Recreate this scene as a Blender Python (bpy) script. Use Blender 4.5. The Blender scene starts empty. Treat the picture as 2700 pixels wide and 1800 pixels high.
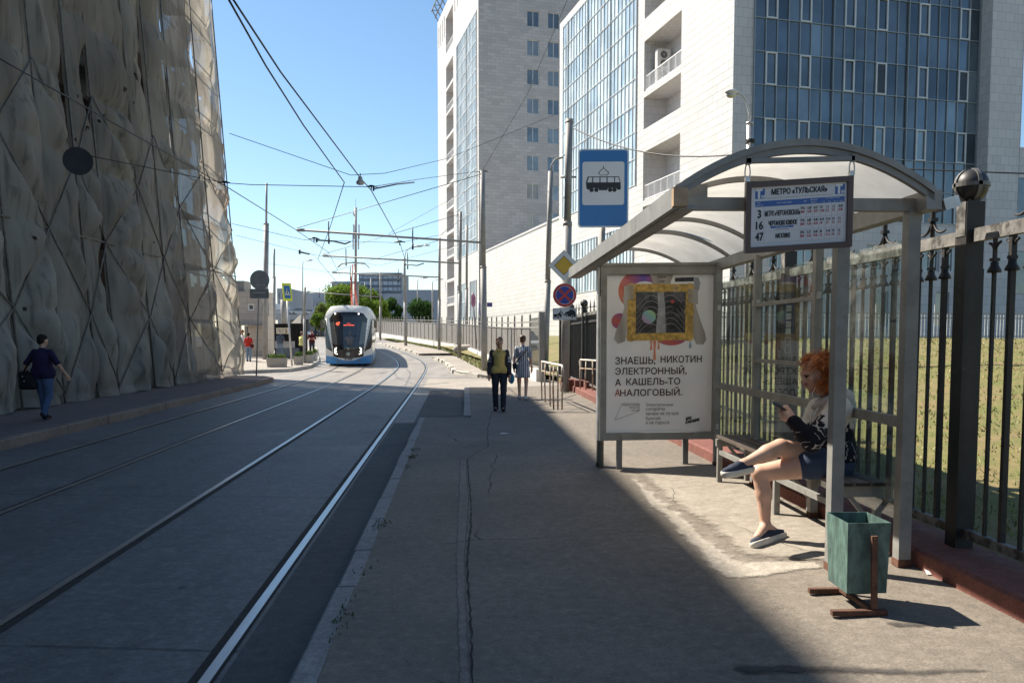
import bpy, bmesh, math, random
import numpy as np
from mathutils import Vector, Matrix, noise as mnoise
from mathutils.geometry import delaunay_2d_cdt
random.seed(7); np.random.seed(7)
C = bpy.context.scene.collection
SC = bpy.context.scene
rad = math.radians

# ------------------------------------------------------------------ camera
F, CU, CV, EYE = 2150.0, 1350.0, 1030.0, 1.65
PITCH = math.atan(140.0 / F)
cam_d = bpy.data.cameras.new("camera"); cam = bpy.data.objects.new("camera", cam_d); C.objects.link(cam)
cam_d.sensor_width = 36.0; cam_d.lens = F / 2700.0 * 36.0
cam_d.shift_y = (CV - 900.0) / 2700.0
cam_d.clip_start = 0.05; cam_d.clip_end = 3000
cam.location = (0, 0, EYE); cam.rotation_euler = (math.pi / 2 - PITCH, 0, 0)
SC.camera = cam

# ------------------------------------------------------------------ sky, sun, exposure
SUN_EL = 47.0
SHX, SHY = 0.81, -0.585                      # ground direction in which shadows fall
w = bpy.data.worlds.new("World"); SC.world = w; w.use_nodes = True
wn = w.node_tree; bg = wn.nodes["Background"]
sky = wn.nodes.new("ShaderNodeTexSky"); sky.sky_type = 'NISHITA'; sky.sun_disc = False
sky.sun_elevation = rad(SUN_EL); sky.sun_rotation = math.atan2(-SHX, -SHY)
sky.air_density = 1.0; sky.dust_density = 0.2; sky.ozone_density = 2.0; sky.altitude = 150
hs = wn.nodes.new('ShaderNodeHueSaturation'); hs.inputs['Saturation'].default_value = 1.08; hs.inputs['Hue'].default_value = .495
wn.links.new(sky.outputs[0], hs.inputs['Color']); wn.links.new(hs.outputs[0], bg.inputs[0]); bg.inputs[1].default_value = 0.076
sun_d = bpy.data.lights.new("sun", 'SUN'); sun_d.energy = 5.0; sun_d.angle = rad(0.55); sun_d.color = (1.0, 0.915, 0.79)
sun = bpy.data.objects.new("sun", sun_d); C.objects.link(sun)
_l = math.hypot(SHX, SHY); ce = math.cos(rad(SUN_EL))
SUNDIR = Vector((SHX / _l * ce, SHY / _l * ce, -math.sin(rad(SUN_EL))))
sun.rotation_euler = SUNDIR.to_track_quat('-Z', 'Y').to_euler(); sun.location = (-30, 30, 40)
SC.view_settings.view_transform = 'Standard'; SC.view_settings.look = 'None'
SC.view_settings.exposure = 1.1; SC.view_settings.gamma = 1.0
try: SC.cycles.max_bounces = 8; SC.cycles.transparent_max_bounces = 16; SC.cycles.use_denoising = True
except Exception: pass

# ------------------------------------------------------------------ where things are
def W(u, v, Y):
    """the world point at depth Y that the photograph shows at (u, v) (2700 x 1800)"""
    a = (u - CU) / F; b = -(v - CV) / F
    dy = math.cos(PITCH) + b * math.sin(PITCH); dz = -math.sin(PITCH) + b * math.cos(PITCH)
    s = Y / dy
    return Vector((a * s, Y, EYE + dz * s))
def ramp(d):
    if d < 28: return 0.0
    if d < 44: return 0.00078 * (d - 28) ** 2
    return 0.2 + 0.025 * (min(d, 112) - 44)
def z_road(x, d): return -0.12 + ramp(d)
def z_pave(x, d): return max(0.0, min(0.13, 0.05 * x)) + ramp(d)
def z_left(x, d): return 0.05 + ramp(d)
def G(u, v, zf=z_pave, lo=2.0, hi=260.0):
    """the ground point seen at (u, v)"""
    f = lambda Y: (lambda p: p.z - zf(p.x, p.y))(W(u, v, Y))
    if f(hi) > 0: return W(u, v, hi)
    for _ in range(60):
        m = (lo + hi) / 2
        if f(m) > 0: lo = m
        else: hi = m
    return W(u, v, lo)

# ------------------------------------------------------------------ mesh helpers
LOC = {}
def tag(o, label=None, cat=None, group=None, kind=None):
    if label: o['label'] = label
    if cat: o['category'] = cat
    if group: o['group'] = group
    if kind: o['kind'] = kind
    return o
def thing(name, label, cat, loc, group=None):
    o = bpy.data.objects.new(name, None); C.objects.link(o); o.location = loc; o.empty_display_size = 0.2
    LOC[o.name] = Vector(loc); return tag(o, label, cat, group)
def dup(root, loc, label=None, group=None, rotz=None):
    r = root.copy(); C.objects.link(r); r.location = loc; LOC[r.name] = Vector(loc)
    if rotz is not None: r.rotation_euler = (0, 0, rotz)
    if label: r['label'] = label
    if group: r['group'] = group
    for ch in list(root.children):
        c = ch.copy(); C.objects.link(c); c.parent = r
        for g in list(ch.children):
            d = g.copy(); C.objects.link(d); d.parent = c
    return r

class MB:
    def __init__(s): s.v = []; s.f = []; s.m = []; s.sm = []
    def add(s, vs, fs, mi=0, smooth=False):
        o = len(s.v); s.v.extend([tuple(p) for p in vs])
        for f in fs: s.f.append(tuple(i + o for i in f)); s.m.append(mi); s.sm.append(smooth)
        return s
    def quad(s, a, b, c, d, mi=0): return s.add([a, b, c, d], [(0, 1, 2, 3)], mi)
    def box(s, c, size, M=None, mi=0):
        x, y, z = size[0] / 2, size[1] / 2, size[2] / 2
        vs = [Vector((i, j, k)) for k in (-z, z) for j in (-y, y) for i in (-x, x)]
        if M is not None: vs = [M @ p for p in vs]
        c = Vector(c); vs = [p + c for p in vs]
        return s.add(vs, [(0, 2, 3, 1), (4, 5, 7, 6), (0, 1, 5, 4), (2, 6, 7, 3), (0, 4, 6, 2), (1, 3, 7, 5)], mi)
    def bar(s, a, b, wd, h=None, mi=0, up=(0, 0, 1)):
        """box beam from a to b, wd wide, h tall"""
        h = h or wd; a = Vector(a); b = Vector(b); t = (b - a); L = t.length; t.normalize()
        u = Vector(up)
        if abs(t.dot(u)) > .98: u = Vector((0, 1, 0)) if abs(t.y) < .9 else Vector((1, 0, 0))
        r = t.cross(u).normalized(); u = r.cross(t).normalized()
        vs = [p + r * i * wd / 2 + u * j * h / 2 for p in (a, b) for i, j in ((-1, -1), (1, -1), (1, 1), (-1, 1))]
        return s.add(vs, [(0, 1, 2, 3), (7, 6, 5, 4), (0, 4, 5, 1), (1, 5, 6, 2), (2, 6, 7, 3), (3, 7, 4, 0)], mi)
    def tube(s, pts, r, seg=8, mi=0, cap=True, smooth=True):
        pts = [Vector(p) for p in pts]; n = len(pts); rr = r if isinstance(r, (list, tuple)) else [r] * n
        base = len(s.v); prev = None
        for i, p in enumerate(pts):
            t = (pts[min(i + 1, n - 1)] - pts[max(i - 1, 0)])
            if t.length < 1e-9: t = Vector((0, 0, 1))
            t.normalize()
            if prev is None:
                u = Vector((0, 0, 1)) if abs(t.z) < .9 else Vector((1, 0, 0)); prev = t.cross(u).normalized()
            else:
                prev = (prev - t * prev.dot(t))
                prev = prev.normalized() if prev.length > 1e-6 else t.orthogonal().normalized()
            q = t.cross(prev)
            for k in range(seg):
                a = 2 * math.pi * k / seg; s.v.append(tuple(p + (prev * math.cos(a) + q * math.sin(a)) * rr[i]))
        for i in range(n - 1):
            for k in range(seg):
                a = base + i * seg + k; b = base + i * seg + (k + 1) % seg
                s.f.append((a, b, b + seg, a + seg)); s.m.append(mi); s.sm.append(smooth)
        if cap:
            s.f.append(tuple(base + k for k in reversed(range(seg)))); s.m.append(mi); s.sm.append(False)
            s.f.append(tuple(base + (n - 1) * seg + k for k in range(seg))); s.m.append(mi); s.sm.append(False)
        return s
    def lathe(s, c, prof, seg=16, mi=0, M=None, smooth=True):
        c = Vector(c); base = len(s.v); n = len(prof)
        for r, z in prof:
            for k in range(seg):
                a = 2 * math.pi * k / seg; p = Vector((r * math.cos(a), r * math.sin(a), z))
                if M is not None: p = M @ p
                s.v.append(tuple(p + c))
        for i in range(n - 1):
            for k in range(seg):
                a = base + i * seg + k; b = base + i * seg + (k + 1) % seg
                s.f.append((a, b, b + seg, a + seg)); s.m.append(mi); s.sm.append(smooth)
        s.f.append(tuple(base + k for k in reversed(range(seg)))); s.m.append(mi); s.sm.append(False)
        s.f.append(tuple(base + (n - 1) * seg + k for k in range(seg))); s.m.append(mi); s.sm.append(False)
        return s
    def ball(s, c, r, seg=12, rings=8, mi=0, M=None):
        rx = r if isinstance(r, (list, tuple)) else (r, r, r)
        vs = []; fs = []
        for i in range(rings + 1):
            t = math.pi * i / rings
            for k in range(seg):
                a = 2 * math.pi * k / seg
                p = Vector((rx[0] * math.sin(t) * math.cos(a), rx[1] * math.sin(t) * math.sin(a), rx[2] * math.cos(t)))
                vs.append((M @ p if M is not None else p) + Vector(c))
        for i in range(rings):
            for k in range(seg):
                a = i * seg + k; b = i * seg + (k + 1) % seg; fs.append((a, a + seg, b + seg, b))
        return s.add(vs, fs, mi, True)
    def prism(s, poly, o, ux, uy, depth, mi=0, side=None):
        """flat outline poly [(a,b)..] at o + a*ux + b*uy, extruded by depth along ux x uy (towards +)"""
        o = Vector(o); ux = Vector(ux); uy = Vector(uy); n = ux.cross(uy).normalized() * depth
        k = len(poly); A = [o + ux * a + uy * b for a, b in poly]; B = [p + n for p in A]
        fs = [tuple(reversed(range(k))), tuple(range(k, 2 * k))] + [(i, (i + 1) % k, k + (i + 1) % k, k + i) for i in range(k)]
        b0 = len(s.f); s.add(A + B, fs, mi)
        if side is not None:
            for i in range(b0 + 2, len(s.f)): s.m[i] = side
            s.m[b0] = side
        return s
    def build(s, name, mats, parent=None, loc=None, smooth=None, smooth_angle=None):
        me = bpy.data.meshes.new(name); V = np.array(s.v, dtype=float).reshape(-1, 3)
        if parent is not None: off = LOC[parent.name]
        elif loc is not None: off = Vector(loc)
        else: off = Vector((0, 0, 0))
        me.from_pydata((V - np.array(off)).tolist(), [], s.f)
        mats = mats if isinstance(mats, (list, tuple)) else [mats]
        for m in mats: me.materials.append(m)
        me.polygons.foreach_set('material_index', s.m)
        me.polygons.foreach_set('use_smooth', [smooth] * len(s.f) if smooth is not None else s.sm)
        # metre-scaled UVs: along the face and up it
        uvl = me.uv_layers.new(name="uv")
        if len(s.f) < 60000:
            uv = np.zeros((len(me.loops), 2)); co = np.array(s.v, dtype=float).reshape(-1, 3)
            for p in me.polygons:
                n = p.normal; li = p.loop_start; idx = [me.loops[li + k].vertex_index for k in range(p.loop_total)]
                P = co[idx]
                if abs(n.z) > .7: uv[li:li + len(idx)] = P[:, :2]
                else:
                    t = np.array((-n.y, n.x)); t = t / (np.linalg.norm(t) + 1e-9)
                    uv[li:li + len(idx), 0] = P[:, :2] @ t; uv[li:li + len(idx), 1] = P[:, 2]
            uvl.data.foreach_set('uv', uv.ravel())
        me.update()
        o = bpy.data.objects.new(name, me); C.objects.link(o)
        if parent is not None: o.parent = parent; LOC[o.name] = LOC[parent.name]
        else: o.location = off; LOC[o.name] = Vector(off)
        return o
    def solo(s, name, mats, label, cat, group=None, **k):
        """a thing that is one mesh; its origin sits at its base"""
        V = np.array(s.v); c = V.mean(axis=0); o = s.build(name, mats, loc=(c[0], c[1], V[:, 2].min()), **k)
        return tag(o, label, cat, group)
    def struct(s, name, mats, kind='structure', **k):
        o = s.build(name, mats, **k); o['kind'] = kind; return o

_txt = {}
def text_geo(st):
    if st in _txt: return _txt[st]
    cu = bpy.data.curves.new("lettering", 'FONT'); cu.body = st; cu.resolution_u = 4; cu.fill_mode = 'NONE'
    o = bpy.data.objects.new("lettering", cu); C.objects.link(o)
    dg = bpy.context.evaluated_depsgraph_get(); dg.update()
    me = bpy.data.meshes.new_from_object(o.evaluated_get(dg))
    co = [Vector(v.co[:2]) for v in me.vertices]; ed_ = [tuple(sorted(e.vertices)) if abs(e.vertices[0] - e.vertices[1]) == 1 else tuple(sorted(e.vertices, reverse=True)) for e in me.edges]
    bpy.data.objects.remove(o); bpy.data.curves.remove(cu); bpy.data.meshes.remove(me)
    # letters are filled one by one: split the outlines into islands that overlap in x
    par = list(range(len(co)))
    def root(i):
        while par[i] != i: par[i] = par[par[i]]; i = par[i]
        return i
    for a, b in ed_: par[root(a)] = root(b)
    loops = {}
    for i in range(len(co)): loops.setdefault(root(i), []).append(i)
    spans = sorted((min(co[i].x for i in l), max(co[i].x for i in l), r) for r, l in loops.items())
    groups = []
    for a, b, r in spans:
        if groups and a < groups[-1][0] - 1e-4: groups[-1][0] = max(groups[-1][0], b); groups[-1][1].append(r)
        else: groups.append([b, [r]])
    vs = []; fs = []
    for _, rs_ in groups:
        S_ = set(rs_); idx = [i for i in range(len(co)) if root(i) in S_]; mp = {i: k for k, i in enumerate(idx)}
        E = [(mp[a], mp[b]) for a, b in ed_ if a in mp]
        r = delaunay_2d_cdt([co[i] for i in idx], E, [], 0, 1e-6); V2, T2 = r[0], r[2]
        # even-odd test of each triangle against the outlines
        A = np.array([co[a][:] for a, b in ed_ if a in mp]); B = np.array([co[b][:] for a, b in ed_ if a in mp]); o0 = len(vs); vs += [tuple(v) for v in V2]
        for t in T2:
            c = sum((V2[i] for i in t), Vector((0, 0))) / 3; m = (A[:, 1] > c.y) != (B[:, 1] > c.y)
            xs = A[m, 0] + (c.y - A[m, 1]) * (B[m, 0] - A[m, 0]) / (B[m, 1] - A[m, 1])
            w_ = np.where(B[m, 1] > A[m, 1], 1, -1)[xs > c.x].sum()
            if w_ != 0: fs.append(tuple(o0 + i for i in t))
    vs = np.array(vs) if vs else np.zeros((0, 2)); _txt[st] = (vs, fs); return vs, fs
def put_text(mb, st, o, ux, uy, box, mi=0, bold=0.0, keep=False):
    """fit the lettering into box (a0, b0, a1, b1) of the plane o + a*ux + b*uy"""
    vs, fs = text_geo(st)
    if not len(vs): return
    lo = vs.min(0); hi = vs.max(0); a0, b0, a1, b1 = box
    sx = (a1 - a0) / max(hi[0] - lo[0], 1e-6); sy = (b1 - b0) / max(hi[1] - lo[1], 1e-6)
    if keep: sx = min(sx, sy)
    o = Vector(o); ux = Vector(ux); uy = Vector(uy); n = ux.cross(uy).normalized()
    offs = [(0, 0)] if not bold else [(-bold, 0), (bold, 0), (0, bold), (0, -bold)]
    for k, (bx, by) in enumerate(offs):
        P = [o + ux * (a0 + bx + (p[0] - lo[0]) * sx) + uy * (b0 + by + (p[1] - lo[1]) * sy) + n * 0.00025 * k for p in vs]
        mb.add(P, fs, mi)
def rrect(w, h, r, n=5):
    out = []
    for cx, cy, a0 in ((w / 2 - r, h / 2 - r, 0), (-w / 2 + r, h / 2 - r, 90), (-w / 2 + r, -h / 2 + r, 180), (w / 2 - r, -h / 2 + r, 270)):
        for k in range(n + 1):
            a = rad(a0 + 90 * k / n); out.append((cx + r * math.cos(a), cy + r * math.sin(a)))
    return out
def disc(r, n=32, cx=0, cy=0): return [(cx + r * math.cos(2 * math.pi * k / n), cy + r * math.sin(2 * math.pi * k / n)) for k in range(n)]
def sag(a, b, s, n=14):
    a = Vector(a); b = Vector(b)
    return [a.lerp(b, k / n) - Vector((0, 0, s * 4 * (k / n) * (1 - k / n))) for k in range(n + 1)]

# ------------------------------------------------------------------ materials
def nd(nt, t, ins=None, **attrs):
    n = nt.nodes.new(t)
    for k, v in attrs.items(): setattr(n, k, v)
    for k, v in (ins or {}).items():
        if isinstance(v, bpy.types.NodeSocket): nt.links.new(v, n.inputs[k])
        else: n.inputs[k].default_value = v
    return n
def c4(c): return (c[0], c[1], c[2], 1.0)
def mixc(nt, f, a, b, mode='MIX'):
    n = nt.nodes.new('ShaderNodeMix'); n.data_type = 'RGBA'; n.blend_type = mode
    for sock, v in ((n.inputs[0], f), (n.inputs[6], a), (n.inputs[7], b)):
        if isinstance(v, bpy.types.NodeSocket): nt.links.new(v, sock)
        else: sock.default_value = v if not isinstance(v, tuple) or len(v) == 4 else c4(v)
    return n.outputs[2]
def math_(nt, op, a, b=None, c=None, clamp=False):
    n = nt.nodes.new('ShaderNodeMath'); n.operation = op; n.use_clamp = clamp
    for i, v in enumerate((a, b, c)):
        if v is None: continue
        if isinstance(v, bpy.types.NodeSocket): nt.links.new(v, n.inputs[i])
        else: n.inputs[i].default_value = v
    return n.outputs[0]
def step(nt, x, a, b):
    n = nt.nodes.new('ShaderNodeMapRange'); n.inputs[1].default_value = a; n.inputs[2].default_value = b
    n.interpolation_type = 'SMOOTHSTEP'; nt.links.new(x, n.inputs[0]); return n.outputs[0]
def noise_(nt, vec, scale, detail=4, rough=.55, dist=0):
    return nd(nt, 'ShaderNodeTexNoise', {'Vector': vec, 'Scale': scale, 'Detail': detail, 'Roughness': rough, 'Distortion': dist}).outputs[0]
def base(name):
    m = bpy.data.materials.new(name); m.use_nodes = True; nt = m.node_tree
    return m, nt, nt.nodes['Principled BSDF']
def coords(nt, kind='obj'):
    tc = nt.nodes.new('ShaderNodeTexCoord'); return tc.outputs['UV' if kind == 'uv' else 'Object']
def bump_(nt, b, h, strength, dist=.01):
    n = nd(nt, 'ShaderNodeBump', {'Height': h, 'Strength': strength, 'Distance': dist}); nt.links.new(n.outputs[0], b.inputs['Normal'])
def mat(name, col, rough=.6, metal=0., var=.18, vs=2.5, bump=.0, bs=60., col2=None, t2=(.55, .65), s2=3., spec=.5, coat=0., emit=None, es=1., stretch=None):
    m, nt, b = base(name); v = coords(nt)
    if stretch: v = nd(nt, 'ShaderNodeMapping', {'Vector': v, 'Scale': stretch}).outputs[0]
    n1 = noise_(nt, v, vs, 6, .6)
    lo = tuple(max(0, c * (1 - var)) for c in col); hi = tuple(min(1, c * (1 + var)) for c in col)
    out = mixc(nt, step(nt, n1, .3, .7), lo, hi)
    if col2:
        n2 = noise_(nt, v, s2, 8, .65); out = mixc(nt, step(nt, n2, *t2), out, col2)
    nt.links.new(out, b.inputs['Base Color'])
    b.inputs['Roughness'].default_value = rough; b.inputs['Metallic'].default_value = metal
    b.inputs['Specular IOR Level'].default_value = spec; b.inputs['Coat Weight'].default_value = coat
    if bump: bump_(nt, b, noise_(nt, v, bs, 5), bump)
    if emit: b.inputs['Emission Color'].default_value = c4(emit); b.inputs['Emission Strength'].default_value = es
    return m
def tile(name, c1, c2, mortar, bw, bh, ms=.012, rough=.5, bump=.3, dirt=.25, off=.5):
    m, nt, b = base(name); uv = coords(nt, 'uv')
    br = nd(nt, 'ShaderNodeTexBrick', {'Vector': uv, 'Color1': c4(c1), 'Color2': c4(c2), 'Mortar': c4(mortar), 'Scale': 1.0,
            'Mortar Size': ms, 'Mortar Smooth': .1, 'Bias': 0., 'Brick Width': bw, 'Row Height': bh}, offset=off)
    n = noise_(nt, coords(nt), .35, 6, .65); dark = tuple(c * (1 - dirt) for c in c1)
    out = mixc(nt, step(nt, n, .35, .75), br.outputs[0], mixc(nt, .6, br.outputs[0], dark))
    nt.links.new(out, b.inputs['Base Color']); b.inputs['Roughness'].default_value = rough
    bump_(nt, b, math_(nt, 'SUBTRACT', 1.0, br.outputs[1]), bump, .01)
    return m
def glass_mirror(name, col, rough=.06, metal=.55, wob=.02):
    m, nt, b = base(name); v = coords(nt)
    nt.links.new(mixc(nt, step(nt, noise_(nt, v, .5, 3), .3, .7), tuple(c * .8 for c in col), tuple(min(1, c * 1.15) for c in col)), b.inputs['Base Color'])
    b.inputs['Roughness'].default_value = rough; b.inputs['Metallic'].default_value = metal
    if wob: bump_(nt, b, noise_(nt, v, .7, 2), wob, .2)
    return m
def clear_glass(name, tint=(.86, .92, .9), refl=.12, smear_=.16):
    m = bpy.data.materials.new(name); m.use_nodes = True; nt = m.node_tree; nt.nodes.remove(nt.nodes['Principled BSDF'])
    out = nt.nodes['Material Output']
    fr = nd(nt, 'ShaderNodeFresnel', {'IOR': 1.5}).outputs[0]
    tr = nd(nt, 'ShaderNodeBsdfTransparent', {'Color': c4(tint)}); gl = nd(nt, 'ShaderNodeBsdfGlossy', {'Roughness': .03, 'Color': (1, 1, 1, 1)})
    df = nd(nt, 'ShaderNodeBsdfDiffuse', {'Color': (.6, .62, .58, 1)})
    v = coords(nt); smear = step(nt, noise_(nt, nd(nt, 'ShaderNodeMapping', {'Vector': v, 'Scale': (2, 2, .6)}).outputs[0], 2.2, 7, .7), .42, .8)
    m1 = nd(nt, 'ShaderNodeMixShader', {0: math_(nt, 'MULTIPLY', smear, smear_), 1: tr.outputs[0], 2: df.outputs[0]})
    m2 = nd(nt, 'ShaderNodeMixShader', {0: math_(nt, 'MULTIPLY', fr, refl * 8, clamp=True), 1: m1.outputs[0], 2: gl.outputs[0]})
    nt.links.new(m2.outputs[0], out.inputs[0]); return m
def sheet_translucent(name, col, trans=.5, clear=.0, vs=3., var=.15):
    m = bpy.data.materials.new(name); m.use_nodes = True; nt = m.node_tree; nt.nodes.remove(nt.nodes['Principled BSDF'])
    out = nt.nodes['Material Output']; v = coords(nt)
    cc = mixc(nt, step(nt, noise_(nt, v, vs, 7, .65), .3, .7), tuple(c * (1 - var) for c in col), tuple(min(1, c * (1 + var)) for c in col))
    df = nd(nt, 'ShaderNodeBsdfDiffuse', {'Color': cc}); tl = nd(nt, 'ShaderNodeBsdfTranslucent', {'Color': cc})
    m1 = nd(nt, 'ShaderNodeMixShader', {0: trans, 1: df.outputs[0], 2: tl.outputs[0]})
    if clear:
        tr = nd(nt, 'ShaderNodeBsdfTransparent', {})
        m2 = nd(nt, 'ShaderNodeMixShader', {0: clear, 1: m1.outputs[0], 2: tr.outputs[0]}); nt.links.new(m2.outputs[0], out.inputs[0])
    else: nt.links.new(m1.outputs[0], out.inputs[0])
    return m
# ------------------------------------------------------------------ shared materials
STEEL = mat('grey_paint', (.235, .235, .222), .5, 0, .16, 5, .06, 80, col2=(.13, .105, .085), t2=(.6, .74), s2=7)
STEEL_D = mat('dark_grey_paint', (.2, .2, .195), .5, 0, .15, 4)
POLE = mat('pole_paint', (.27, .262, .25), .6, .0, .18, 2, .06, 50, col2=(.15, .125, .11), t2=(.6, .75), s2=2)
GALV = mat('galvanised', (.5, .5, .5), .4, .6, .2, 6)
BLACK = mat('black_paint', (.018, .016, .015), .6, 0, .4, 5, .08, 60, col2=(.07, .05, .035), t2=(.6, .75), s2=6)
INK = mat('ink', (.012, .012, .014), .5, 0, 0)
WIRE = mat('wire', (.035, .037, .04), .5, .3, .1)
WHITE = mat('white_paint', (.8, .8, .79), .4, 0, .04)
RUST = mat('rust', (.115, .052, .032), .8, 0, .35, 8, .25, 90, col2=(.07, .03, .02), t2=(.5, .65), s2=9)
RUSTY_WHITE = mat('rusty_white', (.5, .42, .33), .6, 0, .15, 5, .15, 60, col2=(.24, .1, .04), t2=(.5, .6), s2=9)
RUBBER = mat('rubber', (.02, .02, .02), .8, 0, .1)

# ------------------------------------------------------------------ ground
def road_material():
    m, nt, b = base('concrete_road'); P = coords(nt); sx = nd(nt, 'ShaderNodeSeparateXYZ', {0: P})
    n1 = noise_(nt, P, .55, 8, .62); n2 = noise_(nt, P, 26, 6, .7); n3 = noise_(nt, nd(nt, 'ShaderNodeMapping', {'Vector': P, 'Scale': (1.6, .16, 1)}).outputs[0], 1.0, 6, .6)
    col = mixc(nt, step(nt, n1, .35, .68), (.092, .09, .088), (.142, .136, .13))
    col = mixc(nt, math_(nt, 'MULTIPLY', step(nt, n3, .45, .7), .5), col, (.07, .068, .067))
    # dusty tone paling with distance, the far road's sunlit brightness put into the colour
    dust_or_sunlit = math_(nt, 'MULTIPLY', step(nt, math_(nt, 'ADD', sx.outputs[1], math_(nt, 'MULTIPLY', math_(nt, 'SUBTRACT', n1, .5), 12)), 17, 29), .95)
    col = mixc(nt, dust_or_sunlit, col, mixc(nt, step(nt, n3, .35, .65), (.235, .215, .19), (.30, .275, .245)))
    col = mixc(nt, math_(nt, 'MULTIPLY', step(nt, n2, .3, .75), .4), col, (.05, .05, .05))
    # transverse slab joints, every 4.4 m
    wob = math_(nt, 'MULTIPLY', math_(nt, 'SUBTRACT', noise_(nt, P, 1.3, 4), .5), .05)
    fr = math_(nt, 'FRACT', math_(nt, 'DIVIDE', math_(nt, 'ADD', math_(nt, 'ADD', sx.outputs[1], wob), math_(nt, 'MULTIPLY', sx.outputs[0], .06)), 4.4))
    j = math_(nt, 'MULTIPLY', math_(nt, 'LESS_THAN', fr, .0085), math_(nt, 'LESS_THAN', sx.outputs[1], 30))
    vo = nd(nt, 'ShaderNodeTexVoronoi', {'Vector': nd(nt, 'ShaderNodeMapping', {'Vector': P, 'Scale': (1, .8, 1)}).outputs[0], 'Scale': 1.1, 'Randomness': 1.0})
    hole = math_(nt, 'LESS_THAN', math_(nt, 'ADD', vo.outputs[0], math_(nt, 'MULTIPLY', noise_(nt, P, 18, 3), .06)), .075)
    vc = nd(nt, 'ShaderNodeTexVoronoi', {'Vector': mixc(nt, .12, P, nd(nt, 'ShaderNodeTexNoise', {'Vector': P, 'Scale': 2.5, 'Detail': 5}).outputs[1]), 'Scale': .23}, feature='DISTANCE_TO_EDGE')
    crack = math_(nt, 'MULTIPLY', math_(nt, 'LESS_THAN', vc.outputs[0], .0022), .3)
    dk = math_(nt, 'MAXIMUM', math_(nt, 'MAXIMUM', j, hole), crack)
    col = mixc(nt, math_(nt, 'MULTIPLY', dk, .75), col, (.02, .02, .02))
    ag = noise_(nt, P, 11, 9, .8); col = mixc(nt, math_(nt, 'MULTIPLY', step(nt, ag, .5, .62), .4), col, (.045, .045, .047)); col = mixc(nt, math_(nt, 'MULTIPLY', step(nt, ag, .5, .38), .28), col, (.27, .26, .25))
    blot = noise_(nt, P, .9, 4, .5, 1.5); col = mixc(nt, math_(nt, 'MULTIPLY', step(nt, blot, .58, .68), .45), col, (.05, .049, .048))
    nt.links.new(col, b.inputs['Base Color'])
    nt.links.new(math_(nt, 'ADD', math_(nt, 'MULTIPLY', n1, .35), .42), b.inputs['Roughness']); b.inputs['Specular IOR Level'].default_value = .4
    bump_(nt, b, math_(nt, 'SUBTRACT', math_(nt, 'ADD', n2, math_(nt, 'MULTIPLY', noise_(nt, P, 5, 5), .8)), dk), .5, .012)
    return m
def asphalt(name, a, bcol, dust_or_sunlit=(.2, .17, .14), dusty=(.55, .75), rough=.85, crack=.0016, cs=.3, speck=.5):
    m, nt, b = base(name); P = coords(nt)
    n1 = noise_(nt, P, .7, 8, .62); n2 = noise_(nt, P, 70, 4, .7); n4 = noise_(nt, P, 1.9, 7, .65)
    col = mixc(nt, step(nt, n1, .35, .68), a, bcol)
    col = mixc(nt, math_(nt, 'MULTIPLY', step(nt, n4, *dusty), .6), col, dust_or_sunlit)
    col = mixc(nt, math_(nt, 'MULTIPLY', step(nt, n2, .35, .7), speck), col, tuple(c * .45 for c in a))
    ag = noise_(nt, P, 13, 9, .8); col = mixc(nt, math_(nt, 'MULTIPLY', step(nt, ag, .5, .63), .32), col, tuple(c * .4 for c in a)); col = mixc(nt, math_(nt, 'MULTIPLY', step(nt, ag, .5, .37), .25), col, tuple(min(1, c * 1.7) for c in bcol))
    sp = math_(nt, 'GREATER_THAN', noise_(nt, P, 120, 2), .72); col = mixc(nt, math_(nt, 'MULTIPLY', sp, .5), col, tuple(min(1, c * 2.2) for c in bcol))
    dk = None
    if crack:
        vc = nd(nt, 'ShaderNodeTexVoronoi', {'Vector': mixc(nt, .14, P, nd(nt, 'ShaderNodeTexNoise', {'Vector': P, 'Scale': 3, 'Detail': 6}).outputs[1]), 'Scale': cs}, feature='DISTANCE_TO_EDGE')
        dk = math_(nt, 'MULTIPLY', math_(nt, 'LESS_THAN', vc.outputs[0], crack), step(nt, n1, .42, .56)); col = mixc(nt, math_(nt, 'MULTIPLY', dk, .8), col, (.015, .014, .013))
    nt.links.new(col, b.inputs['Base Color']); b.inputs['Roughness'].default_value = rough; b.inputs['Specular IOR Level'].default_value = .35
    h = math_(nt, 'ADD', n2, math_(nt, 'MULTIPLY', n4, .8))
    if dk is not None: h = math_(nt, 'SUBTRACT', h, dk)
    bump_(nt, b, h, .45, .01)
    return m
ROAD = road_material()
PAVE = asphalt('worn_asphalt_pavement', (.165, .143, .117), (.218, .187, .152), (.255, .216, .17))
PAVE_L = asphalt('old_asphalt_pavement', (.105, .098, .092), (.14, .13, .12), (.15, .13, .115))
ASPH = asphalt('dark_asphalt', (.075, .075, .078), (.1, .1, .1), (.12, .115, .11), crack=0)
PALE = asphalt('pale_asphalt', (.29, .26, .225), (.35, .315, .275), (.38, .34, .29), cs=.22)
APRON = asphalt('worn_concrete', (.25, .22, .182), (.32, .285, .238), (.37, .33, .275), cs=.6, speck=.3)
APRON_E = asphalt('broken_screed', (.33, .295, .245), (.44, .395, .335), (.22, .185, .15), cs=1.5, speck=.6)
KERB = asphalt('kerb_granite', (.22, .212, .2), (.30, .285, .27), (.34, .32, .29), rough=.75, crack=0)
KERB_L = asphalt('kerb_brown_granite', (.17, .125, .098), (.24, .18, .14), (.14, .11, .09), rough=.75, crack=0)
KERB_W = asphalt('kerb_pale', (.42, .4, .35), (.55, .52, .46), (.3, .28, .24), crack=0)
RED_K = asphalt('red_painted_kerb', (.19, .075, .06), (.26, .105, .082), (.27, .19, .155), crack=.003, cs=1.2)
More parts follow.
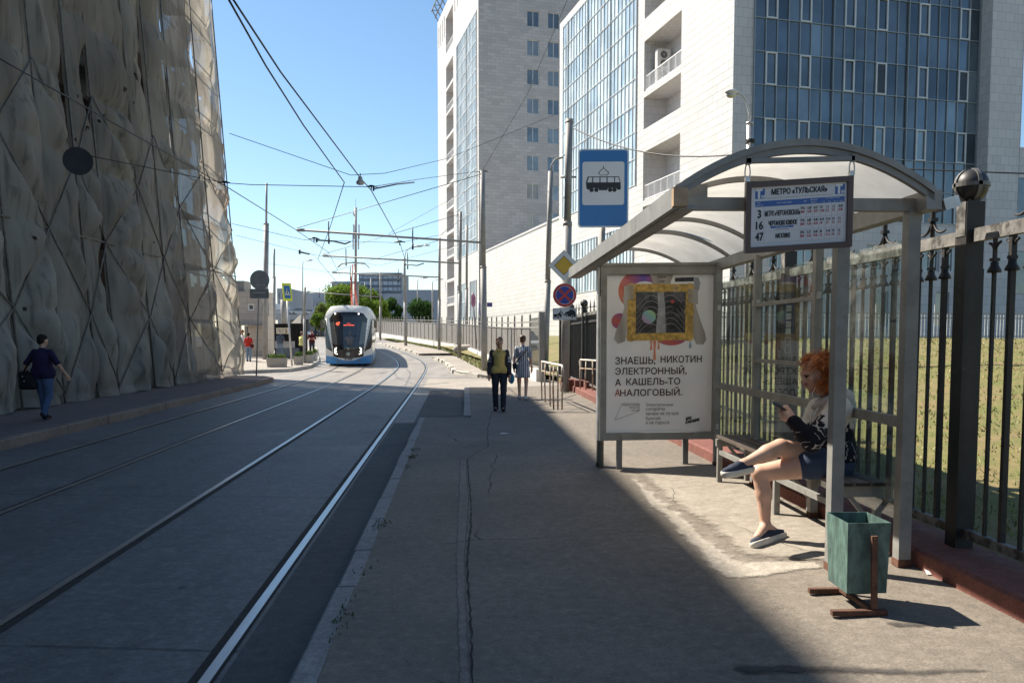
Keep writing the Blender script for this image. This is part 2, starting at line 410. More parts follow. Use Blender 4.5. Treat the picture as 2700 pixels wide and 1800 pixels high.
BRICKP = tile('brown_paving', (.17, .125, .115), (.12, .09, .085), (.06, .05, .048), .24, .12, .012, .8, .5, .4)
RAILTOP = mat('polished_rail', (.40, .41, .42), .34, 1., .08, 3, stretch=(6, .3, 1))
GROOVE = asphalt('groove_dirt', (.022, .02, .018), (.04, .033, .028), (.06, .04, .028), crack=0, speck=.7)
SOIL = asphalt('dry_lawn', (.21, .155, .075), (.165, .155, .048), (.095, .13, .026), dusty=(.42, .6), crack=0, speck=.3)

def strip(mb, ds, fa, fb, za, nx=1, mi=0):
    """sheet between x = fa(d) and x = fb(d), at height za(x, d)"""
    vs = []; fs = []
    for d in ds:
        a, b_ = fa(d), fb(d)
        for k in range(nx + 1):
            x = a + (b_ - a) * k / nx; vs.append((x, d, za(x, d)))
    n = nx + 1
    for i in range(len(ds) - 1):
        for k in range(nx): fs.append((i * n + k, i * n + k + 1, (i + 1) * n + k + 1, (i + 1) * n + k))
    return mb.add(vs, fs, mi, True)
def fr(a, b, st):
    n = max(1, int(round((b - a) / st))); return [a + (b - a) * k / n for k in range(n + 1)]
DS = fr(-30, 28, 2) + fr(28, 46, 1)[1:] + fr(46, 112, 3)[1:] + [130, 180, 260, 400, 700, 1500]
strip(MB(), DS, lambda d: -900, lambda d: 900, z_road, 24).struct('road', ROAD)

# tram track: straight, then bending left with the street
def bend(d):
    if d <= 40: return 0.0
    t = min(d, 54) - 40; x = -.0115 / 2 * t * t
    return x + (-.161) * max(0, d - 54)
def rail_x(c): return lambda d: c - .074 * d + bend(d)
RD = fr(-6, 40, 4) + fr(40, 58, 1)[1:] + fr(58, 150, 6)[1:]
for nm, c in (('right', -2.04), ('left', -5.32)):
    mt = MB(); mg = MB()
    for sgn in (-1, 1):
        o = c + sgn * .762
        rx = rail_x(o); e = .030
        strip(mt, RD, lambda d: rx(d) - e, lambda d: rx(d) + e, lambda x, d: z_road(x, d) + .012)
        for s2 in (-1, 1):   # the head's sides
            vs = []
            for d in RD: vs += [(rx(d) + s2 * e, d, z_road(0, d) + .012), (rx(d) + s2 * e, d, z_road(0, d) - .02)]
            mt.add(vs, [(2 * i, 2 * i + 1, 2 * i + 3, 2 * i + 2) for i in range(len(RD) - 1)])
        gi = -sgn
        a0, a1 = sorted((gi * .033, gi * .088)); strip(mg, RD, lambda d: rx(d) + a0, lambda d: rx(d) + a1, lambda x, d: z_road(x, d) + .004)
        a2, a3 = sorted((-gi * .033, -gi * .045)); strip(mg, RD, lambda d: rx(d) + a2, lambda d: rx(d) + a3, lambda x, d: z_road(x, d) + .004)
    mt.struct('tram_rails', RAILTOP); mg.struct('rail_groove', GROOVE)

# near pavement with its stone kerb; it steps back at d = 17
def kerb_x(d): return -0.60 - .0567 * d if d < 16.9 else -0.10 - .0567 * d
KX0 = lambda d: -.83 - .066 * d
def kerb_stones(mb, pts, wd, h0, h1, length=1.05, gap=.014, inner=1, jit=.008, mi=0):
    """stones along a polyline of (x, d); the stone's road face is on the line, the body wd to the inner side"""
    P = [Vector((p[0], p[1])) for p in pts]; seg = []; acc = [0]
    for i in range(len(P) - 1): acc.append(acc[-1] + (P[i + 1] - P[i]).length)
    def at(s):
        s = max(0, min(acc[-1], s))
        for i in range(len(P) - 1):
            if s <= acc[i + 1] + 1e-9:
                t = (s - acc[i]) / max(acc[i + 1] - acc[i], 1e-9); return P[i].lerp(P[i + 1], t), (P[i + 1] - P[i]).normalized()
        return P[-1], (P[-1] - P[-2]).normalized()
    s = 0.0; rnd = random.Random(3)
    while s < acc[-1] - .1:
        L = length * rnd.uniform(.8, 1.2); e = min(s + L - gap, acc[-1]); (a, ta), (b, tb) = at(s), at(e)
        q = rnd.uniform(-jit, jit); zz = rnd.uniform(-jit, jit)
        ends = []
        for p, t in ((a, ta), (b, tb)):
            n = Vector((t.y, -t.x)) * inner; z0 = h0(p.x, p.y); z1 = h1(p.x, p.y) + zz
            ends.append([(p.x + n.x * q, p.y + n.y * q, z0 - .1), (p.x + n.x * (q + .004), p.y, z1 - .02), (p.x + n.x * (q + .024), p.y + n.y * .024, z1),
                         (p.x + n.x * wd, p.y + n.y * wd, z1 + .003), (p.x + n.x * wd, p.y + n.y * wd, z0 - .1)])
        k = 5; fs = [tuple(range(k)), tuple(reversed(range(k, 2 * k)))] + [(i, i + k, (i + 1) % k + k, (i + 1) % k) for i in range(k)]
        mb.add(ends[0] + ends[1], fs, mi); s += L
    return mb
ZP = z_pave
fence_x = lambda d: 3.27 - .05 * d
DP = fr(-12, 16.9, .85)
mb = MB(); strip(mb, DP, lambda d: KX0(d) + .135, lambda d: fence_x(d) + .1, ZP, 10)
DP2 = fr(16.9, 27.2, .8)
strip(mb, DP2, lambda d: -.06 - .0567 * d + .16, lambda d: fence_x(d) + .1, ZP, 8)
mb.struct('pavement', PAVE)
# the jog and the sunk asphalt bay beside the pavement, then the pale ground of the side street mouth
mb = MB(); kerb_stones(mb, [(KX0(-8), -8), (KX0(16.9), 16.9)], .145, z_road, ZP, inner=1)
mb2 = MB(); kerb_stones(mb2, [(KX0(16.9) - .0, 16.95), (-.06 - .0567 * 17.2, 17.25)], .05, z_road, ZP, length=3, inner=1)
kerb_stones(mb, [(-.06 - .0567 * 17.2, 17.25), (-.06 - .0567 * 27.2, 27.2)], .16, z_road, ZP, inner=1)
mb.struct('kerb', KERB); mb2.struct('kerb_step', KERB)
mb = MB(); strip(mb, fr(-10, 16.9, 1.5), lambda d: -1.266 - .074 * d + .065, lambda d: KX0(d) + .01, lambda x, d: z_road(x, d) + .004, 2)
strip(mb, fr(16.9, 27.2, 1.5), lambda d: KX0(d) - .1, lambda d: -.06 - .0567 * d + .01, lambda x, d: z_road(x, d) + .004, 2)
mb.struct('road_edge_asphalt', ASPH)
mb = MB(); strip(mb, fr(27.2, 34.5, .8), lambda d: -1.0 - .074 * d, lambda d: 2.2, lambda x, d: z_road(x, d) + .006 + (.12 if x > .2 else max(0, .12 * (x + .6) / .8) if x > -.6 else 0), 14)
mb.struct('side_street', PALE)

# worn concrete floor of the tram stop, with its broken pale edge
def ragged(pts, amp, n, seed, closed=True):
    out = []; rnd = random.Random(seed); k = len(pts)
    for i in range(k if closed else k - 1):
        a = Vector(pts[i]); b = Vector(pts[(i + 1) % k]); t = (b - a); nn = Vector((-t.y, t.x)).normalized()
        for j in range(n): out.append(a.lerp(b, j / n) + nn * rnd.uniform(-amp, amp) * (1 if j else .4))
    return out
def patch(name, outline, m, dz, amp=.03, n=12, seed=1, fine=()):
    pts = ragged(outline, amp, n, seed); bm = bmesh.new()
    vs = [bm.verts.new((p.x, p.y, 0)) for p in pts]; bm.faces.new(vs); bmesh.ops.triangulate(bm, faces=bm.faces[:])
    for lim in (1.2, .6, .3, .22, .16) + tuple(fine): bmesh.ops.subdivide_edges(bm, edges=[e for e in bm.edges if e.calc_length() > lim], cuts=1, use_grid_fill=False); bmesh.ops.triangulate(bm, faces=bm.faces[:])
    for v_ in bm.verts: v_.co.z = ZP(v_.co.x, v_.co.y) + dz
    for f_ in bm.faces:
        if f_.normal.z < 0: f_.normal_flip()
    me = bpy.data.meshes.new(name); bm.to_mesh(me); bm.free(); me.materials.append(m); 
    at_ = me.attributes.new('edge', 'FLOAT', 'POINT'); Pm = np.array([(p.x, p.y) for p in pts]); Qm = np.roll(Pm, -1, 0); dv = Qm - Pm; L2 = (dv ** 2).sum(1) + 1e-12
    vals = []
    for v_ in me.vertices:
        q = np.array((v_.co.x, v_.co.y)); tt = np.clip(((q - Pm) * dv).sum(1) / L2, 0, 1); vals.append(float(np.sqrt((((Pm + tt[:, None] * dv) - q) ** 2).sum(1).min())))
    at_.data.foreach_set('value', vals)
    o = bpy.data.objects.new(name, me); C.objects.link(o); o['kind'] = 'structure'; return o
def worn_edge(m, w0, w1, ns=6):
    nt = m.node_tree; out = nt.nodes['Material Output']; b = nt.nodes['Principled BSDF']; P = coords(nt)
    e = nd(nt, 'ShaderNodeAttribute', attribute_name='edge').outputs[2]
    n1 = math_(nt, 'MULTIPLY', math_(nt, 'SUBTRACT', noise_(nt, P, ns, 9, .75), .5), w1 * 2.2)
    f = step(nt, math_(nt, 'ADD', e, n1), w0, w1); tr = nd(nt, 'ShaderNodeBsdfTransparent', {})
    mx = nd(nt, 'ShaderNodeMixShader', {0: f, 1: tr.outputs[0], 2: b.outputs[0]}); nt.links.new(mx.outputs[0], out.inputs[0]); return m
gp = lambda u, v: (lambda p: (p.x, p.y))(G(u, v))
patch('shelter_floor', [gp(1660, 1240), gp(1720, 1300), gp(1800, 1360), gp(1880, 1420), gp(1950, 1475), gp(2170, 1485), gp(2330, 1500), (2.7, 5.9), (2.6, 9.9)], worn_edge(APRON, .02, .16), .010, .02, 6, 2)
patch('broken_screed', [gp(1630, 1240), gp(1690, 1320), gp(1760, 1390), gp(1830, 1460), gp(1880, 1528), gp(1960, 1532), gp(2060, 1520), gp(2190, 1500), gp(2200, 1478), gp(1960, 1478), gp(1905, 1440), gp(1830, 1375), gp(1760, 1320), gp(1700, 1270)], worn_edge(APRON_E, .02, .09, 9), .006, .03, 5, 5)
# long crack in the pavement
cr = [(1248, 1800), (1240, 1620), (1231, 1475), (1240, 1400), (1243, 1326), (1236, 1260), (1233, 1209), (1262, 1190), (1287, 1178), (1286, 1128), (1297, 1087)]
cr = [(1262, 2300)] + cr
mb = MB(); rnd = random.Random(5); L = []; R = []
CP = [Vector(gp(*p)) for p in cr]
for i in range(len(CP) - 1):
    for j in range(14):
        p = CP[i].lerp(CP[i + 1], j / 14) + Vector((rnd.uniform(-.006, .006), 0)); wv = rnd.uniform(.003, .009)
        L.append((p.x - wv, p.y, ZP(p.x, p.y) + .004)); R.append((p.x + wv * rnd.uniform(.4, 1.4), p.y, ZP(p.x, p.y) + .004))
for i in range(len(L) - 1): mb.quad(L[i], R[i], R[i + 1], L[i + 1])
mb.struct('pavement_crack', GROOVE)
patch('pavement_trench', [(-.42, -3), gp(1205, 1800), gp(1200, 1475), gp(1212, 1209), gp(1231, 1212), gp(1238, 1326), gp(1228, 1475), gp(1243, 1800), (-.2, -3)], worn_edge(asphalt('trench_fill', (.19, .168, .145), (.235, .207, .177), (.17, .15, .13)), .0, .02, 14), .003, .004, 14, 8, (.1, .06))
STAIN_OR_SHADOW = lambda: worn_edge(asphalt('stain_or_shadow_tone', (.06, .055, .05), (.09, .08, .072), (.08, .07, .06), crack=0), .0, .07, 5)  # oil stains, plus a long strip painted dark as a wire's soft shadow
for nm, pp_ in (('stain_or_wire_shadow', [gp(1570, 1626), gp(1596, 1624), gp(1604, 1632), gp(1572, 1636)]), ('stain_or_wire_shadow', [gp(1880, 1752), gp(2000, 1748), gp(2160, 1752), gp(2420, 1760), gp(2640, 1758), gp(2640, 1776), gp(2420, 1786), gp(2160, 1778), gp(1960, 1782)]), ('stain_or_wire_shadow', [gp(2330, 1640), gp(2440, 1636), gp(2470, 1652), gp(2360, 1660)])): patch(nm, pp_, STAIN_OR_SHADOW(), .0045, .006, 5, 3, (.09, .05, .03) if len(pp_) < 6 else (.09,))
# across-the-pavement joint where the old asphalt ends
mb = MB()
for (u0, v0), (u1, v1) in (((1290, 1088), (1365, 1085)), ((1395, 1086), (1462, 1080)), ((1172, 1096), (1250, 1093)), ((1215, 1180), (1285, 1172))):
    a = Vector(gp(u0, v0)); b_ = Vector(gp(u1, v1)); n = 10; pr = None
    for k in range(n + 1):
        p = a.lerp(b_, k / n); y = p.y + rnd.uniform(-.04, .04); wd = rnd.uniform(.006, .022); q = [(p.x, y - wd, ZP(p.x, y) + .004), (p.x, y + wd, ZP(p.x, y) + .004)]
        if pr: mb.quad(pr[0], q[0], q[1], pr[1])
        pr = q
mb.struct('pavement_joint', GROOVE)

# left pavement: brown pavers, brown granite kerb, rounded end
lk = lambda d: -7.05 - .074 * d
LP = [(lk(-10), -10), (lk(31.5), 31.5), (lk(32.8) - .1, 32.8), (lk(33.6) - .5, 33.6), (lk(34) - 1.3, 34.0)]
mb = MB(); kerb_stones(mb, LP, .16, z_road, z_left, length=1.5, inner=-1, mi=0); mb.struct('kerb_of_left_pavement', KERB_L)
mb = MB(); strip(mb, fr(-10, 31.5, 2), lambda d: -24, lambda d: lk(d) - .14, z_left, 8)
strip(mb, [31.5, 32.8, 33.6, 34.0], lambda d: -24, lambda d: {31.5: lk(31.5) - .14, 32.8: lk(32.8) - .26, 33.6: lk(33.6) - .66, 34.0: lk(34) - 1.4}[d], z_left, 8)
mb.struct('brown_paved_pavement', BRICKP)
# plaza beyond the side road on the left
pz = [G(u, v, z_left) for u, v in ((560, 979), (636, 976), (768, 971), (820, 962), (841, 951), (842, 941), (838, 930), (836, 915))]
pl = [(p.x, p.y) for p in pz]
mb = MB(); kerb_stones(mb, pl, .15, z_road, z_left, inner=-1); mb.struct('kerb_of_plaza', KERB_W)
mb = MB(); far = [(-34, 44), (-34, 45), (-34, 47), (-34, 50), (-34, 56), (-34, 62), (-34, 75), (-34, 100)]
for i in range(len(pl) - 1):
    q = []
    for k in range(9):
        for (a, b_) in ((pl[i], far[i]), (pl[i + 1], far[i + 1])):
            x = a[0] + (b_[0] - a[0]) * k / 8 - (.13 if k == 0 else 0); y = a[1] + (b_[1] - a[1]) * k / 8; q.append((x, y, z_left(x, y)))
    mb.add(q, [(2 * k, 2 * k + 1, 2 * k + 3, 2 * k + 2) for k in range(8)])
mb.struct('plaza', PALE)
# far right pavements with broken pale kerbs, verge of grass
def zf2(x, d): return .02 + ramp(d)
k1 = [(lambda p: (p.x, p.y))(G(u, v, zf2)) for u, v in ((1420, 992), (1285, 990), (1215, 981), (1193, 976), (1178, 958), (1160, 947), (1136, 940))]
k2 = [(lambda p: (p.x, p.y))(G(u, v, zf2)) for u, v in ((1160, 931), (1125, 931), (1103, 932), (1090, 926), (1060, 919), (1025, 911), (995, 903))]
mb = MB(); kerb_stones(mb, k1, .18, z_road, zf2, length=.9, inner=1, jit=.05); kerb_stones(mb, k2, .18, z_road, zf2, length=.9, inner=1, jit=.04); mb.struct('broken_kerb', KERB_W)
gf = lambda d: 1.06 - .155 * (min(d, 60) - 30.5) - .29 * max(0, d - 60)              # line of the grey fence
mb = MB()
for kk in (k1, k2):
    for i in range(len(kk) - 1):
        a, b_ = kk[i], kk[i + 1]; q = []
        ends = [(max(gf(a[1] + .5), a[0]) , a[1] + .5), (max(gf(b_[1] + .5), b_[0]), b_[1] + .5)]
        for k in range(5):
            for s, e in ((a, ends[0]), (b_, ends[1])):
                x = s[0] + (e[0] - s[0]) * k / 4; y = s[1] + (e[1] - s[1]) * k / 4; q.append((x, y, zf2(x, y) + .002 * (kk is k2)))
        mb.add(q, [(2 * k, 2 * k + 1, 2 * k + 3, 2 * k + 2) for k in range(4)])
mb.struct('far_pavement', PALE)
mb = MB()
strip(mb, fr(38, 62, 3), lambda d: gf(d) - 1.15, lambda d: gf(d) + .3, lambda x, d: zf2(x, d) + .02, 4)
strip(mb, fr(62, 100, 3), lambda d: gf(d) - 1.1, lambda d: gf(d) + .3, lambda x, d: zf2(x, d) + .02, 4)
mb.struct('verge', SOIL)

# lawn that rises behind the iron fence
def z_lawn(x, d):
    xx = max(0, x - fence_x(d) - .15); t = .5 * max(0, d - 5) / 24 * min(1, xx / 3) + .62 * xx / 11; t = min(1, t); t = t * t * (3 - 2 * t) * .5 + t * .5
    return .19 + 1.42 * t + .04 * mnoise.noise(Vector((x * .5, d * .5, 0))) * min(1, 3 * t)
mb = MB(); strip(mb, fr(-6, 30, 1), lambda d: fence_x(d) - .12, lambda d: 34, z_lawn, 34)
strip(mb, [30, 34, 38, 46, 60, 110], lambda d: fence_x(30) - .12 if d < 31 else 1.5 - .2 * (d - 30), lambda d: 90, lambda x, d: .2 + ramp(d) + min(1.4 - min(1.2, ramp(d)), max(0, x - 1.5 + .2 * (d - 30)) * .2), 60)
vs = []
for d in fr(-6, 30, 1): vs += [(fence_x(d) - .12, d, z_lawn(fence_x(d) - .12, d)), (fence_x(d) - .12, d, -.2)]
mb.add(vs, [(2 * i, 2 * i + 1, 2 * i + 3, 2 * i + 2) for i in range(36)])
mb.struct('lawn', SOIL)
mb = MB(); strip(mb, fr(-10, 27.2, 1.1), lambda d: fence_x(d) - .3, lambda d: fence_x(d) + .14, lambda x, d: .255 + ramp(d), 1)
vs = []
for d in fr(-10, 27.2, 1.1): vs += [(fence_x(d) - .3, d, .255), (fence_x(d) - .32, d, .235), (fence_x(d) - .325, d, .05)]
n = len(vs) // 3; mb.add(vs, [(3 * i + a, 3 * i + 3 + a, 3 * i + 4 + a, 3 * i + 1 + a) for i in range(n - 1) for a in (0, 1)], 0)
vs = []
mb.struct('fence_plinth', [RED_K])

# grass blades
def blades(name, pts, h, mats, seed=1, wide=.008):
    rs = np.random.RandomState(seed); mb = MB()
    for (x, y, z) in pts:
        a = rs.uniform(0, 6.28); hh = h * rs.uniform(.5, 1.4); l = rs.uniform(.2, 1.5) * hh; b = rs.uniform(0, 6.28); wd = wide * rs.uniform(.7, 1.6) * (1 + .04 * y)
        dx, dy = math.cos(a) * wd, math.sin(a) * wd
        mb.add([(x - dx, y - dy, z - .01), (x + dx, y + dy, z - .01), (x + math.cos(b) * l, y + math.sin(b) * l, z + hh)], [(0, 1, 2)], min(len(mats) - 1, max(0, int((.5 + .9 * mnoise.noise(Vector((x * .6, y * .6, 9))) + rs.uniform(-.35, .45)) * len(mats))) if len(mats) > 2 else rs.randint(len(mats))) if True else 0)
    o = mb.build(name, mats); o['kind'] = 'stuff'; return o
GR = [mat('grass_green', (.11, .165, .028), .6, 0, .3, 1.5), mat('grass_yellow', (.22, .22, .055), .6, 0, .3, 1.5), mat('grass_straw', (.34, .25, .11), .7, 0, .25, 1.5)]
rs = np.random.RandomState(4); pts = []
while len(pts) < 20000:
    d = 3 + 27 * rs.rand() ** 1.6; x = fence_x(d) + .15 + 13 * rs.rand() ** 1.7
    u = CU + F * x / d
    if u > 2800: continue
    dens = .5 + .5 * mnoise.noise(Vector((x * .9, d * .9, 3)))
    if rs.rand() < dens + .1: pts.append((x, d, z_lawn(x, d)))
blades('lawn_grass', pts, .042, GR, 2, .006)
pts = []
for _ in range(6000):
    d = rs.uniform(37, 95); x = gf(d) - .1 - (1.15 if d < 62 else 1.0) * rs.rand()
    pts.append((x, d, zf2(x, d) + .02))
blades('verge_grass', pts, .075, GR[:2], 5, .006)
# weeds along the kerb joints
pts = []
for (u, v, n) in ((1083, 1205, 80), (1075, 1230, 30), (1003, 1385, 50), (953, 1510, 14), (915, 1605, 18), (900, 1640, 14), (885, 1665, 14), (1092, 1185, 30)):
    p = G(u, v)
    for _ in range(n): x = p.x + rs.normal() * .035; y = p.y + rs.normal() * .12; pts.append((x, y, ZP(x, y)))
blades('kerb_weeds', pts, .024, [mat('weed', (.05, .075, .02), .7, 0, .3)], 6, .005)
# ------------------------------------------------------------------ building under scaffolding, left
fx = lambda d: -10.05 - .054 * d
LEAN = .065
WALL_OLD = tile('old_plaster_brick', (.15, .095, .075), (.12, .08, .065), (.1, .085, .075), .26, .085, .012, .8, .4, .4)
DARKWIN = mat('dark_window', (.02, .022, .025), .25, 0, .3)
b0 = thing('old_building', 'old reddish building hidden behind the torn netting of a scaffold', 'building', (-18, 14, 0))
X1 = lambda d, z: fx(d) - 1.35 - LEAN * z
mb = MB(); TOPZ = 19.95; D0, D1 = -60, 33.4  # unseen stretch behind the camera added to block sky light and deepen the shade
zs = fr(-.1, TOPZ, 3)
for a, b_ in zip(zs[:-1], zs[1:]): mb.quad((X1(D0, a), D0, a), (X1(D1, a), D1, a), (X1(D1, b_), D1, b_), (X1(D0, b_), D0, b_))
mb.quad((X1(D1, 0), D1, -.1), (-26, D1, -.1), (-26, D1, TOPZ), (X1(D1, TOPZ), D1, TOPZ))
mb.quad((-26, D0, -.1), (X1(D0, 0), D0, -.1), (X1(D0, TOPZ), D0, TOPZ), (-26, D0, TOPZ))
mb.quad((-26, D1, -.1), (-26, D0, -.1), (-26, D0, TOPZ), (-26, D1, TOPZ))
mb.build('wall', WALL_OLD, b0)
mb = MB(); mb.quad((X1(D0, TOPZ) , D0, TOPZ + .005), (X1(D1, TOPZ), D1, TOPZ + .005), (-26, D1, TOPZ + .005), (-26, D0, TOPZ + .005)); mb.build('roof', STEEL_D, b0)
for i, d in enumerate(fr(2, 31.5, 2.95)):
    for z in (1.2, 5.0, 8.6, 12.2):
        w_ = MB(); xx = lambda z_: X1(d, z_) + .03
        w_.quad((xx(z), d - .6, z), (xx(z), d + .6, z), (xx(z + 2.0), d + .6, z + 2.0), (xx(z + 2.0), d - .6, z + 2.0)); w_.build('window', DARKWIN, b0)

NETM = None
def net_material(name, c, clear):
    m = bpy.data.materials.new(name); m.use_nodes = True; nt = m.node_tree; nt.nodes.remove(nt.nodes['Principled BSDF']); out = nt.nodes['Material Output']
    P = coords(nt); st = nd(nt, 'ShaderNodeMapping', {'Vector': P, 'Scale': (3, 3, .35)}).outputs[0]
    n1 = noise_(nt, nd(nt, 'ShaderNodeMapping', {'Vector': P, 'Scale': (1, 1, .3)}).outputs[0], .5, 4, .5); n2 = noise_(nt, st, 1.6, 5, .55); n3 = noise_(nt, P, 45, 3, .7); rd = noise_(nt, P, .22, 4)
    col = mixc(nt, step(nt, n1, .3, .7), tuple(x * .68 for x in c), tuple(x * 1.28 for x in c))
    col = mixc(nt, math_(nt, 'MULTIPLY', step(nt, n2, .48, .72), .75), col, tuple(x * .4 for x in c))
    col = mixc(nt, math_(nt, 'MULTIPLY', step(nt, rd, .5, .72), .5), col, (.27, .2, .17))
    df = nd(nt, 'ShaderNodeBsdfDiffuse', {'Color': col}); tl = nd(nt, 'ShaderNodeBsdfTranslucent', {'Color': col})
    bp = nd(nt, 'ShaderNodeBump', {'Height': math_(nt, 'ADD', n2, math_(nt, 'MULTIPLY', n3, .3)), 'Strength': .3, 'Distance': .03}); nt.links.new(bp.outputs[0], df.inputs['Normal'])
    m1 = nd(nt, 'ShaderNodeMixShader', {0: .42, 1: df.outputs[0], 2: tl.outputs[0]}); tr = nd(nt, 'ShaderNodeBsdfTransparent', {})
    th = math_(nt, 'ADD', clear, math_(nt, 'MULTIPLY', step(nt, n1, .55, .75), .12))
    m2 = nd(nt, 'ShaderNodeMixShader', {0: th, 1: m1.outputs[0], 2: tr.outputs[0]}); nt.links.new(m2.outputs[0], out.inputs[0]); return m
NETM = net_material('debris_net', (.37, .34, .29), .10)
TUBE = mat('scaffold_tube', (.13, .12, .105), .6, .2, .3, 6)
PLANK = mat('scaffold_plank', (.13, .10, .08), .8, 0, .3, 5)
sc = thing('scaffold', 'tall scaffold wrapped in torn grey green netting along the left pavement', 'scaffold', (-11, 24, .05))
PD = [-2, 1.5, 5, 8.5, 12, 15, 18, 19.9, 21.7, 23.0, 25.7, 27.4, 29.4, 32.7, 35.8]
def net_x(d, z): return fx(d) - LEAN * z
vN = lambda x, y, z: mnoise.noise(Vector((x, y, z)))
def net_off(i, t, d, z, L):
    tie = .12 + .88 * abs(math.sin(math.pi * (z - .3) / 2.0)) ** .7
    k = .5 + .8 * vN(i * 3.7, z * .28, 1.3)
    o = .09 + .42 * math.sin(math.pi * t) ** .8 * k * tie * min(1, L / 2.0) 
    o += .11 * vN(d * 1.6, z * .12, 7.1) + .055 * vN(d * 4.6, z * .16, 2.2) * (.5 + t)
    # slack cloth hanging in swags under the ties
    o += .09 * max(0, math.sin(math.pi * ((z + .9 * t * L * .4) % 2.0) / 2.0)) ** 2 * vN(i * 1.7, math.floor(z / 2) * 2.3, 5)
    if z < 5:                                           # diagonal braces push the net out
        for m in (1, -1):
            q = ((d * 1.0 + m * (z - .2) * 1.05) % 3.8) - 1.9
            o += .12 * math.exp(-(q / .35) ** 2) * math.sin(math.pi * t)
    r1 = 1 - 2.6 * abs(vN(d * .7 + z * .45, z * .3 - d * .25, 4.4)); r2 = 1 - 2.6 * abs(vN(d * .75 - z * .42, z * .3 + d * .28, 8.8))
    o += (.10 * max(0, r1) + .10 * max(0, r2)) * math.sin(math.pi * t) ** .5
    if .3 < z < 8.3:                                      # puckered where the tubes of the braces hold it
        k2 = int((z - .3) / 2); f2 = (z - .3) / 2 - k2; q2 = abs(t - (f2 if (i + k2) % 2 else 1 - f2)) * L / math.hypot(1, L / 2)
        pin = math.exp(-(q2 / .24) ** 2); o = min(o * 1.15, .6) * (1 - pin) + (.20 + .03 * vN(d * 3, z, 6)) * pin
    return max(o, .05 + .04 * vN(d * 3, z, 3))
rg = random.Random(11)
for i in range(len(PD) - 1):
    a, b_ = PD[i], PD[i + 1]; L = b_ - a; top = 16.9 if b_ < 34 else 16.2
    ns, nz = max(8, int(L * 12)), 200; vs = []
    gap = {6: .0, 7: .35, 8: .75, 9: .0, 10: .62, 11: .1, 12: .85, 13: .35}.get(i, .2)
    for k in range(nz + 1):
        z = .06 + (top - .06) * k / nz
        g0 = gap * max(0, vN(i * 5.3, z * .33, 9) * 1.9 - .12) * (1 if z > 3.2 else max(0, (z - 1.6) / 1.6)); g1 = .06 * vN(i, z * .8, 3)
        g0 = min(g0, .45 * L)
        for j in range(ns + 1):
            t = j / ns; d = a + g1 + t * (L - g0 - g1); hem = .12 * vN(d * 1.3, 1, 1) if k == 0 else 0
            vs.append((net_x(d, z) + net_off(i, t, d, z, L), d, z + max(0, hem)))
    n = ns + 1; fs = []
    for k in range(nz):
        for j in range(ns):
            q = vN((a + L * j / ns) * .9, k * .083 * 1.2, 21)
            if q > .70 or (rg.random() < .0006): continue
            fs.append((k * n + j, k * n + j + 1, (k + 1) * n + j + 1, (k + 1) * n + j))
    MB().add(vs, fs, 0, True).build('net_panel', NETM, sc)
# the far end is wrapped too, loosely
vs = []; ns, nz = 16, 110
for k in range(nz + 1):
    z = .1 + 16 * k / nz
    for j in range(ns + 1):
        t = j / ns; x = net_x(35.9, z) - 2.2 * t; vs.append((x, 35.85 + .2 * math.sin(math.pi * t) * vN(z * .4, 1, 1) + .05 * vN(t * 6, z * .5, 4), z))
n = ns + 1; fs = [(k * n + j, k * n + j + 1, (k + 1) * n + j + 1, (k + 1) * n + j) for k in range(nz) for j in range(ns) if vN(j * .32, k * .08, 33) < .12]
MB().add(vs, fs, 0, True).build('net_panel', NETM, sc)
for d in PD:
    for back in (0, 1):
        mb = MB(); o = .19 if not back else -1.0
        mb.tube([(net_x(d, z) + o, d, z) for z in (0.05, 6, 12, 17.0 if d < 34 else 16.4)], .026, 6); mb.build('upright', TUBE, sc)
for z in [.3 + 2 * k for k in range(9)]:
    mb = MB()
    for o in (.2 if 4 < z < 5 else -.05, -1.0): mb.tube([(net_x(d, z) + o, d, z) for d in (-2, 12, 24, 35.9)], .024, 6)
    for d in PD: mb.tube([(net_x(d, z) - .02, d, z + .03), (net_x(d, z) - 1.05, d, z + .03)], .022, 5)
    mb.build('ledger', TUBE, sc)
    if z > 2:
        mb = MB(); vs = []
        for d in (-2, 12, 24, 33.2): vs += [(net_x(d, z) - .2, d, z + .06), (net_x(d, z) - .95, d, z + .06)]
        mb.add(vs, [(2 * k, 2 * k + 1, 2 * k + 3, 2 * k + 2) for k in range(3)]); mb.build('deck', PLANK, sc)
mb = MB()
for i in range(len(PD) - 1):
    for k in range(4):
        z0 = .3 + 2 * k; a, b_ = (PD[i], PD[i + 1]) if (i + k) % 2 else (PD[i + 1], PD[i])
        mb.tube([(net_x(a, z0) + .235, a, z0), (net_x(b_, z0 + 2) + .235, b_, z0 + 2)], .019, 5)
mb.build('brace', TUBE, sc)
# round plate hung on the netting
p = W(201, 425, 19.0); tt = thing('round_plate', 'dark round metal plate fixed high on the scaffold netting', 'plate', (p.x, p.y, p.z))
mb = MB(); mb.prism(disc(.315, 36), p + Vector((.04, 0, 0)), (.9, .43, 0), (0, 0, 1), .02); mb.build('disc', mat('dark_plate', (.035, .037, .042), .9, 0, .15, spec=.1), tt)
mb = MB(); mb.bar(p + Vector((-.3, .08, .05)), p + Vector((.03, 0, 0)), .05); mb.build('bracket', GALV, tt)
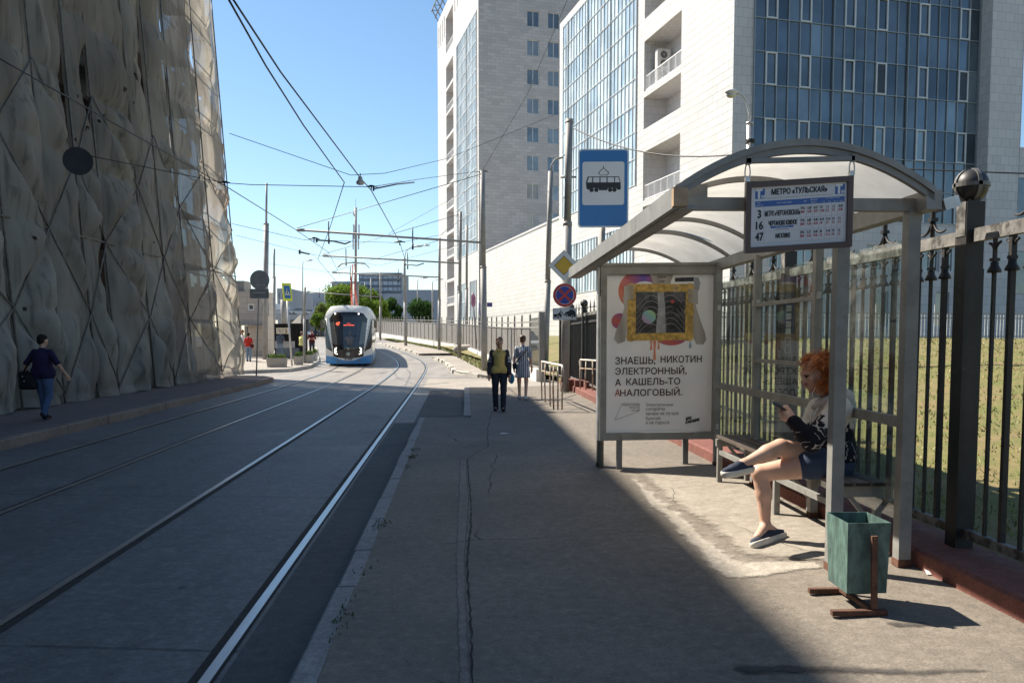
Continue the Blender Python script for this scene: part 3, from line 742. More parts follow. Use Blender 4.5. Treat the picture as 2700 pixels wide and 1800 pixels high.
# white sacks along the foot of the net
SACK = mat('white_sack', (.55, .53, .49), .8, 0, .15, 8, .2, 30)
def sack(p, s, rz):
    mb = MB(); M = Matrix.Rotation(rz, 3, 'Z'); mb.ball((0, 0, 0), (s * .34, s * .2, s * .085), 14, 8, M=M)
    mb.v = [(x + p.x + .03 * vN(x * 9, y * 9, p.y), y + p.y, p.z + s * .08 + z * (1 + .3 * vN(x * 7, y * 7, 2))) for x, y, z in mb.v]; return mb
for (u, v, s, rz, lb) in ((172, 1046, 1.1, 1.4, 'white sack nearest the man with the black bag, under the netting'), (232, 1037, .8, 1.2, 'small white sack at the foot of the netting, second from the man'),
        (418, 1015, 1.2, 1.8, 'fat white sack at the foot of the netting, biggest of the far ones'), (310, 1027, .8, 1.5, 'flat white sack at the foot of the net, halfway along'), (350, 1023, .9, 1.6, 'flat white sack just before the fat sack under the net'), (528, 1000, 1.0, 1.5, 'white sack lying at the foot of the net, furthest along the pavement')):
    p = G(u, v, z_left); sack(p, s, rz).solo('sack', SACK, lb, 'sack', 'white sacks along the foot of the netting')

# ------------------------------------------------------------------ white tiled office buildings, right
e1 = Vector((-.262, 1, 0)); e2 = Vector((1, .262, 0)); A0 = Vector((12.2, 46, 0))
e1n = e1.normalized(); e2n = e2.normalized()
STONE = tile('pale_stone_tiles', (.62, .60, .565), (.53, .51, .48), (.22, .21, .2), 1.15, .46, .016, .5, .3, .12)
STONE_G = tile('grey_stone_tiles', (.58, .56, .55), (.50, .485, .48), (.30, .29, .285), .6, .52, .012, .5, .3, .15)
STONE_T = tile('tower_stone_tiles', (.47, .455, .445), (.36, .35, .345), (.28, .27, .265), 1.1, .42, .02, .5, .3, .2)
FRAME = mat('white_window_frame', (.55, .57, .58), .4, 0, .05)
FRAME_D = mat('grey_window_frame', (.25, .28, .30), .4, .2, .05)
def PT(base_, s, t, z, off=0.0): p = base_ + e1 * s + e2 * t; return Vector((p.x, p.y, z)) - (e2n * off)     # off: out of the left-facing wall
def PF(base_, s, t, z, off=0.0): p = base_ + e1 * s + e2 * t; return Vector((p.x, p.y, z)) - (e1n * off)     # off: out of the camera-facing wall
def wall_with_holes(mb, fn, a0, a1, z0, z1, holes, mi=0):
    """wall on axis a in [a0,a1], heights [z0,z1], leaving the rectangles open"""
    xs = sorted({a0, a1, *[h[0] for h in holes], *[h[1] for h in holes]}); zs = sorted({z0, z1, *[h[2] for h in holes], *[h[3] for h in holes]})
    for i in range(len(xs) - 1):
        for k in range(len(zs) - 1):
            cx, cz = (xs[i] + xs[i + 1]) / 2, (zs[k] + zs[k + 1]) / 2
            if any(h[0] < cx < h[1] and h[2] < cz < h[3] for h in holes): continue
            mb.quad(fn(xs[i], zs[k]), fn(xs[i + 1], zs[k]), fn(xs[i + 1], zs[k + 1]), fn(xs[i], zs[k + 1]), mi)
def curtain(parent, fn, a0, a1, zs, ncol, panes, frame, n_open, seed, deep=.12, fw=.05, name='curtain_wall'):
    """glazed wall: fn(a, z, off) -> point, off > 0 outwards; panes is a list of glass materials"""
    rnd = random.Random(seed); mb = MB(); mf = MB(); wd = (a1 - a0) / ncol
    tone = [[rnd.random() for _ in range(ncol)] for _ in zs]
    for i in range(ncol):
        for k in range(len(zs) - 1):
            x0, x1 = a0 + i * wd, a0 + (i + 1) * wd; j = len(panes) - 1 if tone[k][i] > .93 else int(tone[k][i] * 1.6) if k % 2 else (0 if tone[k][i] < .55 else 1 + int(tone[k][i] * 2) % max(1, len(panes) - 1))
            tl = [rnd.uniform(-.012, .012) for _ in range(4)]
            mb.quad(fn(x0, zs[k], -.02 + tl[0]), fn(x1, zs[k], -.02 + tl[1]), fn(x1, zs[k + 1], -.02 + tl[2]), fn(x0, zs[k + 1], -.02 + tl[3]), min(j, len(panes) - 1))
    g = mb.build(name, panes, parent)
    def bar(x0, x1, z0, z1, o):
        q = [fn(x0, z0, o), fn(x1, z0, o), fn(x1, z1, o), fn(x0, z1, o)]; r_ = [fn(x0, z0, o - deep), fn(x1, z0, o - deep), fn(x1, z1, o - deep), fn(x0, z1, o - deep)]
        mf.add(q + r_, [(0, 1, 2, 3), (0, 4, 5, 1), (1, 5, 6, 2), (2, 6, 7, 3), (3, 7, 4, 0)])
    for i in range(ncol + 1): bar(a0 + i * wd - fw / 2, a0 + i * wd + fw / 2, zs[0], zs[-1], .05 if i % 7 else .11)
    for z in zs: bar(a0, a1, z - fw / 2, z + fw / 2, .047)
    mf.build('mullions', frame, g)
    for _ in range(n_open):                               # opening lights with a heavier frame of their own
        pass
    return g, wd
GB = [glass_mirror('blue_glass', (.125, .148, .165)), glass_mirror('blue_glass_light', (.135, .17, .20)), glass_mirror('blue_glass_deep', (.085, .108, .128)), glass_mirror('blue_glass_pale', (.19, .24, .27), .12, .4)]
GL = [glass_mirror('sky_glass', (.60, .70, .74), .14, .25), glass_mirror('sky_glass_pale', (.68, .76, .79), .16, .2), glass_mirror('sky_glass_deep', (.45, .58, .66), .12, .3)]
GS = glass_mirror('office_glass', (.17, .2, .22), .08, .45)

def window(parent, fn, a0, a1, z0, z1, frame, glass, mull=1, dep=.18, sill=None):
    mf = MB(); mg = MB(); fw = .07
    mg.quad(fn(a0, z0, -dep), fn(a1, z0, -dep), fn(a1, z1, -dep), fn(a0, z1, -dep))
    def bar(x0, x1, zz0, zz1, o, o2):
        q = [fn(x0, zz0, o), fn(x1, zz0, o), fn(x1, zz1, o), fn(x0, zz1, o)]; r_ = [fn(x0, zz0, o2), fn(x1, zz0, o2), fn(x1, zz1, o2), fn(x0, zz1, o2)]
        mf.add(q + r_, [(0, 1, 2, 3), (0, 4, 5, 1), (1, 5, 6, 2), (2, 6, 7, 3), (3, 7, 4, 0)])
    bar(a0, a0 + fw, z0, z1, -dep + .06, -dep); bar(a1 - fw, a1, z0, z1, -dep + .06, -dep); bar(a0 + fw, a1 - fw, z0, z0 + fw, -dep + .058, -dep); bar(a0 + fw, a1 - fw, z1 - fw, z1, -dep + .058, -dep)
    for m in range(mull):
        x = a0 + (a1 - a0) * (m + 1) / (mull + 1); bar(x - .04, x + .04, z0 + fw, z1 - fw, -dep + .062, -dep)
    rv = MB()                                            # the reveal
    for q in (((a0, z0), (a0, z1)), ((a1, z1), (a1, z0)), ((a0, z1), (a1, z1)), ((a1, z0), (a0, z0))):
        rv.quad(fn(*q[0], 0), fn(*q[1], 0), fn(*q[1], -dep), fn(*q[0], -dep))
    f = mf.build('window', frame, parent); mg.build('pane', glass, f); rv.build('reveal', STONE_G, f)
    return f

near = thing('glass_office_building', 'tall white tiled office building with dark blue glass front behind the shelter', 'building', (A0.x, A0.y, 1.6))
ZT = 30.0
# front facing the camera
fF = lambda t, z, o=0: PF(A0, 0, t, z, o); fL = lambda s, z, o=0: PT(A0, s, 0, z, o)
zr = [19.33 - 1.81 * k for k in range(-5, 7)]; zr = sorted(zr)     # pane rows 8.5 .. 28.4
ZC = zr[0]
holes = [(1.2, 15.8, ZC, zr[-1])] + [(t, t + 1.15, z, z + 1.5) for z in (5.6,) for t in (2.4, 4.1, 6.3, 8.6, 10.4, 12.4, 14.0)] + [(t, t + .95, 2.3, 4.4) for t in (3.2, 6.6, 9.2, 11.2, 13.4)]
mb = MB(); wall_with_holes(mb, fF, 0, 15.85, 1.2, ZT, holes)
mb.quad(fF(15.85, 1.2), fF(15.85, 1.2, .9), fF(15.85, ZT, .9), fF(15.85, ZT)); mb.quad(fF(15.85, 1.2, .9), fF(18.1, 1.2, .9), fF(18.1, ZT, .9), fF(15.85, ZT, .9))
q = lambda t, s, z: PT(A0, s, t, z)
mb.quad(q(18.1, -.9, 1.2), q(18.1, 30, 1.2), q(18.1, 30, ZT), q(18.1, -.9, ZT)); mb.quad(q(18.1, 30, 1.2), q(0, 30, 1.2), q(0, 30, ZT), q(18.1, 30, ZT))
mb.quad(q(0, 0, ZT), q(18.1, 0, ZT), q(18.1, 30, ZT), q(0, 30, ZT))
mb.build('front_wall', STONE_G, near)
g, wd = curtain(near, fF, 1.2, 15.8, zr, 21, GB, FRAME_D, 0, 3)
for k in range(0, len(zr) - 1, 2):                        # opening windows on every second row
    for i in (1, 4, 8, 11, 15, 19):
        x0, x1 = 1.2 + i * wd, 1.2 + (i + 1) * wd; z0, z1 = zr[k], zr[k + 1]; f_ = .085; tilt = (k, i) in ((4, 11), (4, 19)); mo = MB()
        for (a, b_, c, d) in ((x0, x0 + f_, z0, z1), (x1 - f_, x1, z0, z1), (x0 + f_, x1 - f_, z0, z0 + f_), (x0 + f_, x1 - f_, z1 - f_, z1)):
            q_ = [fF(a, c, .075), fF(b_, c, .075), fF(b_, d, .075), fF(a, d, .075)]; r_ = [fF(a, c, 0), fF(b_, c, 0), fF(b_, d, 0), fF(a, d, 0)]
            mo.add(q_ + r_, [(0, 1, 2, 3), (0, 4, 5, 1), (1, 5, 6, 2), (2, 6, 7, 3), (3, 7, 4, 0)])
        if tilt: mo.quad(fF(x0 + f_, z0 + f_, .03), fF(x1 - f_, z0 + f_, .03), fF(x1 - f_, z1 - f_, .03), fF(x0 + f_, z1 - f_, .03), 1)
        mo.build('opening_window', [FRAME, DARKWIN], near)
for h in holes[1:]: window(near, fF, *h, FRAME, GS, 1 if h[3] - h[2] < 1.8 else 0)
# lit wall facing the street: balconies, curtain wall, low window band
bal = [(6.2, 11.7, z0, z1) for z0, z1 in ((18.6, 22.0), (16.05, 18.2), (11.15, 14.5), (8.6, 10.75), (23.5, 25.65), (26.0, 29.4))]
HL = bal + [(12.9, 29.0, 12.5, 29.3), (13.2, 18.9, 5.5, 9.8), (20.4, 26.6, 5.5, 9.8)]
mb = MB(); wall_with_holes(mb, fL, 0, 30, 1.2, ZT, HL); mb.build('street_wall', STONE, near)
mb = MB()
for (a0, a1, z0, z1) in bal:
    D = -1.7
    mb.quad(fL(a0, z0, 0), fL(a0, z1, 0), fL(a0, z1, D), fL(a0, z0, D)); mb.quad(fL(a1, z0, D), fL(a1, z1, D), fL(a1, z1, 0), fL(a1, z0, 0))
    mb.quad(fL(a0, z0, D), fL(a0, z1, D), fL(a1, z1, D), fL(a1, z0, D)); mb.quad(fL(a0, z1, 0), fL(a1, z1, 0), fL(a1, z1, D), fL(a0, z1, D)); mb.quad(fL(a0, z0, 0), fL(a0, z0, D), fL(a1, z0, D), fL(a1, z0, 0))
mb.build('balcony_recess', STONE_G, near)
for (a0, a1, z0, z1) in (bal[0], bal[2], bal[5]):
    mb = MB()
    for zz in (z0 + 1.05, z0 + .12): mb.bar(fL(a0, zz, -.12), fL(a1, zz, -.12), .05, .05)
    n = 34
    for k in range(n + 1): x = a0 + (a1 - a0) * k / n; mb.bar(fL(x, z0, -.12), fL(x, z0 + 1.05, -.12), .025 if k % 6 else .05)
    mb.build('balcony_railing', WHITE, near)
curtain(near, fL, 12.9, 29.0, [12.5] + [12.5 + 1.87 * k for k in range(1, 10)], 23, GL, FRAME, 0, 8)
for h in HL[-2:]: curtain(near, fL, h[0], h[1], [h[2], h[2] + 2.9, h[3]], 9, GL, FRAME, 0, 9, name='window_band')
mb = MB()                                                 # grey string course
mb.add([fL(0, 4.2, .03), fL(30, 4.2, .03), fL(30, 4.65, .03), fL(0, 4.65, .03), fL(0, 4.2, 0), fL(30, 4.2, 0), fL(30, 4.65, 0), fL(0, 4.65, 0)], [(0, 1, 2, 3), (0, 4, 5, 1), (2, 6, 7, 3), (0, 3, 7, 4)])
mb.build('string_course', STONE_G, near)
# air conditioners on the upper balcony
acm = mat('ac_white', (.62, .61, .58), .4, 0, .05)
for k, (s, z, lb) in enumerate(((10.9, 19.95, 'white air conditioner with two fans standing on top of another one in a balcony'), (10.9, 18.64, 'lower white air conditioner half hidden by the balcony railing'))):
    o = fL(s, z, -1.0); t = thing('air_conditioner', lb, 'air conditioner', o, 'air conditioners in the balcony'); mb = MB(); ux = e2n; uy = -e1n
    H = 1.3 if k == 0 else 1.25
    mb.prism(rrect(.95, H, .05), o + Vector((0, 0, H / 2 + .01)) + e1n * .2, -e2n * -1, (0, 0, 1), .4); mb.build('casing', acm, t)
    for c in (.36, .94):
        fb = MB(); M = Matrix((e2n, Vector((0, 0, 1)), e1n)).transposed(); q0 = o + Vector((0, 0, c)) - e1n * .205
        fb.prism(disc(.25, 24), q0, e2n, (0, 0, 1), .012); f_ = fb.build('fan', INK, t)
        gb = MB()
        for r_ in (.08, .16, .24): gb.tube([q0 - e1n * .02 + e2n * r_ * math.cos(a) + Vector((0, 0, r_ * math.sin(a))) for a in [2 * math.pi * i / 20 for i in range(21)]], .006, 4)
        for i in range(4): a = math.pi * i / 4; gb.bar(q0 - e1n * .02 + e2n * .25 * math.cos(a) + Vector((0, 0, .25 * math.sin(a))), q0 - e1n * .02 - e2n * .25 * math.cos(a) - Vector((0, 0, .25 * math.sin(a))), .01)
        gb.build('grille', acm, f_)
# low annex
ann = thing('low_annex', 'long low windowless white tiled wall block between the two office towers', 'building', PT(A0, 45, 0, 1.5))
mb = MB(); fA = lambda s, z, o=0: PT(A0, s, .12, z, o)
mb.quad(fA(30.02, 1.2), fA(61.5, 1.2), fA(61.5, 12.65), fA(30.02, 12.65)); mb.quad(fA(30.02, 12.65), fA(61.5, 12.65), PT(A0, 61.5, 14, 12.65), PT(A0, 30.02, 14, 12.65))
mb.build('wall', STONE, ann)
mb = MB()
for z0, z1, o in ((12.65, 12.85, .08), (4.3, 4.8, .03)):
    mb.add([fA(30.02, z0, o), fA(61.5, z0, o), fA(61.5, z1, o), fA(30.02, z1, o), fA(30.02, z0, -.2), fA(61.5, z0, -.2), fA(61.5, z1, -.2), fA(30.02, z1, -.2)], [(0, 1, 2, 3), (0, 4, 5, 1), (2, 6, 7, 3), (1, 5, 6, 2)])
mb.build('coping', STONE_G, ann)
# far tower
B0 = Vector((-4.4, 109.6, 0)); tw = thing('white_tower', 'far white tiled tower with a column of open balconies and a strip of blue glass', 'building', B0)
fTL = lambda s, z, o=0: PT(B0, s, 0, z, o); fTF = lambda t, z, o=0: PF(B0, 0, t, z, o); TZ = 54.3
s0 = 0
balT = []
z = 52.0
for k in range(7):
    zt = 52.0 - 7.55 * k; balT += [(17.3, 23.3, zt - (5.4 if k == 0 else 3.3), zt), (17.3, 23.3, zt - (7.3 if k else 7.35) + .1, zt - (5.65 if k == 0 else 3.75))] if k else [(17.3, 23.3, 46.6, 52.0)]
balT = [h for h in balT if h[2] > 3]
slots = [(a, a + .55, 49.6, 53.0) for a in (24.4, 26.2, 28.0, 29.4)] + [(a, a + .5, 50.2, 53.4) for a in (15.6, 13.4, 11.0, 8.6)]
HT = balT + slots + [(1.0, 15.8 - .9, 13.4, 44.7), (1.5, 5.5, 4.2, 9.5), (7.5, 14.5, 4.2, 9.5)]
slots_ok = [h for h in slots if not (h[0] < 14.9 and h[2] < 44.7)]
mb = MB(); wall_with_holes(mb, fTL, 0, 31, 1.2, TZ, HT); mb.build('street_wall', STONE, tw)
mb = MB()
for (a0, a1, z0, z1) in balT + slots:
    D = -1.8 if a1 - a0 > 2 else -.5
    mb.quad(fTL(a0, z0, 0), fTL(a0, z1, 0), fTL(a0, z1, D), fTL(a0, z0, D)); mb.quad(fTL(a1, z0, D), fTL(a1, z1, D), fTL(a1, z1, 0), fTL(a1, z0, 0))
    mb.quad(fTL(a0, z0, D), fTL(a0, z1, D), fTL(a1, z1, D), fTL(a1, z0, D)); mb.quad(fTL(a0, z1, 0), fTL(a1, z1, 0), fTL(a1, z1, D), fTL(a0, z1, D)); mb.quad(fTL(a0, z0, 0), fTL(a0, z0, D), fTL(a1, z0, D), fTL(a1, z0, 0))
mb.build('balcony_recess', STONE_G, tw)
mb = MB()
for (a0, a1, z0, z1) in balT[::2]:
    mb.bar(fTL(a0, z0 + 1.05, -.1), fTL(a1, z0 + 1.05, -.1), .07)
    for k in range(15): x = a0 + (a1 - a0) * k / 14; mb.bar(fTL(x, z0, -.1), fTL(x, z0 + 1.05, -.1), .05)
mb.build('balcony_railing', WHITE, tw)
curtain(tw, fTL, 1.0, 14.9, [13.4 + 1.8412 * k for k in range(18)], 15, GL, FRAME, 0, 12, fw=.11)
for h in HT[-2:]: curtain(tw, fTL, h[0], h[1], [h[2], h[2] + 2.6, h[3]], 7, GL, FRAME, 0, 9, fw=.1, name='window_band')
HF = [(a0, a1, 45.0 - 3.78 * k - 2.05, 45.0 - 3.78 * k) for k in range(11) for a0, a1 in ((6.4, 8.05), (9.2, 10.8), (12.2, 13.8))]
mb = MB(); wall_with_holes(mb, fTF, 0, 20, 1.2, TZ, HF)
mb.quad(fTF(20, 1.2), PF(B0, 31, 20, 1.2), PF(B0, 31, 20, TZ), fTF(20, TZ)); mb.quad(PF(B0, 31, 20, 1.2), PF(B0, 31, 0, 1.2), PF(B0, 31, 0, TZ), PF(B0, 31, 20, TZ)); mb.quad(fTF(0, TZ), fTF(20, TZ), PF(B0, 31, 20, TZ), PF(B0, 31, 0, TZ))
mb.build('front_wall', STONE_T, tw)
GT = [GB[1], GS, glass_mirror('office_glass_pale', (.24, .27, .28), .1, .4)]
for k, h in enumerate(HF): window(tw, fTF, *h, FRAME, GB[0] if k < 3 else GT[1 + k % 2], 1, .22)
mb = MB()                                                 # roof-edge rail of steel hoops
for k in range(13): s = 31 - 2.2 * k; mb.bar(fTL(s, TZ, -.3), fTL(s, TZ + 2.0, .9), .14); mb.bar(fTL(s, TZ + 2.0, .9), fTL(s, TZ + 2.0, -.3), .1)
for o, z in ((.9, TZ + 2.0), (.3, TZ + 1.0)): mb.bar(fTL(31.6, z, o), fTL(3, z, o), .14)
mb.build('roof_railing', STEEL_D, tw)
# right-hand wing in shade
wing = thing('blue_glass_wing', 'low dark wing with blue glass at the right edge, beyond the office building', 'building', (34, 52, 1.6))
fW = lambda t, z, o=0: PF(A0, 3.0, t, z, o)
hw = [(19.6, 26.6, 9.2, 12.2), (19.6, 26.6, 4.6, 7.4)]
mb = MB(); wall_with_holes(mb, fW, 18.12, 44, 1.2, 14.2, hw); mb.quad(fW(18.12, 14.2), fW(44, 14.2), PF(A0, 20, 44, 14.2), PF(A0, 20, 18.12, 14.2)); mb.build('wall', STONE_G, wing)
for h in hw: curtain(wing, fW, h[0], h[1], [h[2], h[3]], 6, GB, FRAME_D, 0, 4, name='window_band')
# ------------------------------------------------------------------ far things on the left
BEIGE = tile('beige_stone_cladding', (.52, .45, .375), (.47, .41, .345), (.32, .28, .24), 1.5, .75, .02, .6, .2, .12)
BEIGE_U = tile('beige_upper_cladding', (.42, .375, .325), (.38, .34, .30), (.3, .27, .24), 1.2, .35, .02, .6, .2, .12)
def at(u, v, d): return W(u, v, d)
d = 52; L = W(590, 900, d).x; R = W(698, 900, d).x; zb = z_left(0, d) - .1; z1 = W(0, 832, d).z; z2 = W(0, 768, d).z; z3 = W(0, 747, d + 3).z
bt = thing('beige_building', 'two storey beige stone building with a doorway at the left end of the street', 'building', ((L + R) / 2, d, zb))
fB = lambda x, z, o=0: Vector((x, d - o, z))
dl, dr = W(638, 900, d).x, W(655, 900, d).x; dz = W(0, 858, d).z
w1 = (W(636, 0, d).x, W(653, 0, d).x, W(0, 818, d).z, W(0, 801, d).z); w2 = (W(675, 0, d).x, W(693, 0, d).x, W(0, 819, d).z, W(0, 801, d).z)
mb = MB(); wall_with_holes(mb, fB, L, R, zb, z1, [(dl, dr, zb, dz)]); mb.quad((R, d, zb), (R, d + 2, zb), (R, d + 2, z1), (R, d, z1)); mb.build('ground_floor_wall', BEIGE, bt)
mb = MB(); wall_with_holes(mb, fB, L, R, z1, z2, [w1, w2]); mb.quad((R, d, z1), (R, d + 2, z1), (R, d + 2, z2), (R, d, z2)); mb.quad((L, d, z2), (R, d, z2), (R, d + 2, z2), (L, d + 2, z2)); mb.build('upper_wall', BEIGE_U, bt)
mb = MB(); mb.box(((L + R) / 2 - .6, d + 1.2, (z2 + z3) / 2), (R - L - 1.6, 1.4, z3 - z2)); mb.build('roof_plant', STEEL_D, bt)
for wv in (w1, w2): window(bt, fB, *wv, WHITE if wv is w1 else STEEL_D, GS, 0, .12)
mb = MB(); mb.quad((dl, d + .5, zb), (dr, d + .5, zb), (dr, d + .5, dz), (dl, d + .5, dz)); mb.build('door', GS, bt)
mb = MB(); mb.box(((dl + dr) / 2 + .4, d - .35, dz + .05), (dr - dl + 1.6, .7, .1)); mb.build('canopy', STEEL_D, bt)
# black hoarding with the exit plate
d = 49.5; L = W(707, 0, d).x; R = W(795, 0, d).x; zb = W(0, 947, d).z; zt = W(0, 853, d).z
hb = thing('black_hoarding', 'black panelled stairwell hoarding with a pale plate marked 2', 'hoarding', ((L + R) / 2, d, zb))
HBM = mat('black_panel', (.012, .012, .013), .7, 0, .2, spec=.2)
mb = MB()
for k in range(4):
    x0 = L + (R - L) * k / 4; x1 = L + (R - L) * (k + 1) / 4 - .02; mb.box(((x0 + x1) / 2, d + .1, (zb + zt) / 2), (x1 - x0, .2, zt - zb))
mb.build('panel', HBM, hb)
zz = W(0, 915, d).z
mb = MB(); mb.box(((L + R) / 2 - .2, d - .03, (zb + zz) / 2), ((R - L) * .72, .05, zz - zb - .1)); mb.build('counter', mat('grey_blue_panel', (.1, .13, .17), .5), hb)
mb = MB(); mb.box((W(715, 0, d).x, d - .04, W(0, 908, d).z), (.3, .04, .42)); mb.box((W(742, 0, d).x, d - .04, W(0, 908, d).z), (.9, .04, .4)); mb.build('notice', mat('grey_notice', (.35, .35, .36), .5), hb)
pc = W(745, 872, d); ux = Vector((1, 0, 0)); uz = Vector((0, 0, 1)); pw, ph = W(762, 0, d).x - W(729, 0, d).x, W(0, 864, d).z - W(0, 880, d).z
mb = MB(); mb.prism(rrect(pw, ph, .02), pc + Vector((0, -.03, 0)), ux, uz, .03); pl_ = mb.build('plate', mat('cream_plate', (.62, .55, .42), .5), hb)
mb = MB(); o = pc + Vector((0, -.064, 0))
put_text(mb, '2', o, ux, uz, (pw * .24, -ph * .3, pw * .38, ph * .3), bold=.008)
put_text(mb, 'ТУЛЬСКАЯ', o, ux, uz, (-pw * .42, ph * .06, pw * .14, ph * .24)); put_text(mb, 'выход', o, ux, uz, (-pw * .28, -ph * .26, pw * .04, -ph * .08)); mb.build('lettering', INK, pl_)
mb = MB(); a = W(778, 850, d + .6); b_ = W(794, 826, d + 3.2)
mb.quad(W(768, 852, d + .3), W(793, 852, d + .3), W(793, 828, d + 3), W(783, 838, d + 2)); mb.build('canopy', mat('bent_board', (.12, .11, .09), .8), hb)

# far blocks (concrete, glass) beyond the overpass
def block(name, label, u0, u1, v0, d, m, dep=25, rows=0, cols=0, glass=None, cat='building', vb=905, fm=None):
    x0, x1 = W(u0, 0, d).x, W(u1, 0, d).x; zt = W(0, v0, d).z; zb = 0
    t = thing(name, label, cat, ((x0 + x1) / 2, d, zb)); mb = MB()
    mb.box(((x0 + x1) / 2, d + dep / 2, (zb + zt) / 2), (x1 - x0, dep, zt - zb)); mb.build('wall', m, t)
    if rows:
        hh = 3.3
        for r in range(rows):
            z1 = zt - 1.0 - r * hh; MB().quad((x0 + .5, d - .06, z1 - hh * .62), (x1 - .5, d - .06, z1 - hh * .62), (x1 - .5, d - .06, z1), (x0 + .5, d - .06, z1)).build('window_band', glass, t)
    return t
FG = mat('far_grey_concrete', (.29, .31, .34), .7, 0, .1, .1); FG2 = mat('far_pale_concrete', (.36, .37, .39), .7, 0, .1, .1); FBL = mat('far_blue_glass', (.16, .23, .31), .25, .3, .25, .1); FDK = mat('far_dark', (.13, .15, .18), .5, 0, .2)
FWB = tile('far_window_band', (.14, .165, .2), (.1, .12, .15), (.36, .38, .4), 2.2, 2.6, .35, .3, 0, 0, 0.)
FWG = tile('far_window_grid', (.44, .5, .55), (.3, .36, .42), (.12, .14, .17), 2.6, 2.6, .3, .3, 0, 0, 0.)
block('office_block', 'far grey office block with rows of dark windows behind the kiosk', 716, 749, 760, 250, FG2, 30, 9, 8, FWB)
block('flat_roofed_hall', 'far low grey flat roofed hall between the lamp posts', 749, 862, 794, 320, FG, 40, 2, 26, FWB)
block('stepped_block', 'far grey stepped rooftop block left of the big green tree', 797, 856, 772, 345, FG, 20)
t = block('blue_glass_tower', 'far slanted blue glass tower half hidden by the bright tree', 864, 936, 742, 400, FBL, 30, 6, 14, FWB)
block('window_grid_tower', 'far apartment tower with a dense grid of square windows above the tram', 937, 1052, 719, 430, FDK, 30, 10, 19, FWG)
block('blank_grey_hall', 'far large blank blue grey hall right of the trees', 1052, 1180, 764, 330, mat('far_slate_cladding', (.24, .28, .34), .6, 0, .06, .1), 40)
block('long_grey_wing', 'far long grey wing joining the window tower and the blank hall', 1003, 1056, 774, 335, mat('far_slate_cladding_pale', (.29, .33, .38), .6, 0, .06, .1), 30)
# overpass
d = 190; x0, x1 = W(690, 0, d).x, W(905, 0, d).x; zd = W(0, 829, d).z; zu = W(0, 842, d).z
ov = thing('overpass', 'concrete road overpass crossing the end of the street', 'bridge', ((x0 + x1) / 2, d, 1.7))
mb = MB(); mb.box(((x0 + x1) / 2, d + 6, (zd + zu) / 2), (x1 - x0, 12, zd - zu)); mb.build('deck', FG2, ov)
for u in (722, 742, 770, 800, 812, 850): x = W(u, 0, d).x; mb = MB(); mb.box((x, d + 6, (1.5 + zu) / 2), (1.4, 3, zu - 1.5)); mb.build('pier', FG, ov)
mb = MB(); mb.box(((x0 + x1) / 2, d + 16, 2.6), (x1 - x0, 1, 5.4)); mb.build('shaded_abutment', FDK, ov)
mb = MB()
for k in range(80): x = x0 + (x1 - x0) * k / 79; mb.box((x, d - .1, zd + .55), (.08, .08, 1.1))
mb.box(((x0 + x1) / 2, d - .1, zd + 1.1), (x1 - x0, .1, .1)); mb.build('railing', STEEL_D, ov)
# ------------------------------------------------------------------ iron fence along the pavement
fen = thing('iron_fence', 'black wrought iron fence with ball topped pillars behind the tram shelter', 'fence', (fence_x(10), 10, .2))
PB = lambda d: .25 + ramp(d)
PILS = [5.40 + 3.05 * k for k in range(-2, 9)]
FBALL = mat('black_ball_paint', (.018, .017, .017), .5, 0, .3, 5)
PGREY = mat('worn_pillar_edge', (.2, .19, .175), .6, 0, .3, 10, col2=(.05, .045, .04), t2=(.45, .6), s2=8)
fdir = Vector((-.05, 1, 0)).normalized(); fnor = Vector((1, .05, 0)).normalized()
def fp(d, z, o=0.0): return Vector((fence_x(d), d, z)) + fnor * o
for d in PILS:
    z0 = PB(d); mb = MB(); M = Matrix((fnor, fdir, Vector((0, 0, 1)))).transposed(); near_ = d < 12
    mb.box(fp(d, z0 + 1.14), (.12, .12, 2.28), M)
    if near_: mb.box(fp(d, z0 + 1.0, .075), (.03, .05, 1.7), M); mb.box(fp(d, z0 + 2.17, -.0625), (.005, .10, .22), M, 1)
    p_ = mb.build('pillar', [BLACK, PGREY], fen); c = fp(d, z0 + 2.39)
    mb = MB(); mb.ball(c, .105, 16, 10); mb.box(fp(d, z0 + 2.285), (.08, .08, .03), M)
    for ax in ((0, 0, 1), (1, 0, 0), (0, 1, 0)):
        a = Vector(ax); u_ = a.orthogonal().normalized(); v_ = a.cross(u_)
        r0, r1, hw_ = .104, .111, .013; n = 28; vs = []
        for k in range(n): t = 2 * math.pi * k / n; w_ = u_ * math.cos(t) + v_ * math.sin(t); vs += [c + w_ * r0 - a * hw_, c + w_ * r1 - a * hw_, c + w_ * r1 + a * hw_, c + w_ * r0 + a * hw_]
        mb.add(vs, [(4 * k + j, 4 * ((k + 1) % n) + j, 4 * ((k + 1) % n) + (j + 1) % 4, 4 * k + (j + 1) % 4) for k in range(n) for j in range(4)], 1)
    mb.build('ball', [FBALL, mat('ball_band', (.13, .125, .12), .5)], p_)
def arc_pts(c, ax, up, r, a0, a1, n=7, sx=1.0): return [Vector(c) + Vector(ax) * (r * sx * math.cos(rad(a0 + (a1 - a0) * k / n))) + Vector(up) * (r * math.sin(rad(a0 + (a1 - a0) * k / n))) for k in range(n + 1)]
UP = Vector((0, 0, 1))
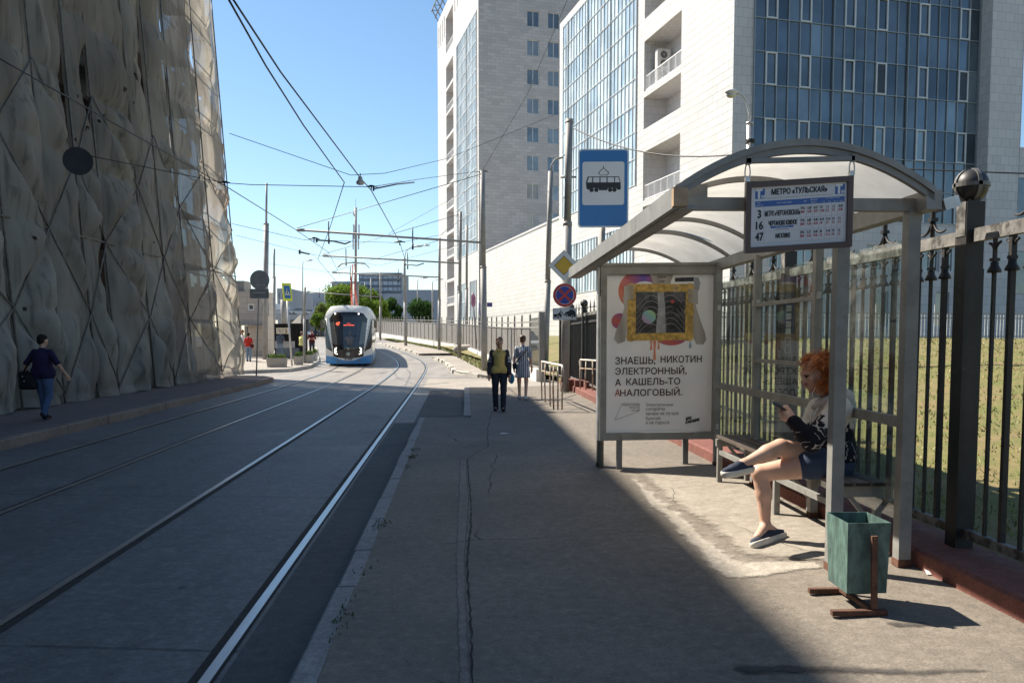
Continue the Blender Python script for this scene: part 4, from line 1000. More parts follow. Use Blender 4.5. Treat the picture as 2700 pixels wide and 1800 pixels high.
for i in range(len(PILS) - 1):
    a, b_ = PILS[i] + .1, PILS[i + 1] - .1; z0 = PB(a) - .02; zt = z0 + 2.06; zb = z0 + .13; n = 17; near_ = a < 12
    mb = MB()
    for k in range(1, n): d = a + (b_ - a) * k / n; wb = .033 if k % 2 else .02; mb.bar(fp(d, zb), fp(d, zt), wb * .6, wb, up=(1, 0, 0)) if False else mb.box(fp(d, (zb + zt) / 2), (wb, wb, zt - zb))
    pn = mb.build('bars', BLACK, fen)
    mb = MB(); mb.bar(fp(a - .02, zt + .02), fp(b_ + .02, zt + .02), .05, .085); mb.build('top_rail', PGREY, pn)
    mb = MB(); mb.bar(fp(a - .02, zb), fp(b_ + .02, zb), .045, .06); mb.build('bottom_rail', PGREY, pn)
    sg = 5 if near_ else 4
    for k in range(1, n):
        d = a + (b_ - a) * k / n; mb = MB()
        for s in (-1, 1): mb.tube(arc_pts(fp(d, zt - .12) + fdir * s * .075, fdir * -s, UP, .075, 10, 75, 5, 1.0), .009, sg)
        mb.tube([fp(d, zt - .17), fp(d, zt - .19), fp(d, zt - .22), fp(d, zt - .235)], [.024, .024, .040, .042], 8)
        mb.box(fp(d, zt - .155), (.042, .042, .02)); mb.build('ornament', BLACK, pn)
    for k in range(2, n, 4):
        d = a + (b_ - a) * k / n; z = zt + .06; mb = MB()
        mb.tube([fp(d, z), fp(d, z + .1), fp(d, z + .17), fp(d, z + .25), fp(d, z + .34)], [.016, .014, .02, .013, .003], 6); mb.box(fp(d, z + .13), (.05, .05, .025))
        for s in (-1, 1): mb.tube(arc_pts(fp(d, z + .13) + fdir * s * .115, fdir * -s, UP, .1, -10, -120, 8), [.011] * 6 + [.009, .007, .005], sg)
        mb.build('finial', BLACK, pn)

# grey fence that follows the street further on, white wall below
gre = thing('grey_fence', 'long grey panel fence with spiked posts on a low white wall, beyond the side street', 'fence', (gf(60), 60, .6))
gdir = Vector((-.24, 1, 0)).normalized(); gnor = Vector((1, .24, 0)).normalized()
ZG = lambda d: ramp(d) + .12
def gpnt(d, z, o=0.0): return Vector((gf(d), d, z)) + gnor * o
GREYP = mat('grey_fence_panel', (.17, .158, .145), .6, 0, .15, 3); GREYF = mat('grey_fence_frame', (.26, .245, .225), .5, 0, .12, 3)
WHW = asphalt('white_plinth_wall', (.66, .64, .60), (.74, .72, .68), (.5, .47, .43), crack=0, speck=.2)
mb = MB(); vs = []
for d in fr(30.5, 122, 3): vs += [gpnt(d, ZG(d) - .3, -.16), gpnt(d, ZG(d) + .34, -.16), gpnt(d, ZG(d) + .34, .16), gpnt(d, ZG(d) - .3, .16)]
n = len(vs) // 4; mb.add(vs, [(4 * i + j, 4 * i + 4 + j, 4 * i + 4 + (j + 1) % 4, 4 * i + (j + 1) % 4) for i in range(n - 1) for j in range(4)] + [(0, 1, 2, 3)]); mb.build('plinth_wall', WHW, gre)
ds = fr(30.7, 121, 1.95)
for i, d in enumerate(ds[:-1]):
    e = ds[i + 1]; za, ze = ZG(d) + .34, ZG(e) + .34; mb = MB()
    if 1 <= i: mb.add([gpnt(d + .05, za + .12), gpnt(e - .05, ze + .12), gpnt(e - .05, ze + 1.55), gpnt(d + .05, za + 1.55)], [(0, 1, 2, 3)])
    for hz in (.08, 1.58, 1.8): mb.bar(gpnt(d, za + hz, -.02), gpnt(e, ze + hz, -.02), .035, .05, mi=1)
    if i == 0:
        for k in range(1, 12): q = d + (e - d) * k / 12; mb.bar(gpnt(q, za + .05), gpnt(q, za + 1.95), .022, mi=1)
    mb.build('fence_panel', [GREYP, GREYF], gre)
mb = MB()
for i, d in enumerate(ds):
    z = ZG(d) + .34; mb = MB(); mb.box(gpnt(d, z + .95), (.075, .075, 1.95)); mb.tube([gpnt(d, z + 1.92), gpnt(d, z + 2.02), gpnt(d, z + 2.16)], [.03, .05, .004], 6); mb.build('fence_post', GREYF, gre)
p = G(1428, 992, lambda x, d: .12 + ramp(d)); mb = MB(); mb.box((gf(30.2), 30.2, 1.3), (.2, .2, 2.5)); mb.box((gf(30.2), 30.2, 2.57), (.23, .23, .05)); mb.build('gate_post', GREYF, gre)
# thin white railing on the rise of the lawn
ln = thing('lawn_railing', 'thin pale railing on the crest of the lawn in front of the office building', 'fence', (15, 30, 1.6))
a, b_ = Vector((4.5, 28.5, 1.56)), Vector((30, 34, 1.6)); t = (b_ - a); LL = t.length; t.normalize(); mb = MB()
n = int(LL / .14)
for k in range(n): q = a + t * (k * .14); mb.bar(q, q + UP * (1.0 if k % 6 else 1.32), .022 if k % 6 else .032)
mb.build('bars', mat('railing_grey', (.45, .45, .46), .5), ln)
for hz in (.12, .82, .98): mb = MB(); mb.bar(a + UP * hz, b_ + UP * hz, .035); mb.build('rail', GREYF, ln)
mb = MB(); mb.bar(a - t * .2 - UP * .05, b_ - UP * .05, .25, .14); mb.build('kerb', KERB_W, ln)

# ------------------------------------------------------------------ tram shelter
zs_ = .105                                               # ground at the shelter
RP = G(2376, 1490); FP = G(2190, 1497)
ed = Vector((-.0386, 1, 0)).normalized(); en = Vector((-1, -.0386, 0)).normalized()     # along the shelter, and towards the road
O_ = Vector((RP.x, RP.y, 0))
def S(a, o, z): q = O_ + ed * a + en * o; return Vector((q.x, q.y, z))    # a: along from the near rear post, o: towards the road
oF = (FP - RP).dot(en)                                    # front post offset
NEAR, FAR = -.17, 5.8; ZE = 2.518; oR = 1.59; oB = -.05; RISE = .29
sh = thing('tram_shelter', 'grey steel tram stop shelter with an arched translucent roof and glazed back', 'shelter', S(2.2, .8, zs_))
CAN = sheet_translucent('cream_polycarbonate', (.56, .54, .495), .58, 0, 1.2, .15)
TIMB = mat('raw_timber_end', (.42, .29, .18), .7, 0, .15, 10)
for nm, (a, o) in (('post', (0, 0)), ('post', (0, oF)), ('post', (1.47, 0)), ('post', (2.95, 0)), ('post', (4.3, 0)), ('post', (4.75, 1.34))):
    mb = MB(); z1 = ZE - .04; wd_ = .082 if a < .1 else .065
    M = Matrix((en, ed, UP)).transposed(); q = S(a, o, 0); zg = z_pave(q.x, q.y)
    mb.box(S(a, o, (zg + z1) / 2), (wd_, wd_, z1 - zg), M); mb.box(S(a, o, zg + .025), (wd_ + .008, wd_ + .008, .05), M, 1); mb.build(nm, [STEEL, RUST], sh)
mb = MB(); mb.bar(S(NEAR, oB, ZE + .0), S(FAR, oB, ZE + .0), .1, .12); mb.build('back_beam', STEEL, sh)
mb = MB(); mb.bar(S(NEAR, oR, ZE + .0), S(FAR, oR, ZE + .0), .05, .13); mb.bar(S(NEAR, oR - .07, ZE - .055), S(FAR, oR - .07, ZE - .055), .11, .03)
mb.build('front_gutter', STEEL, sh)
mb = MB(); mb.box(S(NEAR - .005, oR - .02, ZE + .0), (.09, .06, .11), Matrix((en, ed, UP)).transposed()); mb.build('gutter_end', TIMB, sh)
mb = MB(); mb.box(S(.0, oR - .14, ZE + .05), (.2, .02, .13), Matrix((en, ed, UP)).transposed())
mb.build('joint_plate', STEEL_D, sh)
for a in (0.0, 4.75):
    mb = MB(); mb.bar(S(a, oB + .05, ZE - .011), S(a, oR - .03, ZE - .011), .07, .078, up=UP); mb.build('cross_beam', STEEL, sh)
def arch(o): t = (o - oB) / (oR - oB); return ZE + .05 + RISE * (1 - (2 * t - 1) ** 2)
os_ = [oB + (oR - oB) * k / 28 for k in range(29)]
mb = MB()
for k, o in enumerate(os_): mb.v += [tuple(S(NEAR, o, arch(o) + .012)), tuple(S(FAR, o, arch(o) + .012))]
for k in range(28): mb.f.append((2 * k, 2 * k + 1, 2 * k + 3, 2 * k + 2)); mb.m.append(0); mb.sm.append(True)
mb.build('roof_sheet', CAN, sh)
for a in (NEAR + .02, .9, 1.95, 3.0, 4.0, FAR - .02):
    mb = MB(); hw_, th = (.02, .06) if a < 0 else (.022, .035); vs = []
    for o in os_: z = arch(o); vs += [S(a - hw_, o, z - th), S(a + hw_, o, z - th), S(a + hw_, o, z + .004), S(a - hw_, o, z + .004)]
    mb.add(vs, [(4 * k + j, 4 * k + 4 + j, 4 * k + 4 + (j + 1) % 4, 4 * k + (j + 1) % 4) for k in range(28) for j in range(4)] + [(3, 2, 1, 0), tuple(112 + j for j in range(4))]); mb.build('roof_rib', STEEL_D, sh)
mb = MB(); vs = []
for o in os_: z = arch(o) + .014; vs += [S(NEAR - .015, o, z - .03), S(NEAR + .05, o, z + .001), S(NEAR + .05, o, z + .012), S(NEAR - .015, o, z + .012)]
mb.add(vs, [(4 * k + j, 4 * k + 4 + j, 4 * k + 4 + (j + 1) % 4, 4 * k + (j + 1) % 4) for k in range(28) for j in range(4)]); mb.build('edge_trim', STEEL, sh)
mb = MB(); mb.box(S(NEAR + .05, oB - .11, ZE - .02), (.10, .12, .07), Matrix((en, ed, UP)).transposed() @ Matrix.Rotation(.3, 3, 'Y')); mb.build('drip_plate', GALV, sh)
GLS = clear_glass('dirty_glass', refl=.022, smear_=.34)
for a0, a1, rails in ((.05, 1.43, (1.09,)), (1.51, 2.91, (1.09, 1.42, 1.98)), (2.99, 4.26, (1.09,))):
    for z in rails: mb = MB(); mb.bar(S(a0 - .02, .01, z), S(a1 + .02, .01, z), .045, .07 if z < 1.2 else .035); mb.build('back_rail', STEEL, sh)
    zt = 2.30; mb = MB(); mb.box(S((a0 + a1) / 2, -.015, (zt + .42) / 2), (.006, a1 - a0 - .02, zt - .42), Matrix((en, ed, UP)).transposed()); mb.build('glass_pane', GLS, sh)
    for z in (.6, 2.0):
        for a in (a0 + .02, a1 - .02): mb = MB(); mb.box(S(a, .012, z), (.03, .03, .06), Matrix((en, ed, UP)).transposed()); mb.build('glass_clip', GALV, sh)
# bench
bn = thing('bench', 'long slatted bench with a grey steel frame inside the tram shelter', 'bench', S(2.2, .1, zs_))
BP = mat('brown_plastic_slat', (.105, .085, .075), .55, 0, .3, 3, .1, 50, col2=(.2, .17, .15), t2=(.5, .7), s2=3, stretch=(1, .3, 1))
b0_, b1_ = W(2202, 1283, 5.78), W(1884, 1150, 8.66); bd = (b1_ - b0_); bd.z = 0; BL = bd.length; bd.normalize(); bs = Vector((bd.y, -bd.x, 0))   # bs: away from the road
ZB = .60
def Bp(a, o, z): q = b0_ + bd * a + bs * o; return Vector((q.x, q.y, z))
MBn = Matrix((bs, bd, UP)).transposed()
for k in range(3):
    mb = MB(); o = .075 + k * .125; mb.box(Bp(BL / 2, o, ZB), (.11, BL, .032), MBn)
    for q in range(7): mb.box(Bp(-.004, o - .045 + q * .015, ZB), (.011, .004, .02), MBn, 1)
    mb.build('seat_slat', [BP, INK], bn)
for a in (.06, BL * .42, BL - .06):
    zg = lambda o: z_pave(Bp(a, o, 0).x, 0)
    mb = MB(); mb.bar(Bp(a, 0, ZB - .06), Bp(a, .36, ZB - .06), .05, .075); mb.build('bearer', STEEL, bn)
    for o in ((.04, .34) if a > .2 else (.34,)): mb = MB(); mb.bar(Bp(a, o, zg(o)), Bp(a, o, ZB - .1), .05); mb.build('leg', STEEL, bn)
    mb = MB(); mb.bar(Bp(a, .14, ZB - .1), Bp(a, .33, ZB - .34), .03); mb.build('brace', STEEL, bn)
for o in (.04, .34): mb = MB(); mb.bar(Bp(.06, o, ZB - .16), Bp(BL - .06, o, ZB - .16), .035, .045); mb.build('stretcher', STEEL, bn)
# blue notice behind the glass
c0 = W(2080, 868, 7.75); nt_ = thing('blue_notice', 'narrow dark blue notice with white boxes stuck to the shelter glass', 'notice', c0)
nx = -ed; NB = mat('notice_blue', (.025, .035, .12), .35, 0, .1)
for nm, polys, m, off in (('sheet', [rrect(.22, .54, .004)], NB, 0), ('white_box', [[(x, y), (x + .12, y), (x + .12, y + .055), (x, y + .055)] for x, y in ((-.05, .17), (-.05, .095), (-.05, .02), (-.055, -.045))], WHITE, .006)):
    mb = MB()
    for pl_ in polys: mb.prism(pl_, c0 + en * off, nx, UP, .004)
    o_ = mb.build(nm, m, nt_)
mb = MB(); q = c0 + en * .012
for k, st in enumerate(('ТРАМВАЙ', 'МАРШРУТ', 'ОПЛАТА')): put_text(mb, st, q, nx, UP, (-.04, .185 - .075 * k, .06, .205 - .075 * k))
mb.build('lettering', NB, nt_)
mb = MB(); pts_ = [c0 + en * .008 + nx * a + UP * b_ for a, b_ in [(-.065, -.08), (.065, -.08), (.065, -.22), (-.065, -.22), (-.065, -.08)]]; mb.tube(pts_, .003, 4); put_text(mb, 'Тройка', c0 + en * .008, nx, UP, (-.03, -.17, .03, -.13)); mb.build('outline', WHITE, nt_)

# ------------------------------------------------------------------ poster case
pa = 9.78; PX0, PX1 = W(1581, 900, pa).x, W(1898, 900, pa).x; PZ0, PZ1 = W(1740, 1158, pa).z, W(1740, 696, pa).z
ux = Vector((1, .0386, .012)).normalized(); pcx = (PX0 + PX1) / 2; PCN = Vector((pcx, pa, (PZ0 + PZ1) / 2)); PW, PH = PX1 - PX0, PZ1 - PZ0
pc_ = thing('poster_case', 'glazed grey poster case on two legs at the far end of the shelter', 'poster case', (pcx, pa, z_pave(pcx, pa)))
uz = UP; pn_ = ux.cross(uz)                               # points towards the camera? (x cross z = -y)
def Q(a, b_, o=0.0): return PCN + ux * a + uz * b_ + Vector((.0386, -1, 0)).normalized() * o
fwd = Vector((.0386, -1, 0)).normalized()
mb = MB(); bw = .075
for (a0, a1, b0__, b1__) in ((-PW / 2, -PW / 2 + bw, -PH / 2, PH / 2), (PW / 2 - bw, PW / 2, -PH / 2, PH / 2), (-PW / 2 + bw, PW / 2 - bw, -PH / 2, -PH / 2 + .085), (-PW / 2 + bw, PW / 2 - bw, PH / 2 - .12, PH / 2)):
    mb.prism([(a0, b0__), (a1, b0__), (a1, b1__), (a0, b1__)], Q(0, 0, -.16), ux, uz, .2)
mb.prism([(-PW / 2 - .02, PH / 2 - .02), (PW / 2 + .005, PH / 2 - .02), (PW / 2 + .005, PH / 2 + .012), (-PW / 2 - .02, PH / 2 + .012)], Q(0, 0, -.18), ux, uz, .235)
mb.build('frame', STEEL, pc_)
mb = MB(); mb.prism([(-PW / 2 - .025, -PH / 2), (-PW / 2 - .003, -PH / 2), (-PW / 2 - .003, PH / 2 - .022), (-PW / 2 - .025, PH / 2 - .022)], Q(0, 0, -.12), ux, uz, .12); mb.build('side_strip', GALV, pc_)
for a, o in ((-.47, -.04), (.36, -.14)):
    mb = MB(); q = Q(a, 0, o); mb.bar((q.x, q.y, z_pave(q.x, q.y)), (q.x, q.y, PCN.z - PH / 2 + .01), .065); mb.build('leg', STEEL_D, pc_)
bx0, bx1, by0, by1 = -PW / 2 + bw + .003, PW / 2 - bw - .003, -PH / 2 + .088, PH / 2 - .123
PAPER = mat('poster_paper', (.94, .92, .96), .45, 0, .03, 1.5)
mb = MB(); mb.prism([(bx0, by0), (bx1, by0), (bx1, by1), (bx0, by1)], Q(0, 0, -.02), ux, uz, .01); pp = mb.build('poster', PAPER, pc_)
# poster: zoom coordinates (1176 x 1568 view) -> plane
def zq(X, Y): return ((X - 617) / 735 * (bx1 - bx0), ((736 - Y) / 1118) * (by1 - by0))
def pos(points): return [zq(*p) for p in points]
def flat(mb, pts, lv, mi=0): mb.prism(pts, Q(0, 0, -.0095 + lv * .0008), ux, uz, .0008, mi)
def grad(name, c_a, c_b, c_c=None, ang=0.8, scale=5.0, off=.5):
    m, nt, b = base(name); P = coords(nt); g = nd(nt, 'ShaderNodeSeparateXYZ', {0: P})
    f = math_(nt, 'ADD', math_(nt, 'MULTIPLY', math_(nt, 'ADD', math_(nt, 'MULTIPLY', g.outputs[0], math.cos(ang)), math_(nt, 'MULTIPLY', g.outputs[2], math.sin(ang))), scale), off, clamp=False)
    rp = nt.nodes.new('ShaderNodeValToRGB'); rp.color_ramp.elements[0].color = c4(c_a); rp.color_ramp.elements[1].color = c4(c_c or c_b)
    if c_c: e = rp.color_ramp.elements.new(.5); e.color = c4(c_b)
    nt.links.new(math_(nt, 'PINGPONG', f, 1.0), rp.inputs[0]); nt.links.new(rp.outputs[0], b.inputs['Base Color']); b.inputs['Roughness'].default_value = .45; return m
ORG = grad('print_orange_violet', (.72, .2, .04), (.6, .13, .14), (.14, .08, .5), .2, 2.6, .35)
VIO = grad('print_violet_red', (.62, .13, .1), (.3, .08, .35), (.1, .07, .4), 1.2, 4, .2)
SKIN_P = grad('print_grey_skin', (.50, .46, .43), (.36, .325, .30), (.56, .52, .49), .1, 6, .3)
GOLD_P = mat('print_gold', (.60, .39, .10), .5, 0, .4, 16, 0, 30, col2=(.27, .15, .035), t2=(.58, .7), s2=18)
XRAY = mat('print_xray', (.075, .07, .085), .5, 0, .6, 6, col2=(.3, .29, .32), t2=(.55, .75), s2=9)
XL = mat('print_xray_bone', (.42, .41, .44), .5, 0, .25, 9); XD = mat('print_xray_lung', (.025, .024, .03), .5, 0, .6, 12, col2=(.14, .13, .15), t2=(.5, .7), s2=14)
PEARL = grad('print_pearl', (.42, .62, .32), (.28, .55, .58), (.5, .33, .55), .9, 7, .1)
SALMON = mat('print_salmon', (.75, .28, .17), .45, 0, .1); PBLUE = mat('print_pale_blue', (.33, .45, .66), .45, 0, .1); PINKR = mat('print_red', (.65, .1, .1), .45, 0, .1)
GREYL = mat('print_grey', (.32, .31, .33), .45, 0, .1)
def crescent(cx, cy, r, dx, dy, r2, a0, a1, n=26):
    out = [(cx + r * math.cos(rad(a0 + (a1 - a0) * k / n)), cy - r * math.sin(rad(a0 + (a1 - a0) * k / n))) for k in range(n + 1)]
    out += [(cx + dx + r2 * math.cos(rad(a1 + (a0 - a1) * k / n)), cy + dy - r2 * math.sin(rad(a1 + (a0 - a1) * k / n))) for k in range(n + 1)]
    return out
art = []
mb = MB(); flat(mb, pos(crescent(470, 300, 140, 40, 62, 128, 58, 216)), 1); mb.build('crescent', ORG, pp)
mb = MB(); flat(mb, pos(disc(56, 28, 340, 512)), 1); flat(mb, pos([(560 + 120 * math.cos(t) + 140, 610 + 78 * math.sin(t)) for t in [math.pi * k / 20 for k in range(21)]]), 1); mb.build('violet_ball', VIO, pp)
mb = MB()
flat(mb, pos([(548, 178), (706, 178), (702, 205), (688, 240), (684, 262), (566, 262), (556, 215)]), 1)           # lower half of a face and neck
flat(mb, pos([(390, 330), (420, 420), (396, 520), (388, 600), (378, 655), (330, 672), (303, 640), (312, 590), (350, 500), (372, 420), (360, 345)]), 2)
flat(mb, pos([(848, 320), (868, 420), (900, 520), (930, 600), (941, 650), (920, 685), (870, 680), (845, 620), (842, 500), (838, 400)]), 2)
mb.build('printed_figure', SKIN_P, pp)
mb = MB(); flat(mb, pos([(590, 200), (664, 200), (650, 212), (604, 212)]), 3); flat(mb, pos([(612, 232), (650, 230), (644, 240), (620, 241)]), 3); mb.build('printed_mouth', mat('print_lip', (.17, .14, .14), .5), pp)
mb = MB(); fo = [(394, 252), (848, 256), (846, 652), (392, 650)]; fi = [(450, 308), (795, 310), (792, 600), (452, 600)]
for k in range(4): j = (k + 1) % 4; flat(mb, pos([fo[k], fi[k], fi[j], fo[j]][::1]), 4)
for (x, y) in ((420, 280), (820, 284), (818, 625), (420, 624), (622, 282), (622, 626), (420, 450), (820, 452)): flat(mb, pos(disc(34, 14, x, y)), 5)
mb.build('printed_gold_frame', GOLD_P, pp)
mb = MB(); flat(mb, pos(fi), 3); mb.build('printed_xray', XRAY, pp)
mb = MB(); flat(mb, pos([(585, 330), (604, 370), (600, 470), (585, 560), (520, 596), (470, 590), (480, 470), (520, 370), (555, 335)]), 4); flat(mb, pos([(655, 335), (705, 345), (760, 420), (782, 590), (700, 590), (672, 560), (655, 460)]), 4); mb.build('printed_lung', XD, pp)
mb = MB(); flat(mb, pos([(598, 312), (640, 312), (650, 400), (660, 600), (590, 600), (604, 420)]), 5)
for k in range(6):
    for s in (-1, 1):
        c_ = 622; y = 350 + 40 * k; pts_ = [(c_ + s * (22 + 24 * t), y - 26 * math.sin(t * .62) + 1.6 * t * t) for t in range(7)]
        flat(mb, pos([(x, y_ - 1.6) for x, y_ in pts_] + [(x, y_ + 1.6) for x, y_ in reversed(pts_)]), 6)
mb.build('printed_ribs', XL, pp)
mb = MB(); flat(mb, pos(disc(48, 30, 540, 484)), 7); mb.build('printed_pearl', PEARL, pp)
mb = MB(); flat(mb, pos(disc(13, 16, 703, 378)), 7); mb.build('printed_red_dot', PINKR, pp)
mb = MB()
for i in range(6):
    for k in range(5):
        if (i + k) % 2: flat(mb, pos(disc(7, 8, 712 + 13 * i, 388 + 9 * k)), 7)
mb.build('printed_halftone', INK, pp)
mb = MB()                                                 # hands holding the frame
for (x, y, s) in ((408, 300, 1), (836, 330, -1)):
    for k in range(4): flat(mb, pos([(x - s * 38, y - 34 + 24 * k), (x + s * 26, y - 40 + 26 * k), (x + s * 30, y - 22 + 26 * k), (x - s * 34, y - 14 + 24 * k)]), 8)
    flat(mb, pos([(x - s * 40, y - 30), (x - s * 10, y - 40), (x, y + 60), (x - s * 42, y + 70)]), 7)
mb.build('printed_hands', SKIN_P, pp)
mb = MB()
for x, y0, y1, r in ((560, 652, 712, 8), (583, 652, 780, 10), (610, 652, 708, 7)): flat(mb, pos([(x - r, y0), (x + r, y0), (x + r * .55, (y0 + y1) / 2), (x + r, y1)] + [(x + r * math.cos(t), y1 + r * math.sin(t)) for t in [math.pi * k / 8 for k in range(9)]] + [(x - r * .55, (y0 + y1) / 2)]), 6)
mb.build('printed_drips', SALMON, pp)
mb = MB(); flat(mb, pos([(829, 652), (838, 690), (838, 704), (829, 713), (820, 704), (820, 690)]), 6); mb.build('printed_drop', PBLUE, pp)
mb = MB(); flat(mb, pos([(718, 212), (848, 208), (848, 238), (718, 240)]), 2); mb.build('printed_bar', XD, pp)
mb = MB(); flat(mb, pos([(850, 210), (880, 212), (893, 250), (884, 300), (862, 320), (850, 280)]), 2); mb.build('printed_halftone', GREYL, pp)
mb = MB(); to = Q(0, 0, -.0062)
def ptext(mb, st, X0, Y0, X1, Y1, bold=0.0, **k):
    a0, b1__ = zq(X0, Y0); a1, b0__ = zq(X1, Y1); put_text(mb, st, to, ux, uz, (a0, b0__, a1, b1__), bold=bold, **k)
for st, X0, Y0, X1, Y1 in (('ЗНАЕШЬ,', 313, 766, 588, 824), ('НИКОТИН', 626, 762, 910, 810), ('ЭЛЕКТРОННЫЙ,', 313, 830, 806, 898), ('А', 313, 922, 352, 970), ('КАШЕЛЬ-ТО', 390, 918, 762, 966)): ptext(mb, st, X0, Y0, X1, Y1, .002)
ptext(mb, 'НАЛОГОВЫЙ.', 348, 984, 776, 1044, .002)
for st, X0, Y0, X1, Y1 in (('Электронные', 528, 1098, 716, 1124), ('сигареты', 528, 1131, 658, 1156), ('ничем не лучше.', 528, 1164, 760, 1190), ('Бросай', 528, 1193, 628, 1222), ('и не парься.', 528, 1228, 696, 1254)): ptext(mb, st, X0, Y0, X1, Y1)
mb.build('lettering', mat('print_brown_ink', (.055, .03, .028), .5), pp)
mb = MB(); ptext(mb, 'А', 313, 994, 346, 1044, .002); mb.build('red_letter', mat('print_dull_red', (.38, .09, .08), .5), pp)
mb = MB()
for st, X0, Y0, X1, Y1 in (('НАЦИОНАЛЬНЫЕ', 364, 1102, 478, 1116), ('ПРОЕКТЫ', 412, 1121, 478, 1134), ('РОССИИ', 428, 1140, 478, 1153)): ptext(mb, st, X0, Y0, X1, Y1)
lg = pos([(313, 1213), (362, 1097), (480, 1097), (480, 1153), (313, 1213)])
for k in range(4): mb.bar(Q(*lg[k], -.006), Q(*lg[k + 1], -.006), .004, .002)
mb.build('emblem', mat('print_grey_ink', (.09, .08, .08), .5), pp)
mb = MB(); a0, b0__ = zq(805, 1252); tx = (ux + uz * .22).normalized()
o2 = to + ux * a0 + uz * b0__
put_text(mb, 'СЯЮЩИЕ'.replace('СЯ', 'СА'), o2, tx, uz, (0, 0, .17, .035), bold=.004); put_text(mb, 'БРО', o2, tx, uz, (.005, .045, .07, .08), bold=.004); mb.build('slogan', INK, pp)
mb = MB(); mb.quad(Q(bx0, by0, .012), Q(bx1, by0, .012), Q(bx1, by1, .012), Q(bx0, by1, .012)); mb.build('glass', clear_glass('case_glass', (.97, .98, .97), .05, .0), pc_)

# ------------------------------------------------------------------ timetable board hung under the roof edge
sd = 5.17; TL, TR, BL_, BR = (W(1967, 482, sd), W(2252, 464, sd), W(1961, 668, sd), W(2240, 651, sd))
bo = thing('timetable_board', 'framed white tram timetable hanging from the front arch of the shelter', 'sign', (TL + BR) / 2)
bu = ((TR - TL) + (BR - BL_)) / 2; BWd = bu.length; bu.normalize(); bvv = UP * 1.0; BH = (TL.z + TR.z - BL_.z - BR.z) / 2; bc = (TL + TR + BL_ + BR) / 4
FRW = mat('brown_frame', (.075, .038, .032), .4, 0, .1); BDW = mat('board_white', (.62, .61, .62), .35, 0, .03, 2)
fw_ = Vector((0, -1, 0)); T_ = .03; k_ = .034
def bq(a, b_, o=0.0): return bc + bu * a + bvv * b_ + fw_ * o
mb = MB()
for (a0, a1, c0_, c1_) in ((-BWd / 2, -BWd / 2 + k_, -BH / 2, BH / 2), (BWd / 2 - k_, BWd / 2, -BH / 2, BH / 2), (-BWd / 2 + k_, BWd / 2 - k_, -BH / 2, -BH / 2 + k_), (-BWd / 2 + k_, BWd / 2 - k_, BH / 2 - k_, BH / 2)):
    mb.prism([(a0, c0_), (a1, c0_), (a1, c1_), (a0, c1_)], bq(0, 0, -.02), bu, bvv, .04)
mb.build('frame', FRW, bo)
mb = MB(); mb.prism([(-BWd / 2 + k_, -BH / 2 + k_), (BWd / 2 - k_, -BH / 2 + k_), (BWd / 2 - k_, BH / 2 - k_), (-BWd / 2 + k_, BH / 2 - k_)], bq(0, 0, -.012), bu, bvv, .016); pnl = mb.build('panel', BDW, bo)
iw, ih = BWd - 2 * k_, BH - 2 * k_
def bz(X, Y):                                             # fractions of the white panel, y down
    return ((X - .5) * iw, (.5 - Y) * ih)
BLU = mat('sign_blue_print', (.02, .10, .36), .4, 0, .05); REDI = mat('red_ink', (.5, .05, .06), .5); LINE = mat('grey_rule', (.36, .36, .4), .5)
mb = MB()
def brect(mb, X0, Y0, X1, Y1, lv=0):
    a0, b1__ = bz(X0, Y0); a1, b0__ = bz(X1, Y1); mb.prism([(a0, b0__), (a1, b0__), (a1, b1__), (a0, b1__)], bq(0, 0, .004 + lv * .0006), bu, bvv, .0006)
brect(mb, .045, .03, .145, .195); brect(mb, .875, .03, .975, .195); brect(mb, .045, .235, .975, .33); brect(mb, .21, .665, .45, .7); mb.build('blue_print', BLU, pnl)
def btext(mb, st, X0, Y0, X1, Y1, bold=0.0, lv=1):
    a0, b1__ = bz(X0, Y0); a1, b0__ = bz(X1, Y1); put_text(mb, st, bq(0, 0, .0046 + lv * .0006), bu, bvv, (a0, b0__, a1, b1__), bold=bold)
for x in (.045, .875): mb = MB(); btext(mb, 'Т', x + .006, .04, x + .072, .185, .004); btext(mb, 'М', x + .066, .135, x + .096, .183, .001, 1.5); mb.build('operator_emblem', WHITE, pnl)
for st, a, b_, c, d in (('№№', .07, .255, .1, .275), ('МАРШРУТОВ', .05, .295, .13, .315), ('ПУНКТ НАЗНАЧЕНИЯ', .27, .27, .42, .292), ('ДНИ', .55, .27, .58, .29), ('ВРЕМЯ', .62, .255, .69, .275), ('РАБОТЫ', .625, .295, .685, .315), ('ИНТЕРВАЛЫ, МИН.', .78, .245, .93, .265), ('7-9', .745, .3, .77, .32), ('9-16', .8, .3, .83, .32), ('16-19', .86, .3, .9, .32), ('19-23', .925, .3, .96, .32), ('через метро ЮЖНАЯ', .26, .673, .4, .693)):
    mb = MB(); btext(mb, st, a, b_, c, d); mb.build('column_heading', WHITE, pnl)
for st, a, b_, c, d, bo_, nm in (('МЕТРО «ТУЛЬСКАЯ»', .215, .045, .79, .14, .002, 'stop_name'), ('3', .075, .385, .108, .515, .0025, 'route_number'), ('16', .06, .575, .13, .705, .0025, 'route_number'), ('47', .055, .765, .135, .895, .0025, 'route_number'), ('МЕТРО «ЧЕРТАНОВСКАЯ»', .148, .405, .515, .495, .0011, 'destination'), ('ЧЕРТАНОВО ЮЖНОЕ', .19, .575, .485, .655, .0016, 'destination'), ('НАГАТИНО', .265, .79, .415, .87, .0016, 'destination'), ('улица Красного Маяка', .26, .712, .4, .735, 0, 'small_print'), ('справочный телефон и схема движения на обороте стенда трамвайной остановки', .16, .185, .85, .2, 0, 'small_print')):
    mb = MB(); btext(mb, st, a, b_, c, d, bo_); mb.build(nm, INK, pnl)
